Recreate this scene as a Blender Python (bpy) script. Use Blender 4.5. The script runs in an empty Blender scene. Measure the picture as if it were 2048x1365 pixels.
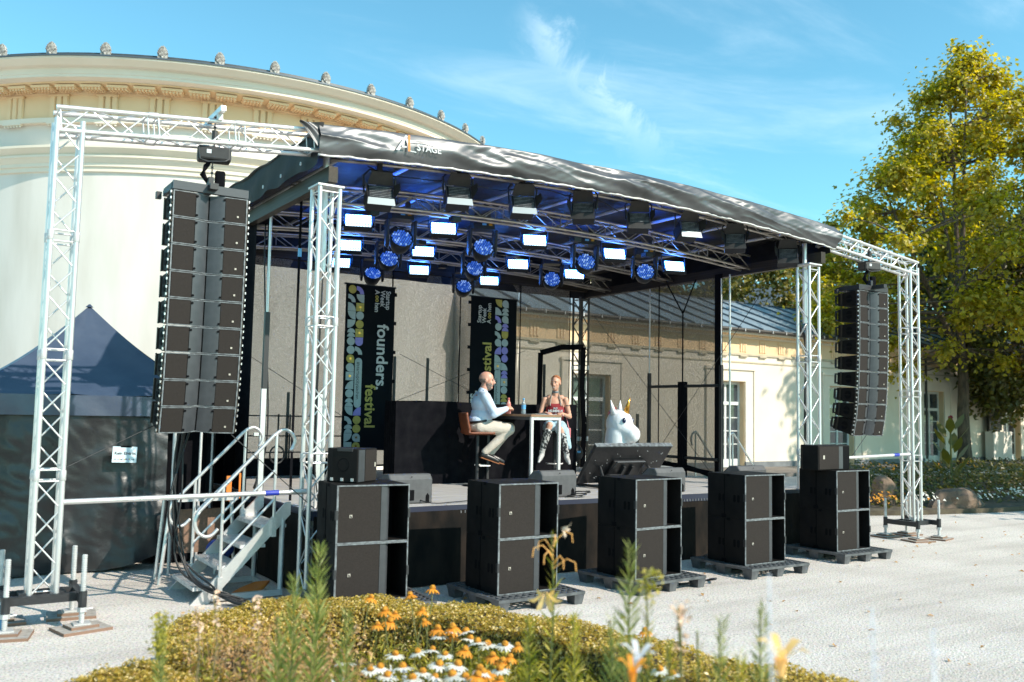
import bpy, math, random
import numpy as np
from mathutils import Vector, Matrix, Quaternion
random.seed(7); rng = np.random.default_rng(7)
R = math.radians
S = bpy.context.scene
COL = S.collection
# ---------------------------------------------------------------- camera
def make_camera():
    f, D, h = 1807.0, 23000.0, 2.0
    yaw, roll, pitch = R(56.7), 0.0194, math.atan(1807.0/23000.0)
    fw = Vector((math.cos(yaw)*math.cos(pitch), math.sin(yaw)*math.cos(pitch), math.sin(pitch)))
    r0 = Vector((math.sin(yaw), -math.cos(yaw), 0)); u0 = r0.cross(fw)
    rt = r0*math.cos(roll)+u0*math.sin(roll); up = -r0*math.sin(roll)+u0*math.cos(roll)
    cam = bpy.data.objects.new('camera', bpy.data.cameras.new('camera')); COL.objects.link(cam)
    m = Matrix((rt, up, -fw)).transposed().to_4x4(); m.translation = (0, 0, h)
    cam.matrix_world = m
    c = cam.data; c.sensor_width = 36; c.lens = f/2048*36; c.clip_end = 2000; c.clip_start = 0.05
    c.dof.use_dof = True; c.dof.focus_distance = 12.5; c.dof.aperture_fstop = 1.6
    S.camera = cam
make_camera()
# ---------------------------------------------------------------- world and sun
SUNV = Vector((0.62, -1.2, 1.0)).normalized()
def make_world():
    w = bpy.data.worlds.new('World'); S.world = w; w.use_nodes = True
    nt = w.node_tree; N = nt.nodes; L = nt.links; N.clear()
    out = N.new('ShaderNodeOutputWorld'); bg = N.new('ShaderNodeBackground')
    sky = N.new('ShaderNodeTexSky'); sky.sky_type = 'NISHITA'; sky.sun_disc = False
    sky.sun_elevation = math.asin(SUNV.z); sky.sun_rotation = math.atan2(SUNV.x, SUNV.y)
    sky.air_density = 1.1; sky.dust_density = 0.4; sky.ozone_density = 1.6
    tint = N.new('ShaderNodeMix'); tint.data_type = 'RGBA'; tint.blend_type = 'MULTIPLY'
    tint.inputs['Factor'].default_value = 1; tint.inputs['B'].default_value = (0.72, 1.28, 1.20, 1)
    # thin cirrus, laid out in direction space
    tc = N.new('ShaderNodeTexCoord'); sep = N.new('ShaderNodeSeparateXYZ')
    L.new(tc.outputs['Generated'], sep.inputs[0])
    zc = N.new('ShaderNodeMath'); zc.operation = 'MAXIMUM'; zc.inputs[1].default_value = 0.06
    L.new(sep.outputs['Z'], zc.inputs[0])
    dx = N.new('ShaderNodeMath'); dx.operation = 'DIVIDE'; dy = N.new('ShaderNodeMath'); dy.operation = 'DIVIDE'
    L.new(sep.outputs['X'], dx.inputs[0]); L.new(zc.outputs[0], dx.inputs[1])
    L.new(sep.outputs['Y'], dy.inputs[0]); L.new(zc.outputs[0], dy.inputs[1])
    cmb = N.new('ShaderNodeCombineXYZ'); L.new(dx.outputs[0], cmb.inputs[0]); L.new(dy.outputs[0], cmb.inputs[1])
    mp = N.new('ShaderNodeMapping'); mp.inputs['Rotation'].default_value = (0, 0, R(22)); mp.inputs['Scale'].default_value = (0.5, 1.15, 1)
    mp.inputs['Location'].default_value = (1.3, 0.2, 0)
    L.new(cmb.outputs[0], mp.inputs[0])
    n1 = N.new('ShaderNodeTexNoise'); n1.inputs['Scale'].default_value = 1.1; n1.inputs['Detail'].default_value = 9; n1.inputs['Roughness'].default_value = 0.62
    n1.inputs['Distortion'].default_value = 0.9
    L.new(mp.outputs[0], n1.inputs[0])
    cr = N.new('ShaderNodeValToRGB'); cr.color_ramp.elements[0].position = 0.47; cr.color_ramp.elements[1].position = 0.92
    cr.color_ramp.interpolation = 'EASE'
    L.new(n1.outputs[0], cr.inputs[0])
    cm = N.new('ShaderNodeMath'); cm.operation = 'MULTIPLY'; cm.inputs[1].default_value = 0.33
    L.new(cr.outputs[0], cm.inputs[0])
    # one diagonal plume of cirrus, placed by direction
    def dot(v):
        q = N.new('ShaderNodeVectorMath'); q.operation = 'DOT_PRODUCT'; q.inputs[1].default_value = v; L.new(tc.outputs['Generated'], q.inputs[0]); return q.outputs['Value']
    def mth(op, a, b=0.0):
        q = N.new('ShaderNodeMath'); q.operation = op
        for i, w_ in enumerate((a, b)):
            if isinstance(w_, (int, float)): q.inputs[i].default_value = w_
            else: L.new(w_, q.inputs[i])
        return q.outputs[0]
    n2 = N.new('ShaderNodeTexNoise'); n2.inputs['Scale'].default_value = 16; n2.inputs['Detail'].default_value = 10; n2.inputs['Roughness'].default_value = 0.68; n2.inputs['Distortion'].default_value = 0.6
    L.new(tc.outputs['Generated'], n2.inputs[0])
    off = mth('MULTIPLY', mth('SUBTRACT', n2.outputs[0], 0.5), 0.10)
    dd = mth('ADD', dot((-0.4052, 0.6277, -0.6646)), off); g1 = mth('POWER', 2.718, mth('MULTIPLY', mth('MULTIPLY', dd, dd), -3400.0))
    al = dot((0.7039, -0.2497, -0.665)); r1 = N.new('ShaderNodeMapRange'); r1.interpolation_type = 'SMOOTHSTEP'; r1.inputs[1].default_value = -0.127; r1.inputs[2].default_value = -0.067; L.new(al, r1.inputs[0])
    r2 = N.new('ShaderNodeMapRange'); r2.interpolation_type = 'SMOOTHSTEP'; r2.inputs[1].default_value = 0.137; r2.inputs[2].default_value = 0.006999999999999992; L.new(al, r2.inputs[0])
    pl = mth('MULTIPLY', mth('MULTIPLY', g1, mth('MULTIPLY', r1.outputs[0], r2.outputs[0])), mth('MULTIPLY', mth('MULTIPLY', n2.outputs[0], n2.outputs[0]), 0.85))
    cm2 = N.new('ShaderNodeMath'); cm2.operation = 'MAXIMUM'; L.new(cm.outputs[0], cm2.inputs[0]); L.new(pl, cm2.inputs[1]); cm = cm2
    cl = N.new('ShaderNodeMix'); cl.data_type = 'RGBA'; cl.inputs['B'].default_value = (8.6, 9.6, 9.9, 1)
    L.new(sky.outputs[0], tint.inputs['A']); L.new(tint.outputs['Result'], cl.inputs['A']); L.new(cm.outputs[0], cl.inputs['Factor'])
    L.new(cl.outputs['Result'], bg.inputs[0]); bg.inputs[1].default_value = 0.15
    L.new(bg.outputs[0], out.inputs[0])
make_world()
sl = bpy.data.lights.new('sun', 'SUN'); sl.energy = 4.9; sl.angle = R(0.53); sl.color = (1, 0.915, 0.79)
so = bpy.data.objects.new('sun', sl); COL.objects.link(so); so.rotation_euler = SUNV.to_track_quat('Z', 'Y').to_euler()
so.location = (10, -10, 20)
S.view_settings.view_transform = 'Standard'; S.view_settings.look = 'None'; S.view_settings.gamma = 1
S.view_settings.use_curve_mapping = False; S.view_settings.exposure = 0.38
try:
    S.cycles.max_bounces = 8; S.cycles.transparent_max_bounces = 16; S.cycles.sample_clamp_indirect = 6
except Exception: pass

# ---------------------------------------------------------------- materials
MT = {}
def mat(name, col, col2=None, scale=5.0, rough=0.6, metal=0.0, bump=0.0, bscale=40.0, bdist=0.01, emit=None, estr=0.0, detail=5, coat=0.0, rough2=None, stretch=None, lo=0.35, hi=0.65, spec=None, alpha=None, trans=0.0):
    m = bpy.data.materials.new(name); m.use_nodes = True; nt = m.node_tree; N = nt.nodes; L = nt.links
    b = N['Principled BSDF']
    b.inputs['Base Color'].default_value = (*col, 1); b.inputs['Roughness'].default_value = rough; b.inputs['Metallic'].default_value = metal
    if coat: b.inputs['Coat Weight'].default_value = coat; b.inputs['Coat Roughness'].default_value = 0.15
    if spec is not None: b.inputs['Specular IOR Level'].default_value = spec
    if trans: b.inputs['Transmission Weight'].default_value = trans
    if emit: b.inputs['Emission Color'].default_value = (*emit, 1); b.inputs['Emission Strength'].default_value = estr
    tc = N.new('ShaderNodeTexCoord'); src = tc.outputs['Object']
    if stretch:
        mp = N.new('ShaderNodeMapping'); mp.inputs['Scale'].default_value = stretch; L.new(src, mp.inputs[0]); src = mp.outputs[0]
    if col2 is not None or rough2 is not None:
        n = N.new('ShaderNodeTexNoise'); n.inputs['Scale'].default_value = scale; n.inputs['Detail'].default_value = detail; L.new(src, n.inputs[0])
        r = N.new('ShaderNodeMapRange'); r.inputs[1].default_value = lo; r.inputs[2].default_value = hi; L.new(n.outputs[0], r.inputs[0])
        if col2 is not None:
            x = N.new('ShaderNodeMix'); x.data_type = 'RGBA'; x.inputs['A'].default_value = (*col, 1); x.inputs['B'].default_value = (*col2, 1)
            L.new(r.outputs[0], x.inputs['Factor']); L.new(x.outputs['Result'], b.inputs['Base Color'])
        if rough2 is not None:
            x = N.new('ShaderNodeMix'); x.inputs['A'].default_value = rough; x.inputs['B'].default_value = rough2
            L.new(r.outputs[0], x.inputs['Factor']); L.new(x.outputs['Result'], b.inputs['Roughness'])
    if bump:
        n2 = N.new('ShaderNodeTexNoise'); n2.inputs['Scale'].default_value = bscale; n2.inputs['Detail'].default_value = 4; L.new(src, n2.inputs[0])
        bp = N.new('ShaderNodeBump'); bp.inputs['Strength'].default_value = bump; bp.inputs['Distance'].default_value = bdist
        L.new(n2.outputs[0], bp.inputs['Height']); L.new(bp.outputs[0], b.inputs['Normal'])
    MT[name] = m; return m
def leafmat(name, c1, c2, c3=None, transl=0.35, rough=0.55):
    m = bpy.data.materials.new(name); m.use_nodes = True; nt = m.node_tree; N = nt.nodes; L = nt.links
    b = N['Principled BSDF']; out = N['Material Output']; b.inputs['Roughness'].default_value = rough
    g = N.new('ShaderNodeNewGeometry'); cr = N.new('ShaderNodeValToRGB'); e = cr.color_ramp.elements
    e[0].color = (*c1, 1); e[1].color = (*c2, 1)
    if c3: k = e.new(0.85); k.color = (*c2, 1); e[-1].color = (*c3, 1); e[1].position = 0.8
    L.new(g.outputs['Random Per Island'], cr.inputs[0]); L.new(cr.outputs[0], b.inputs['Base Color'])
    t = N.new('ShaderNodeBsdfTranslucent'); hs = N.new('ShaderNodeHueSaturation'); hs.inputs['Value'].default_value = 1.9; hs.inputs['Saturation'].default_value = 1.1
    L.new(cr.outputs[0], hs.inputs['Color']); L.new(hs.outputs[0], t.inputs[0])
    mx = N.new('ShaderNodeMixShader'); mx.inputs[0].default_value = transl
    L.new(b.outputs[0], mx.inputs[1]); L.new(t.outputs[0], mx.inputs[2]); L.new(mx.outputs[0], out.inputs[0])
    MT[name] = m; return m
def meshmat(name, c1, c2, opac):
    """woven scrim: fibres of varying tone with holes between them"""
    m = bpy.data.materials.new(name); m.use_nodes = True; nt = m.node_tree; N = nt.nodes; L = nt.links
    b = N['Principled BSDF']; out = N['Material Output']; b.inputs['Roughness'].default_value = 0.8
    tc = N.new('ShaderNodeTexCoord')
    mp = N.new('ShaderNodeMapping'); mp.inputs['Scale'].default_value = (110, 110, 60); L.new(tc.outputs['Object'], mp.inputs[0])
    mp2 = N.new('ShaderNodeMapping'); mp2.inputs['Scale'].default_value = (60, 60, 120); L.new(tc.outputs['Object'], mp2.inputs[0])
    a = N.new('ShaderNodeTexNoise'); a.inputs['Scale'].default_value = 1; a.inputs['Detail'].default_value = 2; L.new(mp.outputs[0], a.inputs[0])
    c = N.new('ShaderNodeTexNoise'); c.inputs['Scale'].default_value = 1; c.inputs['Detail'].default_value = 2; L.new(mp2.outputs[0], c.inputs[0])
    ad = N.new('ShaderNodeMath'); ad.operation = 'ADD'; L.new(a.outputs[0], ad.inputs[0]); L.new(c.outputs[0], ad.inputs[1])
    r = N.new('ShaderNodeMapRange'); r.inputs[1].default_value = 0.85; r.inputs[2].default_value = 1.15; L.new(ad.outputs[0], r.inputs[0])
    x = N.new('ShaderNodeMix'); x.data_type = 'RGBA'; x.inputs['A'].default_value = (*c1, 1); x.inputs['B'].default_value = (*c2, 1)
    L.new(r.outputs[0], x.inputs['Factor']); L.new(x.outputs['Result'], b.inputs['Base Color'])
    tr = N.new('ShaderNodeBsdfTransparent'); mx = N.new('ShaderNodeMixShader')
    r2 = N.new('ShaderNodeMapRange'); r2.inputs[1].default_value = 0.85; r2.inputs[2].default_value = 1.15; r2.inputs[3].default_value = opac-0.10; r2.inputs[4].default_value = min(1, opac+0.10)
    L.new(ad.outputs[0], r2.inputs[0]); L.new(r2.outputs[0], mx.inputs[0])
    L.new(tr.outputs[0], mx.inputs[1]); L.new(b.outputs[0], mx.inputs[2]); L.new(mx.outputs[0], out.inputs[0])
    MT[name] = m; return m
mat('aluminium', (0.80, 0.78, 0.76), (0.62, 0.60, 0.59), 9, 0.30, 0.65, rough2=0.45, bump=0.05, bscale=60)
mat('aluminium_dull', (0.66, 0.65, 0.64), (0.50, 0.49, 0.48), 12, 0.45, 0.4, rough2=0.6)
mat('steel_dark', (0.06, 0.048, 0.038), (0.035, 0.03, 0.025), 8, 0.5, 0.3, spec=0.2)
mat('truss_inner', (0.50, 0.45, 0.40), (0.36, 0.33, 0.30), 8, 0.38, 0.85)
mat('black_metal', (0.015, 0.015, 0.017), (0.03, 0.03, 0.032), 10, 0.42, 0.0, rough2=0.6)
mat('black_paint', (0.016, 0.015, 0.015), (0.026, 0.024, 0.023), 14, 0.55, 0.0, bump=0.15, bscale=300, bdist=0.002)
mat('cabinet', (0.014, 0.012, 0.0115), (0.009, 0.008, 0.008), 4, 0.6, 0.0, spec=0.12, bump=0.25, bscale=350, bdist=0.002, rough2=0.7)
mat('cabinet_edge', (0.22, 0.24, 0.25), (0.06, 0.06, 0.065), 18, 0.5, 0.0, lo=0.3, hi=0.7)
mat('grille', (0.036, 0.030, 0.027), (0.023, 0.019, 0.0175), 160, 0.85, 0.0, spec=0.12, bump=0.6, bscale=500, bdist=0.003)
mat('horn', (0.052, 0.054, 0.060), (0.040, 0.042, 0.047), 10, 0.38)
mat('port_dark', (0.004, 0.004, 0.005), None, 5, 0.8, spec=0.1)
mat('badge', (0.42, 0.38, 0.32), None, 5, 0.4)
mat('canopy', (0.14, 0.14, 0.145), (0.08, 0.078, 0.08), 1.5, 0.43, 0.6, bump=0.05, bscale=9, bdist=0.02, spec=0.9)
mat('canopy_side', (0.012, 0.012, 0.013), (0.02, 0.02, 0.021), 3, 0.55, 0.0, bump=0.12, bscale=9, bdist=0.02, spec=0.12)
mat('canopy_inside', (0.016, 0.016, 0.018), (0.024, 0.024, 0.026), 3, 0.5, 0.0, spec=0.2, bump=0.3, bscale=6, bdist=0.03)
mat('black_cloth', (0.004, 0.004, 0.006), (0.008, 0.008, 0.010), 6, 0.95, 0.0, bump=0.3, bscale=30, spec=0.08)
mat('skirt_cloth', (0.020, 0.015, 0.012), (0.006, 0.006, 0.006), 5, 0.7, 0.0, spec=0.12, bump=0.4, bscale=9, bdist=0.02, stretch=(1, 1, 0.5))
mat('tent_cloth', (0.036, 0.052, 0.088), (0.048, 0.066, 0.105), 4, 0.36, 0.0, bump=0.25, bscale=7, bdist=0.02, spec=0.75)
mat('tent_wall', (0.008, 0.0085, 0.010), (0.014, 0.0145, 0.017), 4, 0.38, 0.0, bump=0.35, bscale=6, bdist=0.03, spec=0.7)
mat('truss_shaded', (0.13, 0.105, 0.085), (0.08, 0.068, 0.058), 8, 0.5, 0.5)  # truss metal with the roof's shade put into the colour
mat('deck', (0.50, 0.47, 0.45), (0.34, 0.32, 0.30), 3, 0.6, 0.0, bump=0.2, bscale=60, stretch=(1, 9, 1))
mat('deck_edge', (0.02, 0.025, 0.05), None, 5, 0.5)
mat('blue_edge', (0.02, 0.04, 0.35), None, 5, 0.5)
meshmat('scrim', (0.15, 0.125, 0.09), (0.25, 0.215, 0.165), 0.76)
meshmat('scrim_side_shaded', (0.09, 0.072, 0.052), (0.20, 0.165, 0.12), 0.82)  # same weave, darker and denser: the roof's shade is in the colour
mat('plaster_white', (0.72, 0.66, 0.60), (0.66, 0.60, 0.54), 0.9, 0.85, 0.0, bump=0.12, bscale=25, detail=8, lo=0.3, hi=0.7)
mat('plaster_rotunda', (0.72, 0.66, 0.60), (0.60, 0.54, 0.475), 1.3, 0.85, 0.0, bump=0.15, bscale=18, detail=10, lo=0.42, hi=0.72, stretch=(1, 1, 0.22))
mat('plaster_cream', (0.84, 0.60, 0.37), (0.80, 0.55, 0.32), 1.2, 0.85, 0.0, bump=0.1, bscale=25, detail=8)
mat('plaster_pale', (0.80, 0.70, 0.58), (0.76, 0.655, 0.53), 1.0, 0.85, 0.0, bump=0.1, bscale=25, detail=8)
mat('stone_trim', (0.55, 0.47, 0.34), (0.45, 0.38, 0.27), 3, 0.8, 0.0, bump=0.2, bscale=30)
mat('antefix_stone', (0.50, 0.47, 0.43), (0.20, 0.18, 0.165), 16, 0.9, 0.0, bump=0.8, bscale=25, bdist=0.02, lo=0.4, hi=0.6)
mat('plinth', (0.20, 0.21, 0.22), (0.13, 0.14, 0.15), 3, 0.7)
mat('zinc_roof', (0.30, 0.36, 0.39), (0.24, 0.29, 0.32), 1.5, 0.5, 0.3, detail=6)
mat('zinc_seam', (0.09, 0.11, 0.13), None, 5, 0.5, 0.3)
mat('dark_roof', (0.035, 0.04, 0.045), (0.06, 0.065, 0.07), 6, 0.5)
mat('gutter', (0.05, 0.045, 0.04), None, 5, 0.5, 0.3)
mat('window_frame', (0.70, 0.70, 0.68), (0.62, 0.62, 0.60), 4, 0.5)
mat('glass', (0.03, 0.04, 0.05), (0.06, 0.07, 0.08), 2, 0.06, 0.0, spec=0.9)
mat('wood_table', (0.30, 0.17, 0.09), (0.22, 0.12, 0.06), 6, 0.5, stretch=(1, 8, 1))
mat('plywood', (0.42, 0.38, 0.34), (0.28, 0.25, 0.22), 8, 0.8, bump=0.2, bscale=50)
mat('plywood_edge', (0.26, 0.15, 0.10), (0.19, 0.12, 0.085), 20, 0.8)
mat('bark', (0.16, 0.115, 0.075), (0.07, 0.05, 0.035), 9, 0.9, bump=0.8, bscale=18, bdist=0.04, stretch=(1, 1, 0.3))
mat('rock', (0.20, 0.13, 0.085), (0.10, 0.075, 0.06), 3, 0.9, bump=0.8, bscale=8, bdist=0.05)
mat('soil', (0.06, 0.045, 0.03), (0.10, 0.08, 0.05), 6, 0.95, bump=0.7, bscale=30)
mat('stem_green', (0.10, 0.12, 0.03), (0.16, 0.15, 0.04), 6, 0.7)
mat('stem_dry', (0.30, 0.21, 0.10), (0.20, 0.14, 0.07), 6, 0.8)
leafmat('leaf_maple', (0.20, 0.18, 0.018), (0.42, 0.34, 0.035), (0.62, 0.48, 0.08), 0.48, 0.4)
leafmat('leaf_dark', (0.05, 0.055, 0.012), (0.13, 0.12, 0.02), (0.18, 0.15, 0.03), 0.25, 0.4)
leafmat('leaf_back', (0.10, 0.095, 0.02), (0.25, 0.21, 0.04), (0.36, 0.29, 0.07), 0.28, 0.35)
leafmat('leaf_box', (0.24, 0.17, 0.02), (0.64, 0.47, 0.11), (0.88, 0.72, 0.42), 0.35, 0.38)
leafmat('leaf_perennial', (0.16, 0.15, 0.02), (0.42, 0.37, 0.05), (0.70, 0.54, 0.18), 0.4, 0.45)
leafmat('leaf_spike', (0.13, 0.16, 0.035), (0.29, 0.30, 0.08), (0.46, 0.44, 0.16), 0.4, 0.5)
leafmat('leaf_dry', (0.34, 0.18, 0.06), (0.50, 0.30, 0.14), (0.60, 0.42, 0.26), 0.3, 0.7)
leafmat('petal_white', (0.72, 0.70, 0.62), (0.80, 0.79, 0.74), None, 0.3, 0.6)
leafmat('petal_orange', (0.70, 0.26, 0.02), (0.85, 0.36, 0.04), None, 0.3, 0.6)
leafmat('petal_peach', (0.80, 0.48, 0.14), (0.85, 0.60, 0.28), None, 0.35, 0.6)
leafmat('petal_pale', (0.55, 0.56, 0.62), (0.75, 0.74, 0.76), None, 0.3, 0.6)
leafmat('petal_pink', (0.62, 0.42, 0.30), (0.78, 0.60, 0.46), None, 0.3, 0.6)
mat('cone_orange', (0.62, 0.27, 0.015), (0.36, 0.13, 0.01), 60, 0.8, bump=0.8, bscale=120)
mat('bottle_plastic', (0.45, 0.55, 0.60), None, 5, 0.1, trans=0.6)
mat('bottle_red', (0.5, 0.04, 0.03), (0.7, 0.35, 0.3), 30, 0.3)
mat('label_blue', (0.10, 0.33, 0.60), None, 5, 0.4)
mat('paper', (0.60, 0.72, 0.78), (0.56, 0.68, 0.75), 4, 0.7)
mat('ink', (0.02, 0.02, 0.025), None, 5, 0.7)
mat('banner_black', (0.005, 0.007, 0.010), (0.007, 0.009, 0.012), 4, 0.85, spec=0.1)
mat('print_white', (0.55, 0.56, 0.56), None, 5, 0.75)
mat('print_pale', (0.40, 0.48, 0.49), (0.36, 0.44, 0.45), 30, 0.75)
mat('print_yellow', (0.48, 0.40, 0.10), (0.42, 0.35, 0.08), 30, 0.75)
mat('print_lilac', (0.30, 0.27, 0.70), (0.26, 0.24, 0.62), 30, 0.75)
mat('print_orange', (0.7, 0.2, 0.03), None, 5, 0.6)
mat('inflatable', (0.78, 0.78, 0.80), None, 5, 0.28, coat=0.3, bump=0.1, bscale=6, bdist=0.02)
mat('gold', (0.62, 0.30, 0.05), None, 5, 0.25, 0.7)
mat('eye_blue', (0.02, 0.03, 0.10), None, 5, 0.2)
mat('skin', (0.60, 0.33, 0.23), (0.55, 0.28, 0.19), 14, 0.5)
mat('skin_man', (0.62, 0.33, 0.24), (0.55, 0.27, 0.19), 14, 0.45)
mat('hair_ginger', (0.26, 0.085, 0.03), (0.40, 0.15, 0.06), 90, 0.8, bump=0.6, bscale=200)
mat('beard', (0.14, 0.09, 0.07), (0.26, 0.20, 0.17), 80, 0.85, bump=0.6, bscale=200)
mat('shirt_blue', (0.56, 0.64, 0.75), (0.48, 0.57, 0.70), 6, 0.75, bump=0.5, bscale=12, bdist=0.02)
mat('trousers_beige', (0.56, 0.48, 0.41), (0.50, 0.43, 0.36), 6, 0.8, bump=0.5, bscale=14, bdist=0.02)
mat('leather_black', (0.015, 0.014, 0.015), None, 5, 0.35)
mat('boot_silver', (0.03, 0.03, 0.033), (0.42, 0.41, 0.40), 26, 0.35, detail=2, lo=0.50, hi=0.56)
mat('boot_foot', (0.35, 0.34, 0.33), (0.55, 0.54, 0.52), 14, 0.35)
mat('apron_red', (0.26, 0.016, 0.022), (0.20, 0.012, 0.018), 8, 0.75, bump=0.3, bscale=14)
mat('strap', (0.30, 0.24, 0.20), None, 5, 0.7)
mat('choker', (0.12, 0.14, 0.15), (0.22, 0.24, 0.25), 60, 0.6)
mat('denim_pale', (0.38, 0.52, 0.58), (0.28, 0.42, 0.50), 9, 0.8, bump=0.4, bscale=12, bdist=0.02, stretch=(1, 1, 0.3))
mat('bag_pink', (0.72, 0.22, 0.24), (0.62, 0.18, 0.2), 5, 0.45)
mat('seat_leather', (0.22, 0.065, 0.03), (0.15, 0.045, 0.02), 6, 0.4)
mat('teeth', (0.75, 0.73, 0.68), None, 5, 0.4)
mat('mouth_dark', (0.10, 0.015, 0.015), None, 5, 0.6)
mat('eye_white', (0.28, 0.24, 0.22), None, 5, 0.3)
mat('tattoo', (0.02, 0.03, 0.03), None, 5, 0.6)
mat('lens_blue', (0.02, 0.08, 0.45), (0.30, 0.48, 0.95), 26, 0.12, 0.2, emit=(0.03, 0.20, 1.0), estr=0.22, coat=0.8)
mat('lens_white', (0.55, 0.68, 0.90), (0.75, 0.85, 1.0), 22, 0.10, 0.2, emit=(0.25, 0.45, 1.0), estr=0.35, coat=0.8)
mat('led_white', (0.8, 0.9, 1.0), None, 5, 0.3, emit=(0.50, 0.76, 1.0), estr=2.3)
mat('lamp_housing', (0.010, 0.012, 0.018), (0.016, 0.018, 0.026), 10, 0.4, spec=0.25)
mat('barn_sunlit', (0.32, 0.36, 0.38), None, 5, 0.5, 0.2)  # brighter tone paints the sun on the lower barn doors
mat('white_plastic', (0.55, 0.57, 0.58), None, 5, 0.5)
mat('orange_hose', (0.70, 0.20, 0.03), None, 5, 0.5)
mat('blue_bag', (0.02, 0.06, 0.30), None, 5, 0.5)
mat('screen_back', (0.008, 0.008, 0.010), (0.016, 0.016, 0.018), 20, 0.35)
mat('cable', (0.012, 0.012, 0.013), None, 5, 0.5)
mat('wedge_grey', (0.09, 0.09, 0.092), (0.07, 0.07, 0.072), 12, 0.6, bump=0.3, bscale=300, bdist=0.002)
mat('green_flag', (0.08, 0.35, 0.12), None, 5, 0.6)

# ---------------------------------------------------------------- object helpers
def T(name, label, cat, loc=(0, 0, 0), rz=0.0, group=None):
    o = bpy.data.objects.new(name, None); COL.objects.link(o); o.location = loc; o.rotation_euler = (0, 0, rz)
    o.empty_display_size = 0.2; o['label'] = label; o['category'] = cat
    if group: o['group'] = group
    return o
def tag(o, label, cat, group=None):
    o['label'] = label; o['category'] = cat
    if group: o['group'] = group
    return o
def struct(o, kind='structure'): o['kind'] = kind; return o
def link(name, me, parent=None, m=None):
    o = bpy.data.objects.new(name, me); COL.objects.link(o)
    if parent is not None: o.parent = parent
    if m is not None: o.matrix_basis = m
    return o
def basis(z):
    z = Vector(z).normalized(); return z.to_track_quat('Z', 'Y').to_matrix()
class MB:
    def __init__(s): s.v = []; s.f = []
    def add(s, vs, fs):
        n = len(s.v); s.v += [tuple(v) for v in vs]; s.f += [tuple(i+n for i in f) for f in fs]; return s
    def bb(s, x0, x1, y0, y1, z0, z1, m=None):
        vs = [Vector((x, y, z)) for z in (z0, z1) for y in (y0, y1) for x in (x0, x1)]
        if m is not None: vs = [m @ v for v in vs]
        return s.add(vs, [(0, 2, 3, 1), (4, 5, 7, 6), (0, 1, 5, 4), (2, 6, 7, 3), (0, 4, 6, 2), (1, 3, 7, 5)])
    def box(s, c, d, m=None):
        return s.bb(c[0]-d[0]/2, c[0]+d[0]/2, c[1]-d[1]/2, c[1]+d[1]/2, c[2]-d[2]/2, c[2]+d[2]/2, m)
    def tube(s, p0, p1, r, n=8, r2=None, caps=True):
        p0 = Vector(p0); p1 = Vector(p1); B = basis(p1-p0); r2 = r if r2 is None else r2
        vs = [p + B @ Vector((math.cos(2*math.pi*i/n)*q, math.sin(2*math.pi*i/n)*q, 0)) for p, q in ((p0, r), (p1, r2)) for i in range(n)]
        fs = [(i, (i+1) % n, n+(i+1) % n, n+i) for i in range(n)]
        if caps: fs += [tuple(range(n))[::-1], tuple(range(n, 2*n))]
        return s.add(vs, fs)
    def path(s, pts, r, n=8, closed=False):
        pts = [Vector(p) for p in pts]; k = len(pts); vs = []; up = None
        for i, p in enumerate(pts):
            a = pts[i-1] if i else p; b = pts[i+1] if i < k-1 else p
            t = (b-a).normalized()
            if up is None:
                up = Vector((0, 0, 1)) if abs(t.z) < 0.9 else Vector((1, 0, 0))
            x = up.cross(t)
            if x.length < 1e-5: x = Vector((1, 0, 0)).cross(t)
            x.normalize(); up = t.cross(x)
            rr = r[i] if isinstance(r, (list, tuple)) else r
            vs += [p + x*math.cos(2*math.pi*j/n)*rr + up*math.sin(2*math.pi*j/n)*rr for j in range(n)]
        fs = [(i*n+j, i*n+(j+1) % n, (i+1)*n+(j+1) % n, (i+1)*n+j) for i in range(k-1) for j in range(n)]
        fs += [tuple(range(n))[::-1], tuple(range((k-1)*n, k*n))]
        return s.add(vs, fs)
    def prism(s, poly, d, m=None):
        n = len(poly); d = Vector(d); vs = [Vector(p) for p in poly] + [Vector(p)+d for p in poly]
        if m is not None: vs = [m @ v for v in vs]
        return s.add(vs, [tuple(range(n))[::-1], tuple(range(n, 2*n))] + [(i, (i+1) % n, n+(i+1) % n, n+i) for i in range(n)])
    def grid(s, fn, nu, nv):
        vs = [fn(i/nu, j/nv) for j in range(nv+1) for i in range(nu+1)]
        return s.add(vs, [(j*(nu+1)+i, j*(nu+1)+i+1, (j+1)*(nu+1)+i+1, (j+1)*(nu+1)+i) for j in range(nv) for i in range(nu)])
    def lathe(s, prof, c=(0, 0, 0), n=24, a0=0, a1=2*math.pi, m=None):
        full = abs(a1-a0-2*math.pi) < 1e-6; k = n if full else n+1; P = len(prof); c = Vector(c)
        vs = [c + Vector((r*math.cos(a0+(a1-a0)*i/n), r*math.sin(a0+(a1-a0)*i/n), z)) for i in range(k) for r, z in prof]
        if m is not None: vs = [m @ v for v in vs]
        return s.add(vs, [(i*P+j, ((i+1) % k)*P+j, ((i+1) % k)*P+j+1, i*P+j+1) for i in range(n) for j in range(P-1)])
    def ell(s, c, r, m=None, nu=16, nv=10):
        c = Vector(c); vs = []
        for j in range(nv+1):
            th = math.pi*j/nv
            for i in range(nu):
                ph = 2*math.pi*i/nu; v = Vector((r[0]*math.sin(th)*math.cos(ph), r[1]*math.sin(th)*math.sin(ph), -r[2]*math.cos(th)))
                vs.append((m @ v if m is not None else v)+c)
        return s.add(vs, [(j*nu+i, j*nu+(i+1) % nu, (j+1)*nu+(i+1) % nu, (j+1)*nu+i) for j in range(nv) for i in range(nu)])
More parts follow.
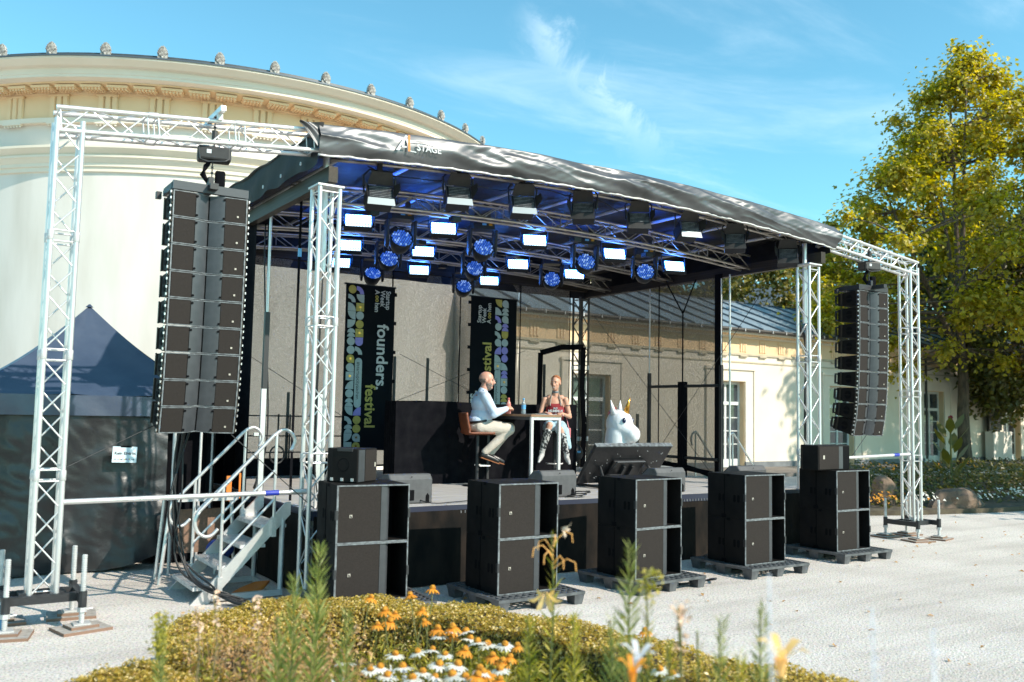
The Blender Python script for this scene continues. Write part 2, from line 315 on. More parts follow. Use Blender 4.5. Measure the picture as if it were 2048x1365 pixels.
    def mesh(s, name, mt, smooth=False):
        me = bpy.data.meshes.new(name); me.from_pydata(s.v, [], s.f); me.materials.append(MT[mt] if isinstance(mt, str) else mt)
        if smooth: me.polygons.foreach_set('use_smooth', [True]*len(me.polygons))
        me.update(); return me
    def build(s, name, mt, parent=None, smooth=False, bevel=0, m=None):
        o = link(name, s.mesh(name, mt, smooth), parent, m)
        if bevel:
            b = o.modifiers.new('bevel', 'BEVEL'); b.width = bevel; b.segments = 2; b.limit_method = 'ANGLE'; b.angle_limit = R(50)
        if smooth == 'auto' or smooth:
            pass
        return o
_unit = {}
def rod(parent, name, p0, p1, r, mt, n=10):
    """one bar as its own object, sharing a unit cylinder"""
    k = (mt, n)
    if k not in _unit:
        _unit[k] = MB().tube((0, 0, 0), (0, 0, 1), 1, n).mesh('bar', mt)
        me = _unit[k]; me.polygons.foreach_set('use_smooth', [len(p.vertices) == 4 for p in me.polygons])
    p0 = Vector(p0); p1 = Vector(p1); d = p1-p0
    m = Matrix.Translation(p0) @ basis(d).to_4x4() @ Matrix.Diagonal((r, r, d.length, 1))
    return link(name, _unit[k], parent, m)
_ub = {}
def blk(parent, name, c, d, mt, m=None):
    if mt not in _ub: _ub[mt] = MB().box((0, 0, 0), (1, 1, 1)).mesh('block', mt)
    mm = Matrix.Translation(c) @ Matrix.Diagonal((d[0], d[1], d[2], 1))
    if m is not None: mm = m @ mm
    return link(name, _ub[mt], parent, mm)
def dup(root, loc=None, rz=None, label=None, group=None):
    r = root.copy(); COL.objects.link(r)
    if loc is not None: r.location = loc
    if rz is not None: r.rotation_euler = (0, 0, rz)
    if label: r['label'] = label
    if group: r['group'] = group
    for ch in list(root.children):
        c = ch.copy(); COL.objects.link(c); c.parent = r
        for g in ch.children:
            d = g.copy(); COL.objects.link(d); d.parent = c
    return r
def realize(o):
    dg = bpy.context.evaluated_depsgraph_get(); dg.update()
    me = bpy.data.meshes.new_from_object(o.evaluated_get(dg)); o.modifiers.clear(); o.data = me; return o
def each(items, name, mt, t):
    for mb in items: mb.build(name, mt, t)
def text(s, size, mt, parent, name, m, bold=0.0, align='LEFT', sx=1.0, extr=0.001):
    cu = bpy.data.curves.new(name, 'FONT'); cu.body = s; cu.size = size; cu.offset = bold; cu.extrude = extr; cu.align_x = align
    cu.resolution_u = 3
    o = bpy.data.objects.new(name+'_curve', cu); COL.objects.link(o)
    dg = bpy.context.evaluated_depsgraph_get(); dg.update()
    me = bpy.data.meshes.new_from_object(o.evaluated_get(dg)); bpy.data.objects.remove(o)
    me.materials.clear(); me.materials.append(MT[mt])
    return link(name, me, parent, m @ Matrix.Diagonal((sx, 1, 1, 1)))
def leaves(name, P, Nn, size, aspect, mt, parent=None, fold=0.25, jit=0.35):
    """leaf-shaped folded quads at points P facing roughly Nn"""
    P = np.asarray(P, float); n = len(P)
    Nn = np.asarray(Nn, float)+rng.normal(0, jit, (n, 3)); Nn /= np.linalg.norm(Nn, axis=1)[:, None]+1e-9
    t = rng.normal(0, 1, (n, 3)); t -= (t*Nn).sum(1)[:, None]*Nn; t /= np.linalg.norm(t, axis=1)[:, None]+1e-9
    b = np.cross(Nn, t); L = (size*rng.uniform(0.65, 1.3, n))[:, None]; W = L*aspect
    v = np.stack([P-t*L*0.5, P+b*W*0.5+Nn*W*fold, P+t*L*0.5-Nn*L*0.12, P-b*W*0.5+Nn*W*fold], 1).reshape(-1, 3)
    me = bpy.data.meshes.new(name); me.vertices.add(4*n); me.vertices.foreach_set('co', v.ravel())
    idx = np.arange(n)*4; f = np.stack([idx, idx+1, idx+2, idx, idx+2, idx+3], 1).reshape(-1)
    me.loops.add(6*n); me.loops.foreach_set('vertex_index', f); me.polygons.add(2*n)
    me.polygons.foreach_set('loop_start', np.arange(2*n)*3); me.update(calc_edges=True)
    me.materials.append(MT[mt]); return link(name, me, parent)
def blades(name, segs, mt, parent=None):
    """narrow leaves: list of (base, tip, width)"""
    mb = MB()
    for a, b, w in segs:
        a = Vector(a); b = Vector(b); d = b-a; s = d.cross(Vector((random.uniform(-1, 1), random.uniform(-1, 1), random.uniform(-.3, 1))))
        if s.length < 1e-6: s = Vector((1, 0, 0))
        s = s.normalized()*w/2; mid = a+d*0.45
        mb.add([a, mid+s, b, mid-s], [(0, 1, 2), (0, 2, 3)])
    return mb.build(name, mt, parent)
# ================================================================ GROUND
def ground():
    m = bpy.data.materials.new('gravel'); m.use_nodes = True; nt = m.node_tree; N = nt.nodes; L = nt.links; b = N['Principled BSDF']
    b.inputs['Roughness'].default_value = 0.95; tc = N.new('ShaderNodeTexCoord')
    def noise(s, d): n = N.new('ShaderNodeTexNoise'); n.inputs['Scale'].default_value = s; n.inputs['Detail'].default_value = d; L.new(tc.outputs['Object'], n.inputs[0]); return n
    v = N.new('ShaderNodeTexVoronoi'); v.inputs['Scale'].default_value = 60; L.new(tc.outputs['Object'], v.inputs[0])
    a = noise(0.6, 8); c = noise(42, 6)
    x = N.new('ShaderNodeMix'); x.data_type = 'RGBA'; x.inputs['A'].default_value = (0.50, 0.435, 0.375, 1); x.inputs['B'].default_value = (0.61, 0.545, 0.48, 1)
    r = N.new('ShaderNodeMapRange'); r.inputs[1].default_value = 0.35; r.inputs[2].default_value = 0.65; L.new(a.outputs[0], r.inputs[0]); L.new(r.outputs[0], x.inputs['Factor'])
    y = N.new('ShaderNodeMix'); y.data_type = 'RGBA'; y.blend_type = 'MULTIPLY'; y.inputs['Factor'].default_value = 0.8
    r2 = N.new('ShaderNodeValToRGB'); r2.color_ramp.elements[0].position = 0.34; r2.color_ramp.elements[0].color = (0.48, 0.46, 0.44, 1); r2.color_ramp.elements[1].position = 0.52
    L.new(c.outputs[0], r2.inputs[0]); L.new(x.outputs['Result'], y.inputs['A']); L.new(r2.outputs[0], y.inputs['B'])
    z = N.new('ShaderNodeMix'); z.data_type = 'RGBA'; z.blend_type = 'MULTIPLY'; z.inputs['Factor'].default_value = 0.16
    L.new(y.outputs['Result'], z.inputs['A']); L.new(v.outputs['Color'], z.inputs['B']); 
    mpt = N.new('ShaderNodeMapping'); mpt.inputs['Rotation'].default_value = (0, 0, R(14)); mpt.inputs['Scale'].default_value = (0.16, 1.5, 1); L.new(tc.outputs['Object'], mpt.inputs[0])
    tr = N.new('ShaderNodeTexNoise'); tr.inputs['Scale'].default_value = 1.6; tr.inputs['Detail'].default_value = 6; tr.inputs['Distortion'].default_value = 0.4; L.new(mpt.outputs[0], tr.inputs[0])
    trr = N.new('ShaderNodeValToRGB'); trr.color_ramp.elements[0].position = 0.38; trr.color_ramp.elements[0].color = (0.89, 0.885, 0.88, 1); trr.color_ramp.elements[1].position = 0.52; L.new(tr.outputs[0], trr.inputs[0])
    wr = N.new('ShaderNodeMix'); wr.data_type = 'RGBA'; wr.blend_type = 'MULTIPLY'; wr.inputs['Factor'].default_value = 1.0; L.new(z.outputs['Result'], wr.inputs['A']); L.new(trr.outputs[0], wr.inputs['B']); z = wr
    hs = N.new('ShaderNodeHueSaturation'); hs.inputs['Saturation'].default_value = 0.8; hs.inputs['Value'].default_value = 1.22; L.new(z.outputs['Result'], hs.inputs['Color'])
    L.new(hs.outputs[0], b.inputs['Base Color'])
    bp = N.new('ShaderNodeBump'); bp.inputs['Strength'].default_value = 0.5; bp.inputs['Distance'].default_value = 0.012
    L.new(v.outputs['Distance'], bp.inputs['Height']); L.new(bp.outputs[0], b.inputs['Normal']); MT['gravel'] = m
    g = MB().add([(-400, -300, 0), (600, -300, 0), (600, 700, 0), (-400, 700, 0)], [(0, 1, 2, 3)]).build('ground', 'gravel'); struct(g)
    # darker earth path strip and terrace at the foot of the long building
    mat('path_earth', (0.22, 0.195, 0.17), (0.15, 0.13, 0.115), 2, 0.9, bump=0.4, bscale=40, detail=8)
    p = MB().bb(14, 70, 20.6, 23.6, -0.3, 0.12).build('terrace_pavement', 'path_earth'); struct(p)
    # small loose stones in front
    n = 14000; P = np.stack([rng.uniform(0.5, 17, n), rng.uniform(3, 11.5, n)], 1)
    keep = (P[:, 1] > 2.2+0.05*P[:, 0]); P = P[keep]; n = len(P); s = rng.uniform(0.003, 0.010, n)
    base = np.array([(1, 0, 0), (0, 1, 0), (-1, 0, 0), (0, -1, 0), (0, 0, 0.8)]); V = []
    a = rng.uniform(0, 6.28, n); ca, sa = np.cos(a), np.sin(a)
    for bx, by, bz in base:
        V.append(np.stack([P[:, 0]+s*(bx*ca-by*sa), P[:, 1]+s*(bx*sa+by*ca)*0.7, s*bz*0.8], 1))
    V = np.stack(V, 1).reshape(-1, 3); me = bpy.data.meshes.new('pebbles'); f = []
    for i in range(n):
        k = 5*i; f += [(k, k+1, k+4), (k+1, k+2, k+4), (k+2, k+3, k+4), (k+3, k, k+4)]
    me.from_pydata(V.tolist(), [], f); mat('pebble', (0.55, 0.52, 0.48), (0.25, 0.23, 0.21), 6, 0.9); me.materials.append(MT['pebble'])
    struct(link('gravel_stones', me), 'stuff')
ground()

# ================================================================ ROTUNDA
def rotunda():
    cx, cy = 8.2, 31.2
    t = T('rotunda', 'huge round cream building with moulded cornice and shell crests behind the gazebo', 'building', (cx, cy, 0))
    A0, A1 = R(170), R(370)
    def ring(name, prof, mt, n=160): return MB().lathe(prof, n=n, a0=A0, a1=A1).build(name, mt, t, smooth=False)
    w = ring('wall', [(8.62, 0), (8.62, 7.72)], 'plaster_rotunda'); w.data.polygons.foreach_set('use_smooth', [True]*len(w.data.polygons))
    def r2(name, prof, mt):
        # split profile into separately shaded strips so that mouldings keep hard edges
        mb = MB()
        for a, b in zip(prof[:-1], prof[1:]): mb.lathe([a, b], n=160, a0=A0, a1=A1)
        o = mb.build(name, mt, t, True); return o
    r2('lower_moulding', [(8.62, 7.70), (8.68, 7.72), (8.68, 7.82), (8.72, 7.84), (8.72, 7.92), (8.74, 7.94), (8.80, 8.02), (8.84, 8.05), (8.84, 8.10), (8.80, 8.12), (8.92, 8.22), (8.96, 8.25), (8.96, 8.31), (8.70, 8.36)], 'plaster_pale')
    r2('upper_wall_band', [(8.70, 8.35), (8.70, 8.92)], 'plaster_white')
    r2('taenia', [(8.70, 8.90), (8.86, 8.90), (8.86, 9.02), (8.74, 9.03)], 'plaster_pale')
    r2('frieze', [(8.74, 9.02), (8.74, 9.62), (8.80, 9.64), (8.80, 9.72)], 'plaster_cream')
    r2('cornice_soffit', [(8.80, 9.72), (9.20, 9.76), (9.20, 9.84)], 'plaster_cream')
    r2('cornice', [(9.20, 9.80), (9.46, 9.82), (9.46, 9.88), (9.48, 9.90), (9.48, 10.02), (9.50, 10.04), (9.62, 10.05), (9.80, 10.16), (9.80, 10.20)], 'plaster_pale')
    r2('roof_edge', [(9.76, 10.20), (9.83, 10.20), (9.83, 10.235), (9.6, 10.24)], 'zinc_seam')
    r2('roof', [(9.62, 10.2), (9.6, 10.36), (8.8, 10.55), (4.5, 11.3), (0.01, 11.7)], 'dark_roof')
    # triglyphs: three raised bars and a cap, guttae below
    tg = MB()
    for k in (-1, 0, 1):
        tg.prism([(-0.055+k*0.17, 0, 0), (0.055+k*0.17, 0, 0), (0.075+k*0.17, 0.05, 0), (-0.075+k*0.17, 0.05, 0)], (0, 0, 0.54))
    tg.bb(-0.27, 0.27, -0.01, 0.05, 0.54, 0.60); tme = tg.mesh('triglyph', 'plaster_cream')
    gm = MB().bb(-0.27, 0.27, 0.0, 0.10, 0.045, 0.085)
    for k in range(6): gm.tube((-0.225+k*0.09, 0.045, 0.048), (-0.225+k*0.09, 0.045, 0.0), 0.022, 6, 0.03)
    gme = gm.mesh('guttae', 'plaster_pale')
    for k in range(-8, 10):
        a = R(-7.8+8.1*k)
        def at(rr, z): return Matrix.Translation((rr*math.sin(a), -rr*math.cos(a), z)) @ Matrix.Rotation(a, 4, 'Z')
        link('triglyph', tme, t, at(8.80, 9.03)); link('guttae', gme, t, at(8.86, 8.825))
    mm = MB().bb(-0.25, 0.25, 0.0, 0.36, 0, 0.06)
    for i in range(6):
        for j in range(3): mm.tube((-0.2+i*0.08, 0.05+j*0.11, 0.004), (-0.2+i*0.08, 0.05+j*0.11, -0.05), 0.024, 5, 0.03)
    mme = mm.mesh('mutule', 'plaster_cream')
    for k in range(-18, 19):
        a = R(-5.8+4.0*k); m = Matrix.Translation((9.19*math.sin(a), -9.19*math.cos(a), 9.672)) @ Matrix.Rotation(a, 4, 'Z'); link('mutule', mme, t, m)
    # shell-shaped antefixes along the eaves
    o = []; n = 40
    for i in range(n+1):
        u = math.pi*(1.12-1.24*i/n); rr = 0.150*(1+0.13*abs(math.sin(u*7.5)))*(1+0.14*math.sin(max(0, min(math.pi, u)))**6)
        o.append((rr*math.cos(u)*0.86, 0, 0.16+rr*math.sin(u)*1.05))
    o = [(0.10, 0, 0.0)]+o[::-1]+[(-0.10, 0, 0.0)] if False else [(-0.12, 0, 0.0)]+o+[(0.12, 0, 0.0)]
    mb = MB().prism(o, (0, 0.07, 0))
    for k in range(9):
        u = math.pi*(0.06+0.88*k/8); mb.tube((0.03*math.cos(u), -0.012, 0.09+0.03*math.sin(u)), (0.135*math.cos(u), -0.018, 0.16+0.155*math.sin(u)), 0.012, 6, 0.022)
    mb.ell((0, -0.02, 0.07), (0.035, 0.03, 0.04), nu=8, nv=6)
    ame = mb.mesh('antefix', 'antefix_stone')
    for k in range(-7, 9):
        a = R(0.5+7.75*k); link('antefix', ame, t, Matrix.Translation((9.70*math.sin(a), -9.70*math.cos(a), 10.22)) @ Matrix.Rotation(a, 4, 'Z') @ Matrix.Diagonal((0.84, 1, 1.04, 1)))
rotunda()

# ================================================================ ORANGERIE WING
def orangerie():
    Y0 = 23.5; X0, X1 = 14.2, 60.0
    t = T('orangerie', 'long low cream wing with french doors and blue grey metal roof', 'building', (X0, Y0, 0))
    doors = [18.6, 25.1, 31.6, 38.1, 44.6, 51.1]; W = 0.80; H = 3.30
    L = X1-X0; xs = [d-X0 for d in doors]
    mb = MB(); prev = 0
    for x in xs: mb.bb(prev, x-W, 0, 0.35, 0.3, H); prev = x+W
    mb.bb(prev, L, 0, 0.35, 0.3, H); mb.bb(0, L, 0, 0.35, H, 4.28)
    mb.build('wall', 'plaster_pale', t)
    mb = MB(); prev = 0
    for x in xs: mb.bb(prev, x-W, -0.06, 0.33, 0.0, 0.32); prev = x+W
    mb.bb(prev, L, -0.06, 0.33, 0, 0.32).build('plinth', 'plinth', t)
    MB().bb(0, L, -0.05, 0.3, 4.282, 4.36).bb(0, L, -0.03, 0.3, 4.0, 4.05).build('string_course', 'stone_trim', t)
    MB().bb(0, L, -0.02, 0.34, 4.362, 4.92).build('frieze', 'plaster_cream', t)
    MB().bb(0, L, -0.10, 0.34, 4.922, 4.98).bb(0, L, -0.42, 0.34, 5.05, 5.16).bb(0, L, -0.22, 0.34, 4.982, 5.048).build('cornice', 'plaster_pale', t)
    dn = MB(); x = 0.05
    while x < L-0.1: dn.bb(x, x+0.07, -0.30, -0.225, 4.985, 5.045); x += 0.14
    struct(dn.build('dentils', 'plaster_cream', t), 'stuff')
    MB().path([(0, -0.50, 5.18), (L, -0.50, 5.18)], 0.075, 8).build('gutter', 'gutter', t)
    ey, ez, ry, rz_ = -0.45, 5.24, 4.2, 7.0
    MB().add([(0, ey, ez), (L, ey, ez), (L, ry, rz_), (0, ry, rz_), (0, 2*ry-ey, ez), (L, 2*ry-ey, ez)], [(0, 1, 2, 3), (3, 2, 5, 4), (0, 3, 4), (1, 5, 2)]).build('roof', 'zinc_roof', t)
    MB().bb(0, L, ry-0.06, ry+0.06, rz_-0.02, rz_+0.05).build('roof_ridge', 'zinc_seam', t)
    d = Vector((0, ry-ey, rz_-ez)); nrm = Vector((0, -d.z, d.y)).normalized()
    sm = MB(); s0 = Vector((0, ey, ez))
    sm.prism([s0+Vector((-0.025, 0, 0)), s0+Vector((0.025, 0, 0)), s0+Vector((0.025, 0, 0))+nrm*0.06, s0+Vector((-0.025, 0, 0))+nrm*0.06], d)
    sme = sm.mesh('roof_seam', 'zinc_seam')
    x = 0.4
    while x < L: link('roof_seam', sme, t, Matrix.Translation((x, 0, 0.002))); x += 1.18
    hb = MB().bb(-0.015, 0.015, -0.60, -0.40, 5.20, 5.23).bb(-0.015, 0.015, -0.60, -0.585, 5.12, 5.20).mesh('gutter_bracket', 'aluminium_dull')
    x = 0.6
    while x < L*0.75: link('gutter_bracket', hb, t, Matrix.Translation((x, 0, 0))); x += 0.75
    tg = MB()
    for k in (-1, 0, 1): tg.bb(-0.045+k*0.125, 0.045+k*0.125, -0.055, -0.018, 4.42, 4.80)
    tg.bb(-0.19, 0.19, -0.06, -0.018, 4.80, 4.86); tme = tg.mesh('triglyph', 'plaster_cream')
    gg = MB().bb(-0.19, 0.19, -0.075, -0.028, 4.235, 4.28)
    for k in range(6): gg.tube((-0.16+k*0.064, -0.045, 4.236), (-0.16+k*0.064, -0.045, 4.195), 0.018, 5, 0.024)
    gme = gg.mesh('guttae', 'stone_trim')
    x = 1.0
    while x < L*0.8: link('triglyph', tme, t, Matrix.Translation((x, 0, 0))); link('guttae', gme, t, Matrix.Translation((x, 0, 0))); x += 1.06
    # casings and french doors
    cs = MB()
    cs.bb(-W-0.42, -W-0.005, -0.05, 0.1, 0.32, 3.72).bb(W+0.005, W+0.42, -0.05, 0.1, 0.32, 3.72).bb(-W-0.005, W+0.005, -0.05, 0.1, H+0.003, 3.72)
    cs.bb(-W-0.50, W+0.50, -0.11, 0.1, 3.722, 3.82).bb(-W-0.46, -W-0.422, -0.09, 0.05, 0.32, 3.72).bb(W+0.422, W+0.46, -0.09, 0.05, 0.32, 3.72)
    cme = cs.mesh('door_casing', 'plaster_pale')
    rv = MB().bb(-W-0.002, -W+0.03, 0.0, 0.34, 0.12, H).bb(W-0.03, W+0.002, 0.0, 0.34, 0.12, H).bb(-W, W, 0.0, 0.34, H-0.02, H+0.002).mesh('door_reveal', 'plaster_cream')
    fr = MB(); y0, y1 = 0.22, 0.28
    for x in (-W+0.03, -0.04, W-0.13): fr.bb(x, x+(0.10 if x > -0.1 else 0.10), y0, y1, 0.12, H-0.02)
    fr.bb(-W+0.13, W-0.13, y0+.002, y1-.002, 0.12, 0.42).bb(-W+0.13, W-0.13, y0-0.03, y1-.002, 2.42, 2.54).bb(-W+0.13, W-0.13, y0+.002, y1-.002, H-0.12, H-0.021)
    for z in (0.95, 1.44, 1.93): fr.bb(-W+0.13, W-0.13, y0+.012, y1-.012, z, z+0.035)
    fme = fr.mesh('door_frame', 'window_frame')
    pane = MB().bb(-W+0.125, -0.045, y0+0.028, y0+0.034, 0, 1).mesh('pane', 'glass')
    inner = MB().bb(-W-0.3, W+0.3, 0.9, 0.95, 0, 3.6).mesh('curtain', 'plinth')
    for i, x in enumerate(xs):
        M0 = Matrix.Translation((x, 0, 0)); link('door_casing', cme, t, M0); link('door_reveal', rv, t, M0)
        dr = link('french_door', fme, t, M0); 
        for z0, z1 in ((0.42, 0.95), (0.985, 1.44), (1.475, 1.93), (1.965, 2.42), (2.54, 3.18)):
            for sx in (0, 0.805-0.02): link('pane', pane, dr, Matrix.Translation((sx, 0, z0)) @ Matrix.Diagonal((1, 1, z1-z0, 1)))
    # the dark room behind the doors
    MB().bb(0.3, L-0.3, 0.9, 0.95, 0.1, 4.2).build('interior_wall', 'plinth', t)
    MB().bb(-0.02, 0.3, 0.36, 8.35, 0.0, 5.2).add([(-0.02, -0.4, 5.2), (-0.02, 8.8, 5.2), (-0.02, 4.2, 6.95), (0.2, -0.4, 5.2), (0.2, 8.8, 5.2), (0.2, 4.2, 6.95)], [(0, 1, 2), (3, 5, 4), (0, 2, 5, 3), (1, 4, 5, 2)]).build('end_wall', 'plaster_white', t)
    # a drainpipe beside one door
    MB().tube((23.2, -0.10, 0.3), (23.2, -0.10, 5.1), 0.05, 8).build('drainpipe', 'gutter', t)
orangerie()
def white_house():
    t = T('villa', 'pale house with grey roof far behind the trees to the right', 'building', (48, 44, 0))
    MB().bb(0, 16, 0, 10, 0, 9.6).build('wall', 'plaster_white', t)
    MB().add([(-.5, -.5, 9.6), (16.5, -.5, 9.6), (16.5, 10.5, 9.6), (-.5, 10.5, 9.6), (3, 5, 12.6), (13, 5, 12.6)], [(0, 1, 5, 4), (1, 2, 5), (2, 3, 4, 5), (3, 0, 4)]).build('roof', 'dark_roof', t)
    for k in range(5): blk(t, 'window', (2+k*3, -0.02, 7.6), (1.0, 0.1, 1.7), 'glass')
white_house()

# ================================================================ TREES
def tree(name, label, base, clumps, n_leaf, size, mt, trunk_r, fork_h, group=None, branch=True, limbs=None, seed=1, lean=(0, 0)):
    rnd = random.Random(seed); bx, by = base
    t = T(name, label, 'tree', (bx, by, 0), 0, group)
    tb = MB(); top = Vector((lean[0], lean[1], fork_h))
    pts = [Vector((top.x*k/6+0.05*math.sin(k*1.7), top.y*k/6, top.z*k/6)) for k in range(7)]
    tb.path(pts, [trunk_r*(1.35 if k == 0 else 1.0-0.05*k) for k in range(7)], 12); tb.build('trunk', 'bark', t, True)
    # limbs towards clumps
    C = [Vector(c[:3]) for c in clumps]
    if branch:
        hubs = limbs or []
        fine = MB(); hubpts = []
        for h in hubs:
            h = Vector(h); pp = []; 
            for k in range(8):
                u = k/7; p = top.lerp(h, u)+Vector((math.sin(u*3+h.x)*0.22*u, math.cos(u*2+h.y)*0.2*u, -0.6*math.sin(u*math.pi)*(0.35 if h.z < top.z+5 else 0.1))); pp.append(p); hubpts.append((p, trunk_r*0.55*(1-u*0.75)))
            MB().path(pp, [max(0.03, trunk_r*0.6*(1-u/7*0.82)) for u in range(8)], 7).build('limb', 'bark', t, True)
        for c in C:
            q = min(hubpts, key=lambda h: (h[0]-c).length+max(0, h[0].z-c.z)*0.8); mid = q[0].lerp(c, 0.5)+Vector((rnd.uniform(-.2, .2), rnd.uniform(-.2, .2), rnd.uniform(-.15, .25)))
            fine.path([q[0], mid, c], [min(q[1], 0.05), 0.03, 0.012], 4)
        struct(fine.build('branches', 'bark', t), 'stuff')
    w = np.array([c[3]**2 for c in clumps]); w /= w.sum(); idx = rng.choice(len(clumps), n_leaf, p=w)
    cc = np.array([c[:3] for c in clumps])[idx]; rr = np.array([c[3] for c in clumps])[idx]
    d = rng.normal(0, 1, (n_leaf, 3)); d /= np.linalg.norm(d, axis=1)[:, None]; rad = rr*np.minimum(1.9, np.abs(rng.normal(0, 0.72, n_leaf))+0.12)
    P = cc+d*rad[:, None]*np.array([1, 1, 0.8]); Nn = d*0.6+np.array([0, -0.1, 0.55])
    leaves('crown', P, Nn, size, 0.72, mt, t)
    return t
def crown_clumps(n, prof, seed, yr=0.8, rmin=0.6, rmax=1.1, hollow=0.35):
    """clump centres inside a profile: list of (z, xmin, xmax) read off the silhouette"""
    rnd = random.Random(seed); out = []; zs = [p[0] for p in prof]
    while len(out) < n:
        z = rnd.uniform(zs[0], zs[-1])
        for a, b in zip(prof[:-1], prof[1:]):
            if a[0] <= z <= b[0]: u = (z-a[0])/(b[0]-a[0]+1e-9); x0 = a[1]+(b[1]-a[1])*u; x1 = a[2]+(b[2]-a[2])*u; break
        cx = (x0+x1)/2; hw = (x1-x0)/2
        ang = rnd.uniform(0, 2*math.pi); q = rnd.uniform(hollow, 1)**0.55
        if rnd.random() > (hw/8)**1.0+0.25: continue
        r = rnd.uniform(rmin, rmax)*(0.6+0.4*min(1, hw/4))
        out.append((cx+math.cos(ang)*q*max(0.1, hw-r*0.6), math.sin(ang)*q*hw*yr, z, r))
    return out
mp = [(3.9, -5.5, 7.5), (5.4, -8.2, 9), (7.2, -8.9, 10), (8.6, -9.2, 10.5), (9.6, -8.6, 10.5), (10.6, -7.4, 10), (11.4, -6.0, 9.5), (12.6, -4.7, 9), (14.2, -4.1, 7.5), (15.6, -3.0, 6.0), (16.6, -1.6, 4.0), (17.6, -0.9, 2.4), (18.6, -0.4, 0.5)]
tree('maple_tree', 'tall yellow green maple tree with forked trunk standing right of the stage', (37.9, 22.0), crown_clumps(300, mp, 4, 0.62, 0.55, 1.05), 68000, 0.21, 'leaf_maple', 0.28, 4.6,
     limbs=[(-6.0, -1.5, 9), (-3.5, 1.5, 12), (-1.0, -1, 16.5), (0.8, 1, 18), (4, -1.5, 12.5), (7, 1, 9.5), (2.5, 2.5, 14), (-4.5, -2.5, 6.6), (5.5, -2.5, 7)], seed=2)
bp = [(2.5, -8.5, 8.5), (5, -9, 9), (8, -9.0, 9), (10, -8, 8), (11.3, -6, 6), (12.4, -3, 3)]
tree('broadleaf_tree', 'dense green tree rising behind the zinc roof of the long wing', (42.5, 37.0), crown_clumps(150, bp, 5, 0.6, 0.9, 1.5), 26000, 0.30, 'leaf_back', 0.4, 4.0, branch=False)
tree('broadleaf_tree', 'rounded green tree behind the stage canopy and the zinc roof, left of the other', (33.0, 39.0), crown_clumps(100, [(2, -5, 5), (6, -6, 6), (9, -5, 5), (10.6, -2.5, 2.5)], 6, 0.6, 0.9, 1.5), 14000, 0.32, 'leaf_back', 0.35, 4.0, branch=False)
dp = [(2.2, -4.5, 9), (4.5, -6, 11), (8, -6, 11), (11, -4, 9), (14, -2, 6)]
tree('dark_tree', 'dark tree behind the maple at the right edge', (49.5, 28.0), crown_clumps(170, dp, 8, 0.5, 0.9, 1.5), 30000, 0.30, 'leaf_dark', 0.35, 4.0, branch=False)
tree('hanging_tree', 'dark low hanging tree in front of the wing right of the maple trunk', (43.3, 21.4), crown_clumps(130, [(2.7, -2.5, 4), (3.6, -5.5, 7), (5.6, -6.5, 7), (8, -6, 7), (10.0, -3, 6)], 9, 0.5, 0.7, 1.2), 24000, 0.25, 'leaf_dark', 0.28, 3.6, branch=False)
# shade trees standing just right of the view, whose shadows fall on the lawn edge and the wing
tree('shade_tree', 'green tree just outside the view casting shade on the flower bed', (27.0, 6.6), crown_clumps(180, [(3.8, -4, 4), (6, -5.2, 5.5), (9, -5, 5.5), (12, -2.5, 3)], 11, 0.9, 0.9, 1.4), 9000, 0.35, 'leaf_back', 0.35, 4.0, branch=False)
tree('shade_tree', 'second green tree farther out, shading the front of the long wing', (41.0, 8.8), crown_clumps(170, [(5, -4, 4), (9, -6, 6), (14, -6, 6), (18, -4, 4), (20.5, -1.5, 1.5)], 12, 0.9, 0.8, 1.3), 20000, 0.40, 'leaf_back', 0.35, 4.0, branch=False)

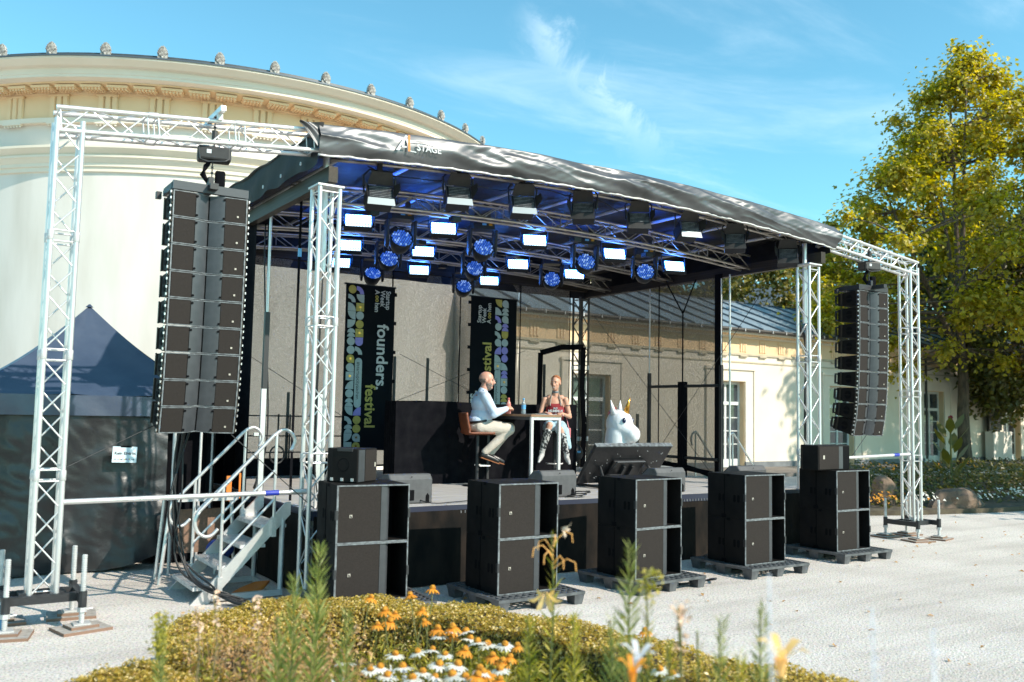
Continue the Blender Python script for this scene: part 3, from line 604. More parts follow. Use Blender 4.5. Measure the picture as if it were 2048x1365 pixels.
# ================================================================ FLOWER BED AT THE RIGHT, ROCKS
def right_bed():
    o = MB().prism([(16.2, 11.9, 0.004), (17.5, 11.4, 0.004), (20, 10.9, 0.004), (26, 10.5, 0.004), (34, 11, 0.004), (34, 17, 0.004), (27, 19, 0.004), (22, 17.4, 0.004), (18, 13.8, 0.004)], (0, 0, 0.10)).build('flower_bed_soil', 'soil'); struct(o)
    n = 9000; P = np.stack([rng.uniform(17.4, 33, n), rng.uniform(10.9, 17.5, n), rng.uniform(0.1, 0.75, n)], 1)
    keep = (P[:, 1] > 11.3+0.35*np.abs(np.sin(P[:, 0]*1.3))-0.03*(P[:, 0]-17)) & (P[:, 1] < 12.4+0.75*(P[:, 0]-17)) & (P[:, 2] < 0.35+0.3*np.sin(P[:, 0]*2.1+P[:, 1]*1.3)**2+0.05*(P[:, 1]-11))
    P = P[keep]; struct(leaves('ground_cover', P, np.tile([0, -0.3, 1.0], (len(P), 1)), 0.13, 0.6, 'leaf_dark'), 'stuff')
    for nm, mt, c, k, lab in (('small_flowers', 'petal_white', [(18.6, 11.7), (20.6, 11.6), (21.8, 11.7), (22.9, 11.9), (24.6, 12.2)], 26, ''), ('yellow_flowers', 'cone_orange', [(17.2, 12.3), (17.6, 12.0)], 40, ''), ('orange_flowers', 'petal_orange', [(20.3, 14.2), (24.2, 14.8), (25.5, 14.8), (21.5, 14.4)], 10, '')):
        P = []
        for x, y in c:
            for _ in range(k): P.append((x+random.gauss(0, 0.3), y+random.gauss(0, 0.25), (0.30 if nm != 'orange_flowers' else 0.75)+random.uniform(-.08, .12)))
        P = np.array(P); struct(leaves(nm, P, np.tile([0, -0.7, 0.8], (len(P), 1)), 0.075, 0.9, mt, jit=0.2), 'stuff')
    for lab, c, r, sd in (('reddish brown boulder at the left tip of the far flower bed', (18.3, 12.5, 0.25), (0.36, 0.3, 0.42), 1), ('large low grey brown boulder behind the right truss foot', (19.5, 11.5, 0.16), (0.85, 0.4, 0.38), 2), ('flat pale stone at the right border of the far flower bed', (27.5, 10.9, 0.1), (0.7, 0.35, 0.2), 3)):
        mb = MB(); mb.ell((0, 0, 0), r, nu=20, nv=12); rnd = random.Random(sd); ph = [rnd.uniform(0, 6) for _ in range(6)]
        mb.v = [tuple(Vector(v)*(1+0.16*math.sin(v[0]*5+ph[0])*math.cos(v[1]*7+ph[1])+0.12*math.sin(v[2]*9+ph[2]+v[0]*4))) for v in mb.v]
        o = mb.build('boulder', 'rock', None, False); o.location = c; tag(o, lab, 'rock')
    # canna with a red flower
    t = T('canna_plant', 'tall broad leaved canna with a red flower near the maple trunk', 'plant', (22.8, 13.6, 0.1))
    mb = MB()
    for k in range(14):
        a = k*2.4; h = 0.35+0.1*k; L = 0.55; c = Vector((0.15*math.cos(a), 0.15*math.sin(a), h)); d = Vector((math.cos(a)*0.6, math.sin(a)*0.6, 0.8)).normalized(); s = d.cross(Vector((0, 0, 1))).normalized()
        mb = MB(); mb.add([c, c+d*L*.4+s*.12, c+d*L*.75+s*.09, c+d*L, c+d*L*.75-s*.09, c+d*L*.4-s*.12], [(0, 1, 2, 3), (0, 3, 4, 5)]).build('leaf', 'leaf_dark', t)
    MB().tube((0, 0, 0), (0, 0, 1.9), 0.025, 6).build('stem', 'stem_green', t)
    leaves('flower', np.array([(0.02*math.cos(i), 0.02*math.sin(i), 1.85+0.012*i) for i in range(12)]), np.tile([0, -1, .5], (12, 1)), 0.14, 0.7, 'apron_red', t)
right_bed()
def fallen_leaves():
    n = 170; P = np.stack([rng.uniform(1, 19, n), rng.uniform(3.2, 11, n), np.full(n, 0.012)], 1); struct(leaves('fallen_leaves', P, np.tile([0, 0, 1.0], (n, 1)), 0.06, 0.6, 'leaf_dry', jit=0.25), 'stuff')
fallen_leaves()
def notice_board():
    t = T('notice_board', 'weathered poster board leaning on the wing wall between two doors', 'board', (42.6, 23.2, 0.12))
    blk(t, 'poster', (0, 0, 2.2), (1.1, 0.06, 1.5), 'steel_dark'); blk(t, 'base_cabinet', (0.1, -0.1, 0.75), (1.6, 0.4, 1.3), 'plaster_white')
    for sx in (-.5, .5): blk(t, 'post', (sx, 0.08, 1.5), (0.08, 0.06, 3.0), 'steel_dark')
notice_board()
# ================================================================ TRUSSES
def zt(x): return 5.20-0.47*((x-7.65)/6.72)**2      # top line of the arched roof front
def truss(name, label, cat, p0, p1, w, side, mt='aluminium', r=0.024, rb=0.0085, pitch=0.25, sec=1.0, parts=True, group=None, w2=None, couplers=True):
    """square truss from p0 to p1; p0/p1 are the centre line; side = sideways direction of one face"""
    p0 = Vector(p0); p1 = Vector(p1); t = T(name, label, cat, p0, 0, group)
    d = p1-p0; L = d.length; z = d/L; x = Vector(side); x = (x-z*x.dot(z)).normalized(); y = z.cross(x); w2 = w2 or w
    co = [x*sx*w/2+y*sy*w2/2 for sx, sy in ((-1, -1), (1, -1), (1, 1), (-1, 1))]
    for c in co: rod(t, 'chord', c, c+d, r, mt, 12)
    nsec = max(1, round(L/sec)); sl = L/nsec
    lac = MB()
    for s in range(nsec):
        a0 = s*sl+(0.05 if s else 0.03); a1 = (s+1)*sl-0.05; nz = max(2, round((a1-a0)/pitch)); st = (a1-a0)/nz
        for k in range(4):
            ca, cb = co[k], co[(k+1) % 4]
            for u in (a0, a1):
                if parts: rod(t, 'rung', ca+z*u, cb+z*u, rb, mt, 6)
                else: lac.tube(ca+z*u, cb+z*u, rb, 5, caps=False)
            for i in range(nz):
                u0 = a0+i*st; u1 = u0+st; A, B = (ca, cb) if (i+k) % 2 == 0 else (cb, ca)
                if parts: rod(t, 'brace', A+z*u0, B+z*u1, rb, mt, 6)
                else: lac.tube(A+z*u0, B+z*u1, rb, 5, caps=False)
        if couplers and s:
            for c in co: rod(t, 'coupler', c+z*(s*sl-0.045), c+z*(s*sl+0.045), r*1.22, 'aluminium_dull', 12)
    if not parts: struct(lac.build('lacing', mt, t), 'stuff')
    return t
TW = 0.215
def goalpost():
    truss('truss_tower', 'tall upright aluminium truss at the far left of the photo, in front of the gazebo', 'truss', (1.045, 9.215, 0.26), (1.045, 9.215, 4.62), TW, (1, 0, 0), sec=1.15, group='aluminium truss towers')
    truss('truss_tower', 'tall upright aluminium truss at the far right, in front of the maple trunk', 'truss', (14.25, 9.215, 0.26), (14.25, 9.215, 4.62), TW, (1, 0, 0), sec=1.15, group='aluminium truss towers')
    truss('truss_beam', 'horizontal aluminium truss carrying the left hoist, from left tower to roof', 'truss', (0.935, 9.215, 4.61), (3.45, 9.215, zt(3.45)-0.15), TW, (0, 1, 0), sec=0.95)
    truss('truss_beam', 'horizontal aluminium truss carrying the right hoist, from right tower to roof', 'truss', (14.36, 9.215, 4.61), (11.95, 9.215, zt(11.95)-0.15), TW, (0, 1, 0), sec=0.95)
    truss('roof_tower', 'lattice tower holding the front left corner of the stage roof', 'truss', (3.60, 9.22, 0.02), (3.60, 9.22, 4.38), 0.225, (1, 0, 0), sec=1.45, group='lattice towers of the stage roof')
    truss('roof_tower', 'lattice tower holding the front right corner of the stage roof', 'truss', (11.60, 9.22, 0.02), (11.60, 9.22, 4.36), 0.225, (1, 0, 0), sec=1.45, group='lattice towers of the stage roof')
    truss('roof_tower', 'lattice tower coloured as in shade at the back right corner of the stage', 'truss', (11.46, 14.85, 0.02), (11.46, 14.85, 4.4), 0.225, (1, 0, 0), 'truss_shaded', sec=1.45, group='lattice towers of the stage roof')
    for x, l in ((3.60, 'left'), (11.60, 'right')):
        t = T('tower_head', 'top plate and pole between the front %s tower and the roof beam' % l, 'bracket', (x, 9.22, 4.38))
        blk(t, 'plate', (0, 0, 0.012), (0.30, 0.30, 0.02), 'aluminium_dull'); rod(t, 'pole', (0.02, 0.08, -0.9), (0.02, 0.08, 0.42), 0.036, 'aluminium')
        blk(t, 'clamp', (0.02, 0.08, 0.42), (0.10, 0.10, 0.10), 'steel_dark')
goalpost()
def outrigger(cx, lab, dz=0.0):
    t = T('jack_outrigger', 'black outrigger frame with four threaded jacks under the %s truss tower' % lab, 'outrigger', (cx, 9.215, 0))
    e = 0.30
    for sy in (-0.14, 0.14): blk(t, 'beam', (0, sy, 0.27), (2*e, 0.06, 0.075), 'black_metal')
    for sx in (-e, e): blk(t, 'beam', (sx, 0, 0.272), (0.062, 2*e, 0.077), 'black_metal')
    for sx in (-0.16, 0.16): blk(t, 'cross_beam', (sx, 0, 0.275), (0.055, 0.22, 0.09), 'black_metal')
    for sx in (-1, 1):
        for sy in (-1, 1):
            x, y = sx*e, sy*e; j = MB().tube((x, y, 0.05), (x, y, 0.66), 0.020, 10)
            for k in range(38): j.tube((x, y, 0.06+k*0.0158), (x, y, 0.066+k*0.0158), 0.0245, 8)
            j.build('jack_screw', 'aluminium_dull', t)
            MB().tube((x, y, 0.20), (x, y, 0.34), 0.036, 10).build('sleeve', 'black_metal', t)
            MB().tube((x, y, 0.16), (x, y, 0.20), 0.040, 6).tube((x, y, 0.175), (x+0.09, y+0.02, 0.18), 0.009, 6).build('wing_nut', 'aluminium_dull', t)
            blk(t, 'foot_plate', (x, y, 0.060), (0.14, 0.14, 0.012), 'aluminium_dull')
    k = 0
    for sx in (-1, 1):
        for sy in (-1, 1):
            pos = ('front' if sy < 0 else 'back')+' '+('left' if sx < 0 else 'right'); a = 0.12*((k*7) % 5-2); k += 1
            for q, (s, z, h) in enumerate(((0.42, 0.0, 0.026), (0.24, 0.027, 0.024))):
                b = T('ground_board', '%s plywood board under the %s jack of the %s truss base' % (('large lower', 'small upper')[q], pos, lab), 'board', (cx+sx*e, 9.215+sy*e, z), a, 'boards under the truss bases')
                blk(b, 'sheet', (0, 0, h/2), (s, s*0.8, h), 'plywood_edge'); blk(b, 'top_face', (0, 0, h), (s-0.004, s*0.8-0.004, 0.003), 'plywood')
outrigger(1.045, 'left'); outrigger(14.25, 'right')
def rail(label, p0, p1):
    t = T('guard_rail', label, 'rail', p0); d = Vector(p1)-Vector(p0); rod(t, 'tube', (0, 0, 0), d, 0.025, 'aluminium', 14)
    u = d.normalized(); rod(t, 'end_sleeve', d*0.80, d*0.86, 0.0275, 'blue_edge', 14); rod(t, 'end_sleeve', d*0.93, d, 0.0275, 'aluminium_dull', 14)
rail('horizontal aluminium tube from the left truss tower to the stage corner, above the steps', (1.16, 9.12, 1.11), (3.50, 9.15, 1.13))
rail('horizontal aluminium tube from the stage corner to the right truss tower', (11.72, 9.15, 1.36), (14.14, 9.15, 1.42))

# ================================================================ STAGE DECK
def stage():
    t = T('stage', 'raised stage platform with grey plywood deck and black front skirt', 'stage', (3.6, 9.28, 0))
    W, Dp, H = 8.15, 5.8, 0.91; nx, ny = 5, 6; px, py = W/nx, Dp/ny
    k = 0
    for i in range(nx):
        for j in range(ny): blk(t, 'deck_panel', (px*(i+.5), py*(j+.5), H-0.02+0.0008*((i*3+j) % 3)), (px-0.008, py-0.008, 0.04), 'deck')
    blk(t, 'edge_profile', (W/2, -0.012, H-0.055), (W, 0.02, 0.10), 'deck_edge'); blk(t, 'edge_profile', (-0.012, Dp/2, H-0.055), (0.02, Dp, 0.10), 'deck_edge')
    blk(t, 'edge_profile', (W+0.012, Dp/2, H-0.055), (0.02, Dp, 0.10), 'deck_edge')
    for i in range(nx+1):
        for j in (0.12, Dp/2, Dp-0.1): rod(t, 'leg', (min(W-.05, max(.05, px*i)), j, 0), (min(W-.05, max(.05, px*i)), j, H-0.05), 0.024, 'aluminium_dull')
    def sk(L, n):
        def f(u, v): s = u*L; return Vector((s, -0.035-0.012*math.sin(s*9+math.sin(s*2.3)*2)*(1-v)-0.02*math.sin(s*1.9), 0.01+v*(H-0.07)))
        return f
    MB().grid(sk(W, 0), 160, 6).build('front_skirt', 'skirt_cloth', t, True)
    mb = MB(); mb.grid(sk(Dp, 0), 100, 6); mb.v = [(v[1], v[0], v[2]) for v in mb.v]; mb.build('side_skirt', 'skirt_cloth', t, True)
    st = MB(); x = 0.05
    while x < W: st.box((x, -0.026, H-0.085), (0.012, 0.01, 0.03)); x += 0.055
    struct(st.build('hook_strip', 'cabinet_edge', t), 'stuff')
stage()
# ================================================================ ROOF
def roof():
    t = T('stage_roof', 'arched black stage canopy with wrinkled shiny front valance', 'stage roof', (3.45, 9.05, 0)); ox, oy = 3.45, 9.05
    X0, X1, YB = 3.42, 12.02, 15.3
    def sheet(u, v):
        x = X0+(X1-X0)*u; y = 9.06+(YB-9.06)*v; sag = 0.035*math.sin(v*math.pi*6)**2+0.02*math.sin(u*31)*math.sin(v*9)
        return Vector((x-ox, y-oy, zt(x)-0.02-sag))
    o = MB().grid(sheet, 70, 48).build('canopy', 'canopy_inside', t, True); sd = o.modifiers.new('thick', 'SOLIDIFY'); sd.thickness = 0.012; sd.offset = 1
    # front valance with folds
    nz = noise_fold
    def val(u, v):
        x = X0+(X1-X0)*u; top = zt(x)+0.035; bot = zt(x)-0.315-0.012*abs(math.sin(x*7.5)); z = bot+(top-bot)*v
        bul = 0.075*math.sin(v*math.pi)**0.7
        w = nz(x, v)
        w *= 1-0.85*math.exp(-((x-4.60)/0.45)**4)
        y = 9.045-bul-w*(0.35+0.65*math.sin(v*math.pi))
        if v > 0.93: y += (v-0.93)*1.2
        return Vector((x-ox, y-oy, z))
    MB().grid(val, 620, 40).build('front_valance', 'canopy', t, True)
    hem = [Vector((X0+(X1-X0)*i/200-ox, 9.03-oy-0.006*math.sin(i*1.7), zt(X0+(X1-X0)*i/200)-0.318-0.012*abs(math.sin((X0+(X1-X0)*i/200)*7.5)))) for i in range(201)]
    MB().path(hem, 0.012, 6).build('hem_rope', 'aluminium_dull', t, True)
    # loose left flap over the wing truss
    def flap(u, v): 
        x = 3.20+0.26*u; z0 = zt(3.3)+0.035-(1-u)*0.02; d = 0.30*u**1.1+0.02
        return Vector((x-ox, 9.04-oy-0.03*math.sin(v*9+u*5)*v-0.02, z0-d*(1-v)))
    MB().grid(flap, 10, 16).build('corner_flap', 'canopy', t, True)
    for X, lab in ((3.44, 'l'), (12.0, 'r')):
        def side(u, v):
            y = 9.1+6.1*u; zb = 4.62-0.02*math.sin(u*40); ztop = zt(X)-0.02
            return Vector((X-ox+(0.010*math.sin(u*65+v*3)*(1-v)+0.006*math.sin(u*23+v*6))*(1 if lab == 'l' else -1), y-oy, zb+(ztop-zb)*v))
        MB().grid(side, 150, 10).build('side_valance', 'canopy_side', t, True)
    for k in range(9): MB().lathe([(0.012, -0.004), (0.022, -0.004), (0.022, 0.004), (0.012, 0.004), (0.012, -0.004)], n=12, m=Matrix.Translation((3.40-ox, 9.5+k*0.65-oy, 4.69)) @ Matrix.Rotation(R(90), 4, 'Y')).build('eyelet', 'aluminium', t)
    # steel side beams and eaves
    for X in (3.62, 11.80):
        blk(t, 'side_beam', (X-ox, 12.1-oy, 4.52), (0.10, 6.0, 0.17), 'steel_dark' if X < 5 else 'steel_dark')
        blk(t, 'beam_end_cap', (X-ox, 9.09-oy, 4.52), (0.104, 0.012, 0.174), 'steel_dark')
    blk(t, 'rear_beam', (7.7-ox, 15.05-oy, 4.66), (8.3, 0.10, 0.20), 'steel_dark')
    def rear(u, v): x = X0+0.1+(X1-X0-0.2)*u; return Vector((x-ox, 15.14-oy+0.02*math.sin(u*50), 4.42+(zt(x)-0.03-4.42)*v))
    MB().grid(rear, 90, 4).build('rear_valance', 'canopy_inside', t, True)
    for k in range(9):      # lengthwise purlins
        x = 4.0+k*0.93; rod(t, 'purlin', (x-ox, 0.15, zt(x)-0.13), (x-ox, 6.1, zt(x)-0.13), 0.026, 'aluminium_dull')
    # maker's mark on the valance
    bx = 4.42; m = Matrix.Translation((bx-ox, 8.932-oy, zt(bx)-0.165)) @ Matrix.Rotation(R(90), 4, 'X')
    m = m @ Matrix.Rotation(R(2.5), 4, 'Z')
    text('STAGE', 0.105, 'print_white', t, 'logo_word', m @ Matrix.Translation((0.12, -0.02, 0)), 0.002)
    lg = MB(); 
    lg.prism([(-0.145, -0.05, 0), (-0.10, -0.05, 0), (0.005, 0.12, 0), (-0.02, 0.135, 0)], (0, 0, 0.002), m)
    lg.prism([(-0.09, -0.01, 0), (-0.01, -0.01, 0), (-0.01, 0.008, 0), (-0.08, 0.008, 0)], (0, 0, 0.002), m)
    lg.prism([(0.005, 0.075, 0), (0.12, 0.098, 0), (0.25, 0.105, 0), (0.41, 0.088, 0), (0.41, 0.078, 0), (0.25, 0.093, 0), (0.12, 0.086, 0)], (0, 0, 0.002), m)
    lg.prism([(0.035, -0.045, 0), (0.11, -0.05, 0), (0.11, -0.04, 0), (0.035, -0.035, 0)], (0, 0, 0.002), m)
    lg.build('logo_mark', 'print_white', t)
    MB().prism([(0.008, -0.045, 0), (0.034, -0.045, 0), (0.034, 0.14, 0), (0.008, 0.14, 0)], (0, 0, 0.0025), m).build('logo_bar', 'print_orange', t)
from mathutils import noise as mn
def noise_fold(x, v):
    x = x+0.25*v
    a = mn.noise(Vector((x*0.9, v*1.2, 3.1)))*0.09
    b = mn.noise(Vector((x*1.7+v*1.2, v*2.6, 7.7)))*0.07
    c = 1-abs(mn.noise(Vector((x*1.1+v*1.6, v*2.2, 1.7))))*2
    d = mn.noise(Vector((x*9-v*9, v*2.5, 9.1)))*0.007*(0.4+v)
    return a+b*0.8+0.026*max(0, c)**2+d
roof()
def inner_trusses():
    rows = ((9.34, 'front valance'), (10.62, 'front row of lamps'), (12.5, 'middle row of lamps'), (14.3, 'rear row of lamps'))
    for y, lab in rows:
        t = T('arched_truss', 'arched aluminium truss across the stage roof above the %s' % lab, 'truss', (3.7, y, 0), 0, 'arched trusses under the canopy')
        n = 24; w = 0.20; lac = MB(); dz = 0.30 if y > 9.5 else 0.04
        def pt(i, sy, sz): x = 3.72+(11.72-3.72)*i/n; return Vector((x-3.7, sy*w/2, zt(x)-dz-(0 if sz else 0.22)))
        for sy in (-1, 1):
            for sz in (0, 1):
                MB().path([pt(i, sy, sz) for i in range(n+1)], 0.021, 8).build('chord', 'truss_inner', t, True)
        for i in range(n):
            for sy in (-1, 1):
                lac.tube(pt(i, sy, i % 2), pt(i+1, sy, (i+1) % 2), 0.009, 5, caps=False)
                if i % 3 == 0: lac.tube(pt(i, sy, 0), pt(i, sy, 1), 0.009, 5, caps=False)
            for sz in (0, 1):
                a = 1 if i % 2 else -1; lac.tube(pt(i, a, sz), pt(i+1, -a, sz), 0.009, 5, caps=False)
        struct(lac.build('lacing', 'truss_inner', t), 'stuff')
inner_trusses()

# ================================================================ SCRIM WALLS AND CURTAINS
def scrims():
    t = T('rear_scrim', 'large woven grey mesh backdrop across the back of the stage', 'mesh backdrop', (3.7, 15.12, 0))
    xs = [0, 1.95, 3.55, 5.0, 6.4, 7.65]
    for a, b in zip(xs[:-1], xs[1:]):
        MB().grid(lambda u, v, a=a, b=b: Vector((a+(b-a)*u, 0.03*math.sin((a+(b-a)*u)*3+v*2)+0.02*math.sin(v*17+a), 1.0+v*3.6)), 12, 24).build('mesh_panel', 'scrim', t, True)
        blk(t, 'seam', (b, -0.035, 2.8), (0.022, 0.008, 3.6), 'black_cloth')
    MB().path([(0, -.02, 1.0), (2, -.02, 0.97), (4, -.03, 1.0), (7.65, -.02, 0.98)], 0.02, 6).build('bottom_hem', 'black_cloth', t)
    t = T('side_scrim', 'woven grey mesh wall along the right side of the stage with black tape borders', 'mesh backdrop', (11.74, 11.2, 0))
    def zb(y): return 0.93+0.19*math.sin(math.pi*min(1, y/3.7))*0.9
    MB().grid(lambda u, v: Vector((0.02*math.sin(u*9+v*3), 3.75*u, zb(3.75*u)+(4.45-zb(3.75*u))*v)), 30, 20).build('mesh_panel', 'scrim_side_shaded', t, True)
    blk(t, 'border', (0.0, 0.05, 2.7), (0.03, 0.16, 3.6), 'black_cloth')
    blk(t, 'seam', (-0.03, 1.55, 2.9), (0.01, 0.02, 3.1), 'black_cloth')
    MB().path([(-0.03, 3.75*i/16, zb(3.75*i/16)+0.02) for i in range(17)], [0.05+0.01*math.sin(i*2.1) for i in range(17)], 8).build('rolled_hem', 'black_cloth', t, True)
    t = T('side_curtain', 'black curtain strip closing the left side of the stage behind the hanging speakers', 'curtain', (3.64, 11.75, 0.9))
    MB().grid(lambda u, v: Vector((0.03*math.sin(u*40), 3.3*u, 3.65*v)), 80, 4).build('cloth', 'black_cloth', t, True)
    t = T('black_doorway_frame', 'black taped doorway outline on the rear mesh behind the unicorn', 'frame', (11.25, 14.6, 0.9))
    pts = [(-1.0, 0, 0), (-0.97, 0, 2.28), (-0.45, 0, 2.42), (0.1, 0, 2.45), (0.08, 0, 1.6), (0.14, 0, 0.9), (0.12, 0, 0)]
    for a, b in zip(pts[:-1], pts[1:]): 
        m = MB(); d = (Vector(b)-Vector(a)).normalized(); s = Vector((d.z, 0, -d.x))*0.055
        m.prism([Vector(a)-s, Vector(a)+s, Vector(b)+s, Vector(b)-s], (0, 0.02, 0)); m.build('tape', 'black_cloth', t)
    # black masking cloth at centre left
    t = T('stage_masking', 'black cloth covered table block behind the seated man', 'curtain', (5.85, 11.95, 0.91))
    def fr(u, v): s = u*3.3; return Vector((s, 0.012*math.sin(s*22)+0.02*math.sin(s*5), v*1.22+0.012*math.sin(s*2.5)*v))
    MB().grid(fr, 200, 4).build('front_cloth', 'black_cloth', t, True)
    MB().grid(lambda u, v: Vector((0.01*math.sin(v*30), v*0.35, u*1.22)), 4, 60).build('side_cloth', 'black_cloth', t, True)
    MB().grid(lambda u, v: Vector((u*3.3, v*0.35, 1.22+0.012*math.sin(u*9))), 30, 4).build('top_cloth', 'black_cloth', t, True)
scrims()
def stage_rails():
    def post(x, y, h, lab, thin=True, sq=0.055):
        t = T('rail_post', lab, 'post', (x, y, 0.91)); blk(t, 'tube', (0, 0, h/2), (sq, sq, h), 'black_metal')
        if thin: rod(t, 'thin_pole', (0, 0, h), (0, 0, 3.5), 0.013, 'aluminium_dull', 8)
    post(11.70, 13.0, 1.88, 'black post on the right stage side, left of the cross railing')
    post(11.70, 11.15, 1.98, 'black post at the front right of the stage side railing')
    post(7.17, 14.75, 2.05, 'slim black post against the mesh right of the founders banner', False, 0.04)
    post(7.84, 14.75, 2.05, 'slim black post against the mesh above the black masking cloth', False, 0.04)
    post(10.44, 14.7, 2.05, 'slim black post against the mesh between man and woman', False, 0.04)
    post(12.9, 14.7, 1.1, 'short black post behind the unicorn', False, 0.05)
    post(5.22, 14.75, 1.35, 'slim black post on the back left railing', False, 0.04)
    t = T('side_railing', 'black cross railing on the right stage side in front of the mesh', 'railing', (11.68, 11.2, 0.91))
    for z in (0.33, 1.62): rod(t, 'cross_rail', (0, 0, z), (0, 1.8, z), 0.028, 'black_metal')
    blk(t, 'mid_post', (0, 0.88, 0.85), (0.09, 0.16, 1.7), 'black_cloth')
    rod(t, 'upper_strap', (0, 0.88, 1.7), (0, 0.88, 3.0), 0.014, 'black_cloth', 6)
    rod(t, 'fork_strap', (0, 0.88, 2.95), (0, 0.55, 3.55), 0.012, 'black_cloth', 6); rod(t, 'fork_strap', (0, 0.88, 2.95), (0, 1.3, 3.55), 0.012, 'black_cloth', 6)
    t = T('side_railing', 'thin black railing frames at the back left of the stage', 'railing', (4.3, 14.7, 0.91))
    for z in (0.35, 0.62, 0.95): rod(t, 'cross_rail', (0, 0, z), (2.2, 0, z), 0.011, 'black_metal', 8)
    for x in (0, 0.75, 0.95, 1.3, 2.2): rod(t, 'upright', (x, 0, 0), (x, 0, 0.98), 0.015, 'black_metal', 8)
    for lab, a, b in (('thin black bracing wire crossing the mesh from lower left, behind the left banner', (4.2, 14.6, 3.0), (6.6, 14.6, 1.6)), ('thin black bracing wire rising to the right behind the middle of the stage', (7.0, 14.6, 2.1), (9.9, 14.6, 3.2)),
                     ('thin black bracing wire falling to the right behind the middle of the stage', (7.2, 14.62, 3.0), (9.6, 14.62, 2.0)), ('thin bracing wire across the right side mesh, rising to the front', (11.6, 13.0, 0.95), (11.6, 10.2, 4.0)),
                     ('thin bracing wire across the right side mesh, falling to the front', (11.62, 14.6, 4.0), (11.62, 11.3, 1.0)), ('thin tether line from the left array to the gazebo wall', (1.17, 9.1, 1.42), (1.99, 9.45, 1.80)), ('thin tether line from the left array down to the stage corner', (2.65, 9.1, 1.72), (3.55, 9.1, 0.95)), ('thin tether line from the right array to the stage corner', (12.95, 9.15, 1.75), (12.4, 9.2, 1.2))):
        t = T('bracing_wire', lab, 'wire', a); rod(t, 'wire', (0, 0, 0), Vector(b)-Vector(a), 0.005, 'black_metal', 5)
    for x, y, r, lab in ((4.66, 11.5, .018, 'grey pole hanging down at the left edge of the mesh backdrop'), (11.70, 10.95, .018, 'thin aluminium pole at the right edge of the mesh')):
        t = T('hanging_pole', lab, 'pole', (x, y, 0.91)); rod(t, 'tube', (0, 0, 0), (0, 0, 3.55), r, 'aluminium')
    t = T('ratchet_strap', 'black ratchet strap hanging inside the front left tower', 'strap', (3.75, 10.4, 0.91)); blk(t, 'webbing', (0, 0, 1.8), (0.03, 0.006, 3.6), 'black_cloth'); blk(t, 'buckle', (0, -0.01, 2.95), (0.04, 0.02, 0.1), 'label_blue')
stage_rails()

# ================================================================ BANNERS
def pattern_tile(mbs, kind, x, y, s, rnd):
    """one printed shape in a cell with lower left corner x,y"""
    mb = mbs
    def arc(cx, cy, r, a0, a1, n=14): return [(cx+r*math.cos(a0+(a1-a0)*i/n), cy+r*math.sin(a0+(a1-a0)*i/n), 0) for i in range(n+1)]
    e = s*0.97; d = (0, 0, 0.0015)
    if kind == 'circle': mb.prism(arc(x+s/2, y+s/2, e/2, 0, 2*math.pi, 24)[:-1], d)
    elif kind == 'square': mb.prism([(x, y, 0), (x+e, y, 0), (x+e, y+e, 0), (x, y+e, 0)], d)
    elif kind == 'quarter':
        q = rnd.randrange(4); c = [(x, y, 0), (x+e, y, 1), (x+e, y+e, 2), (x, y+e, 3)][q]; a = q*math.pi/2
        mb.prism([(c[0], c[1], 0)]+arc(c[0], c[1], e, a, a+math.pi/2), d)
    elif kind == 'half2':
        for k in (0, 1): mb.prism(arc(x+s/2, y+e*(0.5*k), e/2, 0, math.pi), d)
    elif kind == 'leaf':
        mb.prism([(x, y+e, 0)]+[(x+e, y+e, 0)]+arc(x+e/2, y+e/2, e/2, 0, -math.pi*1.0), d)
    elif kind == 'ring':
        a, b = arc(x+s/2, y, e/2*1.9, math.pi*0.0, math.pi*0.5), arc(x+s/2, y, e/2*0.9, math.pi*0.5, 0)
        a = [(p[0]-s/2, p[1], 0) for p in a]; b = [(p[0]-s/2, p[1], 0) for p in b]; mb.prism(a+b, d)
    elif kind == 'drop':
        mb.prism([(x+e, y, 0)]+arc(x+e/2, y+e/2, e/2, 0, math.pi*1.5), d)
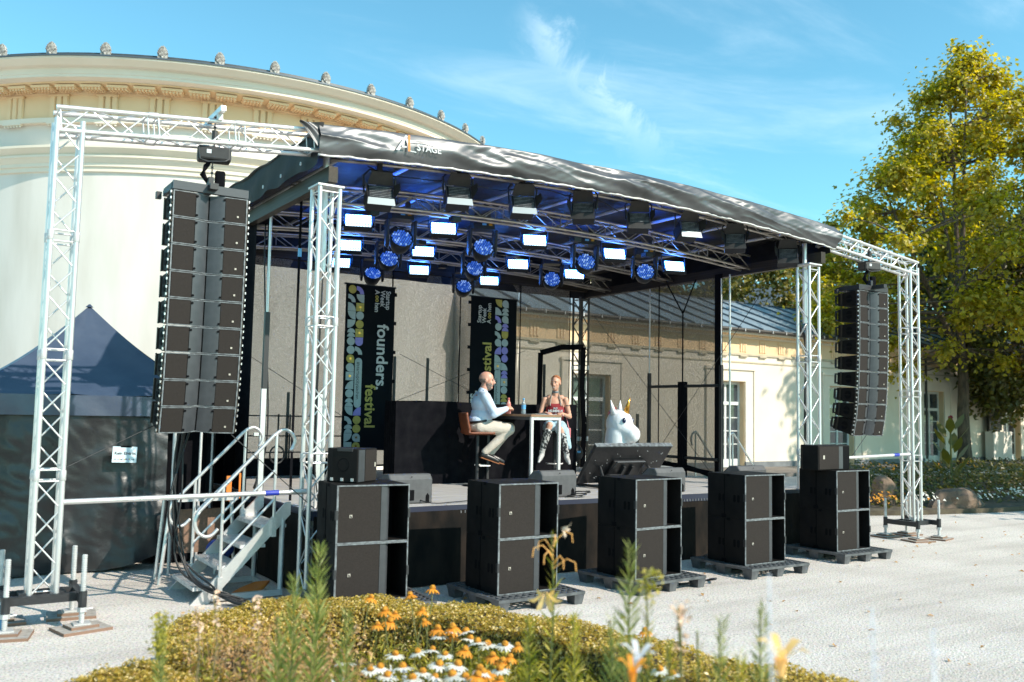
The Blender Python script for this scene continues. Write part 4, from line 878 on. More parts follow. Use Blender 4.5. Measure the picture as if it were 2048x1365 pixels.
def banner(label, x0, x1, y, ztop, zbot, words, cols, flip, seed):
    W = x1-x0; t = T('banner', label, 'banner', (x0, y, 0)); rnd = random.Random(seed)
    MB().grid(lambda u, v: Vector((u*W, 0.004*math.sin(v*14+u*2), zbot+(ztop-zbot)*v)), 8, 24).build('cloth', 'banner_black', t, True)
    blk(t, 'top_bar', (W/2, 0.02, ztop), (W+0.04, 0.03, 0.03), 'black_metal')
    for k in range(6): blk(t, 'side_clip', (-0.02 if flip else W+0.015, 0.01, ztop-0.12-k*(ztop-zbot-0.3)/5), (0.05, 0.02, 0.06), 'black_cloth')
    F = Matrix.Translation((0, -0.012, 0)) @ Matrix.Rotation(R(90), 4, 'X')
    shapes = []
    kinds = ['circle', 'square', 'quarter', 'half2', 'leaf', 'ring', 'drop', 'quarter', 'half2', 'circle']
    dots = MB()
    for ci, cx in enumerate(cols['x']):
        z = ztop-0.02-cols['s']; i = 0
        while z > zbot-0.02:
            skip = ci == cols['pillcol'] and cols['pill'][0] > z+cols['s']*0.5 > cols['pill'][1]
            if not skip:
                k = rnd.choice(kinds); c = rnd.choice(['print_pale', 'print_pale', 'print_yellow', 'print_lilac'])
                q_ = MB(); pattern_tile(q_, k, cx, z, cols['s'], rnd); shapes.append((c, q_))
                if k in ('square', 'drop') and rnd.random() < 0.7:
                    a = [(cx+cols['s']/2+0.022*(1 if q % 2 else 0.35)*math.cos(q*math.pi/6)*1.6, z+cols['s']/2+0.022*(1 if q % 2 else 0.35)*math.sin(q*math.pi/6)*1.6, 0.002) for q in range(12)]; dots.prism(a, (0, 0, 0.001))
            z -= cols['s']; i += 1
    for k, mb in shapes:
        if mb.v: mb.v = [tuple(F @ Vector(v)) for v in mb.v]; mb.build('printed_shape', k, t)
    if dots.v: dots.v = [tuple(F @ Vector(v)) for v in dots.v]; dots.build('printed_stars', 'gold', t)
    px = cols['x'][cols['pillcol']]+0.01; r = cols['s']*0.44; za, zb = cols['pill']; cxp = px+r
    pl = [(cxp+r*math.cos(a), za-r+r*math.sin(a), 0) for a in [math.pi*k/10 for k in range(11)]]+[(cxp+r*math.cos(a), zb+r+r*math.sin(a), 0) for a in [math.pi+math.pi*k/10 for k in range(11)]]
    mb = MB().prism(pl, (0, 0, 0.0015)); mb.v = [tuple(F @ Vector(v)) for v in mb.v]; mb.build('hashtag_pill', 'print_pale', t)
    for s, size, x, z, mt, bold, sx in words:
        rot = R(90) if flip else R(-90)
        text(s, size, mt, t, 'lettering', F @ Matrix.Translation((x, z, 0.003)) @ Matrix.Rotation(rot, 4, 'Z'), bold, 'LEFT', sx)
    # the looped ac in the town name
    return t
def infinity(t, x, z, s, flip):
    pts = [(s*math.sin(a)/(1+math.cos(a)**2)*1.0, s*math.sin(a)*math.cos(a)/(1+math.cos(a)**2)*1.3, 0) for a in [2*math.pi*k/28 for k in range(29)]]
    m = Matrix.Translation((0, -0.017, 0)) @ Matrix.Rotation(R(90), 4, 'X') @ Matrix.Translation((x, z, 0)) @ Matrix.Rotation(R(90), 4, 'Z')
    MB().path([m @ Vector(p) for p in pts], 0.009, 5).build('looped_letters', 'print_yellow', t)
b1 = banner('tall black founders festival banner with coloured shapes left, behind the front left tower', 6.00, 6.92, 14.3, 4.13, 1.30,
    [('founders.', 0.30, 0.60, 3.47, 'print_white', 0.006, 1.0), ('festival', 0.27, 0.41, 2.42, 'print_yellow', 0.006, 1.0), ('Startup', 0.122, 0.745, 4.06, 'print_white', 0.002, 0.92), ('Week', 0.122, 0.64, 4.06, 'print_white', 0.002, 0.92), ('A', 0.122, 0.535, 4.06, 'print_white', 0.002, 0.92), ('hen', 0.122, 0.535, 3.84, 'print_white', 0.002, 0.92), ('#startupcityaachen', 0.088, 0.235, 2.80, 'ink', 0.0, 0.95)],
    {'x': [0.04, 0.19], 's': 0.148, 'pillcol': 1, 'pill': (2.87, 2.02)}, False, 5)
infinity(b1, 0.568, 3.91, 0.05, False)
b2 = banner('black festival banner hanging behind the bald man, lettering reading upwards', 8.47, 9.49, 14.3, 4.13, 1.75,
    [('festival', 0.27, 0.45, 2.55, 'print_yellow', 0.006, 1.0), ('Startup', 0.122, 0.22, 3.64, 'print_white', 0.002, 0.92), ('Week', 0.122, 0.325, 3.64, 'print_white', 0.002, 0.92), ('A', 0.122, 0.43, 3.64, 'print_white', 0.002, 0.92), ('hen', 0.122, 0.43, 3.86, 'print_white', 0.002, 0.92), ('#startupcityaachen', 0.088, 0.60, 1.98, 'ink', 0.0, 0.95), ('founders.', 0.30, 0.16, 1.42, 'print_white', 0.006, 0.85)],
    {'x': [0.53, 0.68], 's': 0.148, 'pillcol': 0, 'pill': (2.80, 1.92)}, True, 9)
infinity(b2, 0.40, 3.79, 0.05, True)
# ================================================================ STAGE LAMPS
def moving_head(label, loc, rz, tilt, group):
    t = T('moving_head_lamp', label, 'stage light', loc, rz, group)      # origin = centre of the lens; lens faces -y, tilted down
    up = 0.34
    blk(t, 'base', (0, 0.10, up), (0.30, 0.26, 0.13), 'lamp_housing'); blk(t, 'display', (0.0, -0.032, up), (0.06, 0.004, 0.03), 'label_blue'); blk(t, 'side_badge', (0.09, -0.032, up), (0.05, 0.004, 0.035), 'gold')
    for sx in (-.09, .09): MB().tube((sx, 0.1, up+0.06), (sx, 0.1, up+0.16), 0.022, 8).bb(sx-.03, sx+.03, 0.07, 0.13, up+0.1, up+0.2).build('clamp', 'black_metal', t)
    for sx in (-1, 1):
        mb = MB().prism([(sx*0.165, -0.02, 0.27), (sx*0.165, 0.2, 0.27), (sx*0.165, 0.17, -0.05), (sx*0.165, 0.10, -0.11), (sx*0.165, 0.02, -0.05)], (sx*0.04, 0, 0))
        mb.build('yoke_arm', 'lamp_housing', t, bevel=0.012)
    hd = Matrix.Translation((0, 0.08, -0.02)) @ Matrix.Rotation(-tilt, 4, 'X') @ Matrix.Rotation(R(90), 4, 'X')      # local +z is the beam
    MB().lathe([(0.0, -0.17), (0.085, -0.165), (0.125, -0.10), (0.15, 0.0), (0.155, 0.095), (0.150, 0.11), (0.145, 0.105), (0.141, 0.075), (0, 0.075)], n=28, m=hd).build('head', 'lamp_housing', t, True)
    cells = [MB(), MB()]; k = 0
    for q in range(-5, 6):
        for r in range(-5, 6):
            x = 0.0355*(q+r/2); y = 0.0355*r*0.866
            if math.hypot(x, y) < 0.130:
                k += 1; c = cells[1] if random.random() < 0.24 else cells[0]
                n = 6; vs = [hd @ Vector((x+0.0175*math.cos(a), y+0.0175*math.sin(a), 0.078)) for a in [R(30+60*i) for i in range(n)]]
                ws = [hd @ Vector((x+0.012*math.cos(a), y+0.012*math.sin(a), 0.092)) for a in [R(30+60*i) for i in range(n)]]
                c.add(vs+ws, [tuple(range(n, 2*n))]+[(i, (i+1) % n, n+(i+1) % n, n+i) for i in range(n)])
    struct(cells[0].build('lens_cells', 'lens_blue', t), 'stuff')
    if cells[1].v: struct(cells[1].build('bright_lens_cells', 'lens_white', t), 'stuff')
    return t
def led_panel(label, loc, rz, tilt, group):
    t = T('led_wash_panel', label, 'stage light', loc, rz, group); W, H = 0.37, 0.21
    m = Matrix.Rotation(-tilt, 4, 'X')
    MB().bb(-W/2, W/2, 0, 0.09, -H/2, H/2, m).build('housing', 'lamp_housing', t, bevel=0.012)
    c = MB(); nx, nz = 9, 4
    for i in range(nx):
        for j in range(nz):
            x = -W/2+0.018+(W-0.036)*(i+.5)/nx; z = -H/2+0.014+(H-0.028)*(j+.5)/nz; a = (W-0.036)/nx*0.40; b = (H-0.028)/nz*0.38
            c.bb(x-a, x+a, -0.006, 0.002, z-b, z+b, m)
    struct(c.build('led_grid', 'led_white', t), 'stuff')
    MB().path([(-W/2-.02, 0.05, 0), (-W/2-.02, 0.06, 0.19), (W/2+.02, 0.06, 0.19), (W/2+.02, 0.05, 0)], 0.011, 6).build('yoke', 'lamp_housing', t)
    MB().bb(-0.03, 0.03, 0.03, 0.09, 0.19, 0.27).build('clamp', 'black_metal', t)
    l = bpy.data.lights.new('led_light', 'AREA'); l.shape = 'RECTANGLE'; l.size = W; l.size_y = H; l.energy = 14; l.color = (0.03, 0.22, 1.0)
    lo = bpy.data.objects.new('panel_light', l); COL.objects.link(lo); lo.parent = t; lo.matrix_basis = m @ Matrix.Translation((0, -0.02, 0)) @ Matrix.Rotation(R(-90), 4, 'X') @ Matrix.Rotation(0, 4, 'Y')
    lo.rotation_euler = (R(90)-tilt*0, 0, 0)
    return t
def barn_lamp(label, loc, rz, lit):
    t = T('barn_door_lamp', label, 'stage light', loc, rz, 'barn door lamps along the front truss')
    MB().bb(-0.15, 0.15, 0.0, 0.24, -0.09, 0.10, Matrix.Rotation(R(-28), 4, 'X')).build('housing', 'lamp_housing', t, bevel=0.01)
    MB().path([(-0.175, 0.1, 0), (-0.185, 0.1, 0.2), (-0.12, 0.1, 0.27), (0.12, 0.1, 0.27), (0.185, 0.1, 0.2), (0.175, 0.1, 0)], 0.012, 6).build('yoke', 'black_metal', t)
    blk(t, 'clamp', (0, 0.1, 0.30), (0.06, 0.05, 0.1), 'black_metal')
    m = Matrix.Rotation(R(-28), 4, 'X')
    g = MB()
    for k in range(7): g.bb(-0.13, 0.13, -0.006, 0.0, -0.07+k*0.024, -0.064+k*0.024, m)
    struct(g.build('grille', 'cabinet_edge', t), 'stuff')
    def flap(pts, mt): MB().prism([m @ Vector(p) for p in pts], (0, -0.004, 0)).build('barn_door', mt, t)
    b0, b1 = m @ Vector((-0.15, -0.005, -0.09)), m @ Vector((0.15, -0.005, -0.09)); MB().prism([b0, b1, b1+Vector((0.01, -0.03, -0.085)), b0+Vector((-0.01, -0.03, -0.085))], (0, -0.004, 0)).build('barn_door', 'barn_sunlit' if lit else 'black_paint', t)  # lit flaps get the bright colour as painted sunlight
    flap([(-0.15, -0.005, 0.10), (0.15, -0.005, 0.10), (0.12, -0.15, 0.17), (-0.12, -0.15, 0.17)], 'black_paint')
    for s in (-1, 1): flap([(s*0.152, -0.005, -0.09), (s*0.152, -0.005, 0.10), (s*0.20, -0.13, 0.06), (s*0.20, -0.13, -0.05)], 'black_paint')
    return t
ORD = ['first', 'second', 'third', 'fourth', 'fifth', 'sixth', 'seventh', 'eighth']
def lamps():
    for i, (x, z) in enumerate(((4.29, 4.47), (5.32, 4.62), (6.26, 4.64), (7.2, 4.70), (8.18, 4.70), (9.14, 4.70), (10.07, 4.64), (11.25, 4.55))):
        barn_lamp('black barn door lamp, %s from the left under the front valance%s' % (ORD[i], ', lower flap coloured sunlit' if i in (0, 1, 2, 5) else ''), (x, 9.32, z), R((-14, -18, -22, -42, -34, -18, -46, -48)[i]), i in (0, 1, 2, 5))
    H = [(5.30, 10.8, 4.27), (6.58, 10.8, 4.30), (8.42, 10.8, 4.30), (9.62, 10.8, 4.27), (6.00, 12.65, 4.32), (7.55, 12.65, 4.33), (9.12, 12.65, 4.31), (6.53, 14.4, 4.34), (8.37, 14.4, 4.29)]
    rowname = {10.8: 'front', 12.65: 'middle', 14.4: 'rear'}; cnt = {}
    for i, (x, y, z) in enumerate(H):
        cnt[y] = cnt.get(y, 0)+1
        moving_head('round blue lensed moving head lamp, %s from the left in the %s lamp row' % (ORD[cnt[y]-1], rowname[y]), (x, y, z), R((-14, -18, -22, -30, -18, -20, -26, -16, -22)[i]), R((26, 24, 20, 18, 22, 22, 18, 34, 26)[i]), 'moving head lamps under the canopy')
    Pn = [(4.67, 10.8, 4.44), (5.93, 10.8, 4.50), (7.46, 10.8, 4.52), (8.98, 10.8, 4.49), (10.25, 10.8, 4.43), (5.34, 12.65, 4.46), (6.59, 12.65, 4.51), (8.40, 12.65, 4.50), (9.60, 12.65, 4.45), (5.91, 14.4, 4.48), (7.43, 14.4, 4.51), (8.92, 14.4, 4.46)]
    cnt = {}
    for i, (x, y, z) in enumerate(Pn):
        cnt[y] = cnt.get(y, 0)+1
        led_panel('glowing white blue rectangular led panel, %s from the left in the %s lamp row' % (ORD[cnt[y]-1], rowname[{10.8: 10.8, 12.65: 12.65, 14.4: 14.4}[y]]), (x, y, z), R((-22, -22, -24, -20, -18, -24, -24, -26, -22, -26, -24, -26)[i]), R(22), 'led wash panels under the canopy')
    # added lamps, standing in for the panels' blue glow on the canopy
    for x, y in ((4.6, 10.2), (5.6, 9.9), (6.0, 11.6), (7.6, 10.0), (9.2, 10.3), (9.0, 12.0), (7.3, 13.3), (5.2, 13.3), (10.8, 11.2)):
        t = T('added_uplight', 'added uplight for the canopy glow on the arched truss near x %d' % 0, 'stage light', (x, y, 4.46))
        t['label'] = {(4.6, 10.2): 'added uplight for the canopy glow on the truss above the leftmost led panel', (5.6, 9.9): 'added uplight for the canopy glow behind the second barn door lamp', (6.0, 11.6): 'added uplight for the canopy glow between front and middle lamp rows at left', (7.6, 10.0): 'added uplight for the canopy glow behind the fourth barn door lamp', (9.2, 10.3): 'added uplight for the canopy glow behind the sixth barn door lamp', (9.0, 12.0): 'added uplight for the canopy glow between front and middle lamp rows at right', (7.3, 13.3): 'added uplight for the canopy glow before the rear lamp row at centre', (5.2, 13.3): 'added uplight for the canopy glow before the rear lamp row at left', (10.8, 11.2): 'added uplight for the canopy glow at the right end of the front lamp row'}[(x, y)]
        blk(t, 'housing', (0, 0, -0.03), (0.12, 0.12, 0.06), 'lamp_housing'); 
        l = bpy.data.lights.new('uplight', 'SPOT'); l.energy = 105; l.color = (0.01, 0.13, 1.0); l.spot_size = R(105); l.spot_blend = 0.9; l.shadow_soft_size = 0.08
        lo = bpy.data.objects.new('uplight_beam', l); COL.objects.link(lo); lo.parent = t; lo.location = (0, 0, 0.02); lo.rotation_euler = (R(180), 0, 0)
    tc_ = T('lamp_cables', 'thin black power cables drooping between the lamps under the canopy', 'cable')
    for y in (9.5, 10.7, 12.6):
        for k in range(7):
            x = 4.2+k*1.1; pts = [(x+u*1.0/8, y+0.05*math.sin(k+u), zt(x)-0.28-0.12*math.sin(math.pi*u/8)*(0.5+0.5*math.sin(k*2.7))) for u in range(9)]; MB().path(pts, 0.008, 5).build('cable', 'cable', tc_)
lamps()

# ================================================================ HANGING LINE ARRAYS
def array_cabinet_meshes():
    W, H, D = 0.72, 0.262, 0.42; g = {}
    body = MB()
    # trapezoid box: the back is lower in height than the front; the front is an open V
    def pr(x0, x1, y0f, h0, h1): pass
    fr = [(-W/2, 0.0), (-0.14, 0.015), (0, 0.075), (0.14, 0.015), (W/2, 0.0)]
    hb = 0.20
    top = [Vector((x, y+0.012, H/2-0.004)) for x, y in fr]+[Vector((W/2, D, hb/2)), Vector((-W/2, D, hb/2))]
    bot = [Vector((v.x, v.y, -v.z)) for v in top]; n = len(top)
    body.add(top+bot, [tuple(range(n)), tuple(range(n, 2*n))[::-1]]+[(i, n+i, n+(i+1) % n, (i+1) % n) for i in range(n)])
    g['cabinet'] = body.mesh('cabinet_body', 'cabinet')
    ed = MB()
    for s in (-1, 1):
        z = s*(H/2-0.006)
        ed.path([(x, y-0.004, z) for x, y in fr], 0.006, 5)
    ed.bb(-W/2-0.004, -W/2+0.008, -0.006, 0.02, -H/2, H/2).bb(W/2-0.008, W/2+0.004, -0.006, 0.02, -H/2, H/2)
    g['front_edge'] = ed.mesh('front_edge', 'cabinet_edge')
    for s, nm in ((-1, 'l'), (1, 'r')):
        gr = MB().prism([(s*(W/2-0.014), -0.004, -H/2+0.014), (s*0.147, 0.008, -H/2+0.014), (s*0.147, 0.008, H/2-0.014), (s*(W/2-0.014), -0.004, H/2-0.014)], (0, 0.012, 0))
        g['grille'+nm] = gr.mesh('front_grille', 'grille')
        hn = MB().grid(lambda u, v, s=s: Vector((s*(0.142-0.135*u), 0.006+0.066*u**1.5, -H/2+0.012+(H-0.024)*v)), 8, 1)
        g['horn'+nm] = hn.mesh('horn_flare', 'horn', True)
    bd = MB().bb(W/2-0.10, W/2-0.082, -0.0085, -0.004, -0.07, -0.052); g['badge'] = bd.mesh('badge_plate', 'badge')
    nt = MB()
    for sx in (-1, 1):
        for z in (-0.095, 0.095): nt.lathe([(0, 0.0), (0.012, 0.0), (0.012, 0.006), (0, 0.006)], n=8, m=Matrix.Translation((sx*0.132, 0.004, z)) @ Matrix.Rotation(R(90), 4, 'X'))
    g['bolts'] = nt.mesh('bolts', 'port_dark')
    hl = MB()
    for sx in (-1, 1):
        x = sx*(W/2+0.0025)
        for zs in (-1, 1):
            pts = [(x, 0.20+0.055*math.cos(a), zs*0.012+zs*0.055*math.sin(a)) for a in [math.pi*k/10 for k in range(11)]]
            hl.prism(pts, (sx*0.004, 0, 0))
    g['grip_hole'] = hl.mesh('grip_hole', 'port_dark')
    rg = MB()
    for sx in (-1, 1):
        x = sx*(W/2+0.010)
        rg.bb(x-0.008, x+0.008, 0.015, 0.05, -H/2+0.01, H/2-0.01).bb(x-0.014, x+0.014, 0.006, 0.055, H/2-0.05, H/2-0.005).bb(x-0.014, x+0.014, 0.006, 0.055, -H/2+0.005, -H/2+0.05)
        rg.bb(x-0.006, x+0.006, 0.33, 0.36, -0.11, 0.11)
        for z in (-0.09, 0.0, 0.09): rg.tube((x, -0.004, z), (x, 0.012, z), 0.010, 6)
    g['rigging'] = rg.mesh('rigging_plate', 'steel_dark')
    hd = MB()
    for sx in (-1, 1):
        x = sx*(W/2-0.03); hd.bb(x-0.012, x+0.012, D+0.004, D+0.075, 0.06, 0.085).bb(x-0.012, x+0.012, D+0.004, D+0.075, -0.085, -0.06).bb(x-0.012, x+0.012, D+0.055, D+0.08, -0.059, 0.059)
    g['rear_handle'] = hd.mesh('rear_handle', 'black_metal')
    lt = MB()
    for sx in (-1, 1):
        x = sx*(W/2+0.024)
        for z in (-0.10, -0.03, 0.05, 0.11): lt.box((x, 0.012, z), (0.010, 0.02, 0.022))
    g['latch_pins'] = lt.mesh('latch_pins', 'aluminium')
    return g
AC = array_cabinet_meshes()
def line_array(x, ytop, ztop, rz, side):
    ang = [0, 0.5, 1.0, 1.5, 2.0, 3.0, 4.2, 6.5, 10]; ang = [0, 0.3, 0.8, 1.3, 2.0, 3.0, 4.5, 7.5, 12]
    H = 0.266; p = Vector((0, 0, 0)); Rz = Matrix.Rotation(rz, 4, 'Z')
    names = ['topmost', 'second from the top', 'third from the top', 'fourth from the top', 'middle', 'fourth from the bottom', 'third from the bottom', 'second from the bottom', 'lowest, strongly tilted']
    for i in range(9):
        a = R(ang[i]); dn = Vector((0, math.sin(a), -math.cos(a))) ; c = p+dn*H/2
        t = T('line_array_speaker', '%s cabinet of the %s hanging speaker column' % (names[i], side), 'speaker', (x, ytop, ztop), rz, 'cabinets of the %s hanging speaker column' % side)
        t.rotation_euler = (Matrix.Rotation(rz, 4, 'Z') @ Matrix.Rotation(a, 4, 'X')).to_euler(); t.location = Vector((x, ytop, ztop)) + (Rz @ c.to_4d()).to_3d()
        for k, nm in (('cabinet', 'cabinet'), ('front_edge', 'front_edge'), ('grillel', 'front_grille'), ('griller', 'front_grille'), ('hornl', 'horn_flare'), ('hornr', 'horn_flare'), ('badge', 'badge'), ('bolts', 'bolts'), ('grip_hole', 'grip_holes'), ('rigging', 'rigging_plate'), ('rear_handle', 'rear_handle'), ('latch_pins', 'latch_pins')): link(nm, AC[k], t)
        p = p+dn*H
    f = T('fly_frame', 'steel fly frame on top of the %s hanging speaker column' % side, 'frame', (x, ytop, ztop+0.005), rz)
    blk(f, 'front_beam', (0, 0.02, 0.045), (0.74, 0.05, 0.085), 'black_metal' if side == 'right' else 'horn'); blk(f, 'rear_beam', (0, 0.42, 0.035), (0.74, 0.05, 0.06), 'black_metal')
    for sx in (-.36, .36): blk(f, 'side_bar', (sx, 0.22, 0.04), (0.03, 0.36, 0.07), 'black_metal')
    blk(f, 'centre_bar', (0, 0.15, 0.06), (0.08, 0.75 if side == 'right' else 0.5, 0.06), 'black_metal'); blk(f, 'lifting_plate', (0, 0.08, 0.12), (0.05, 0.10, 0.12), 'black_metal')
    blk(f, 'laser_sensor', (-0.42, 0.40, 0.0), (0.05, 0.06, 0.07), 'black_metal')
    h = T('chain_hoist', 'black electric chain hoist above the %s hanging speaker column' % side, 'hoist', (x+0.02, ytop+0.10, ztop+0.36), rz-R(12))
    mb = MB().bb(-0.15, 0.17, -0.09, 0.10, 0, 0.14); mb.build('motor_housing', 'black_paint', h, bevel=0.02)
    mb = MB()
    for k in range(8): mb.bb(0.172, 0.176, -0.075+k*0.021, -0.065+k*0.021, 0.02, 0.12)
    struct(mb.build('cooling_fins', 'cabinet_edge', h), 'stuff')
    blk(h, 'type_plate', (-0.04, -0.092, 0.08), (0.045, 0.004, 0.04), 'white_plastic')
    MB().path([(-0.14, -0.1, 0.12), (-0.12, -0.11, -0.01), (-0.05, -0.11, -0.03), (0.12, -0.11, -0.01), (0.16, -0.1, 0.02)], 0.008, 5).build('carry_handle', 'black_metal', h)
    MB().path([(-0.02, 0, 0), (-0.07, 0.0, -0.05), (-0.08, 0, -0.12), (-0.05, 0, -0.2), (-0.02, 0, -0.24), (-0.1, 0.02, -0.14), (-0.03, 0, -0.02)], 0.018, 6).build('chain_bag', 'black_cloth', h)
    MB().bb(0.03, 0.13, -0.03, 0.06, -0.26, -0.09).build('bag', 'black_cloth', h, bevel=0.02)
    ch = MB()
    for k in range(16):
        z = -0.005-0.028*k
        if z < -0.22: break
        ch.box((0.0, 0, z), (0.012 if k % 2 else 0.024, 0.024 if k % 2 else 0.012, 0.022))
    for k in range(14): ch.box((0.01, 0, 0.15+0.026*k), (0.012 if k % 2 else 0.026, 0.026 if k % 2 else 0.012, 0.021))
    ch.build('chain', 'black_metal', h)
    MB().tube((0.01, 0, 0.2), (0.01, 0, 0.32), 0.028, 8).build('hook_block', 'black_metal', h)
    if side == 'left':
        t = T('top_beam', 'short silver box beam lying across the top of the left wing truss', 'beam', (x+0.04, ytop+0.10, 4.93))
        t.rotation_euler = (0, R(-3), R(0)); blk(t, 'profile', (0, 0.05, 0.03), (0.05, 0.62, 0.05), 'aluminium'); blk(t, 'clamp', (0, -0.12, -0.02), (0.05, 0.05, 0.08), 'aluminium_dull')
line_array(2.35, 9.10, 4.11, R(0), 'left'); line_array(13.10, 9.10, 4.10, R(-2), 'right')
def array_cables():
    def cab(label, pts, r=0.012, n=1, mt='cable'):
        P = [Vector(p) for p in pts]; Q = []
        for i in range(len(P)-1):
            a = P[max(0, i-1)]; b = P[i]; c = P[i+1]; d = P[min(len(P)-1, i+2)]
            for k in range(6):
                u = k/6; Q.append(0.5*((2*b)+(c-a)*u+(2*a-5*b+4*c-d)*u*u+(3*b-a-3*c+d)*u**3))
        Q.append(P[-1])
        t = T('cable_run' if n > 1 else 'cable', label, 'cable')
        for k in range(n): MB().path([q+Vector((0.02*k*math.sin(i*.3+k*2), 0.018*k*math.cos(i*.37), 0.004*k)) for i, q in enumerate(Q)], r, 6).build('strand', mt, t, True)
    cab('bundle of black cables dropping from the left array to the ground by the steps', [(2.35, 9.75, 1.75), (2.30, 9.8, 1.2), (2.32, 9.75, 0.7), (2.42, 9.6, 0.3), (2.6, 9.42, 0.14), (2.72, 9.3, 0.10), (2.9, 9.2, 0.03)], 0.011, 5)
    cab('black cable running behind the right array down to the ground', [(12.5, 9.9, 4.1), (12.2, 9.9, 3.9), (12.25, 9.9, 3.5), (12.45, 9.95, 3.2), (12.42, 9.95, 2.0), (12.43, 9.95, 0.2)], 0.022, 2)
    cab('black cable leaving the wedge monitor along the front deck edge', [(5.0, 9.5, 0.95), (5.1, 9.36, 0.925), (5.4, 9.4, 0.925), (5.8, 9.5, 0.925), (6.3, 9.45, 0.925)], 0.006, 1)
    cab('black cable coil lying on the deck beside the second wedge monitor', [(7.2+0.13*math.cos(a)+.01*a, 9.42+0.05*math.sin(a)*1.2, 0.925+0.004*a) for a in [k*0.7 for k in range(26)]], 0.008, 1)
    cab('black cables on the gravel below the steps', [(2.7, 9.35, 0.1), (2.9, 9.1, 0.02), (3.3, 9.0, 0.02), (3.9, 9.0, 0.02)], 0.016, 3)
    cab('tangled black cables under the third pallet', [(7.6, 7.9, 0.02), (7.8, 7.8, 0.05), (8.0, 7.9, 0.03), (8.1, 7.8, 0.06), (8.2, 8.0, 0.02)], 0.01, 2)
    cab('black cable along the skirt behind the last two pallets', [(9.0, 9.1, 0.02), (9.8, 9.05, 0.25), (10.4, 9.1, 0.5), (10.8, 9.15, 0.8)], 0.008, 1)
    cab('black cables hanging down the left roof tower', [(3.72, 9.5, 4.4), (3.70, 9.5, 3.0), (3.68, 9.48, 1.5), (3.72, 9.45, 0.95), (3.6, 9.4, 0.9)], 0.007, 2)
    cab('dark cables hanging beside the curtain at the back left', [(3.75, 11.6, 4.4), (3.78, 11.6, 3.0), (3.8, 11.6, 1.6), (3.7, 11.6, 0.95)], 0.010, 3)
array_cables()

# ================================================================ SUBWOOFERS, PALLETS, BOX SPEAKERS
def sub_meshes():
    W, D, H, th = 0.745, 0.64, 0.560, 0.016; g = {}
    b = MB().bb(0, th, 0.0, D, th, H-th).bb(W-th, W, 0.0, D, th, H-th).bb(0, W, 0.0, D, 0, th).bb(0, W, 0.0, D, H-th, H).bb(th, W-th, D-th, D, th, H-th)
    b.bb(0.60*W, 0.60*W+th, 0.02, D-th, th, H-th)
    g['cabinet'] = b.mesh('sub_cabinet', 'cabinet')
    e = MB().bb(-0.003, 0.015, -0.006, 0.004, 0, H).bb(W-0.011, W+0.002, -0.006, 0.004, 0, H).bb(0.015, W-0.011, -0.006, 0.004, H-0.013, H+0.001).bb(0.015, W-0.011, -0.006, 0.004, -0.001, 0.012)
    g['front_edge'] = e.mesh('sub_edge', 'cabinet_edge')
    g['front_grille'] = MB().bb(th, 0.60*W, 0.002, 0.022, th, H-th).mesh('sub_grille', 'grille')
    g['port_flare'] = MB().grid(lambda u, v: Vector((0.60*W+0.005+0.135*u-0.012*u**6, 0.004+0.015*u+0.16*u**5, th+(H-2*th)*v)), 12, 1).mesh('sub_flare', 'horn', True)
    g['port_back'] = MB().bb(0.62*W, W-th-0.001, 0.42, 0.43, th, H-th).bb(0.62*W+.02, 0.62*W+0.09, 0.36, 0.42, 0.22, 0.34).mesh('sub_port', 'port_dark')
    hs = MB()
    for y in (0.11, 0.175, 0.36, 0.43):
        pts = [(-0.0025, y+0.020*math.cos(a), 0.255+0.028*(1 if math.sin(a) > 0 else -1)+0.02*math.sin(a)) for a in [2*math.pi*k/16 for k in range(16)]]; hs.prism(pts, (0.004, 0, 0))
    g['grip_holes'] = hs.mesh('sub_grips', 'port_dark')
    g['side_seam'] = MB().bb(-0.004, 0.0, D*0.53, D*0.53+0.012, 0.01, H-0.01).mesh('sub_seam', 'port_dark')
    g['skid'] = MB().bb(-0.005, 0.03, D*0.5, D*0.5+0.07, -0.001, 0.05).bb(-0.004, 0.02, D*0.4, D*0.4+0.05, H-0.03, H+0.002).mesh('sub_skid', 'port_dark')
    g['badge'] = MB().bb(0.13, 0.158, -0.0025, 0.002, 0.245, 0.275).mesh('sub_badge', 'badge')
    g['badge_mark'] = MB().prism([(0.138, -0.004, 0.272), (0.138, -0.004, 0.248), (0.154, -0.004, 0.248), (0.154, -0.004, 0.256)], (0, 0.002, 0)).mesh('sub_mark', 'ink')
    g['latch'] = MB().bb(-0.012, 0.012, -0.012, 0.02, 0.23, 0.32).bb(W-0.012, W+0.012, -0.012, 0.02, 0.23, 0.32).mesh('sub_latch', 'black_metal')
    return g
SM = sub_meshes()
def sub(label, x, y, z, rz):
    t = T('subwoofer', label, 'speaker', (x, y, z), rz, 'stacked subwoofers in front of the stage')
    for k, me in SM.items():
        o = link(k, me, t)
    return t
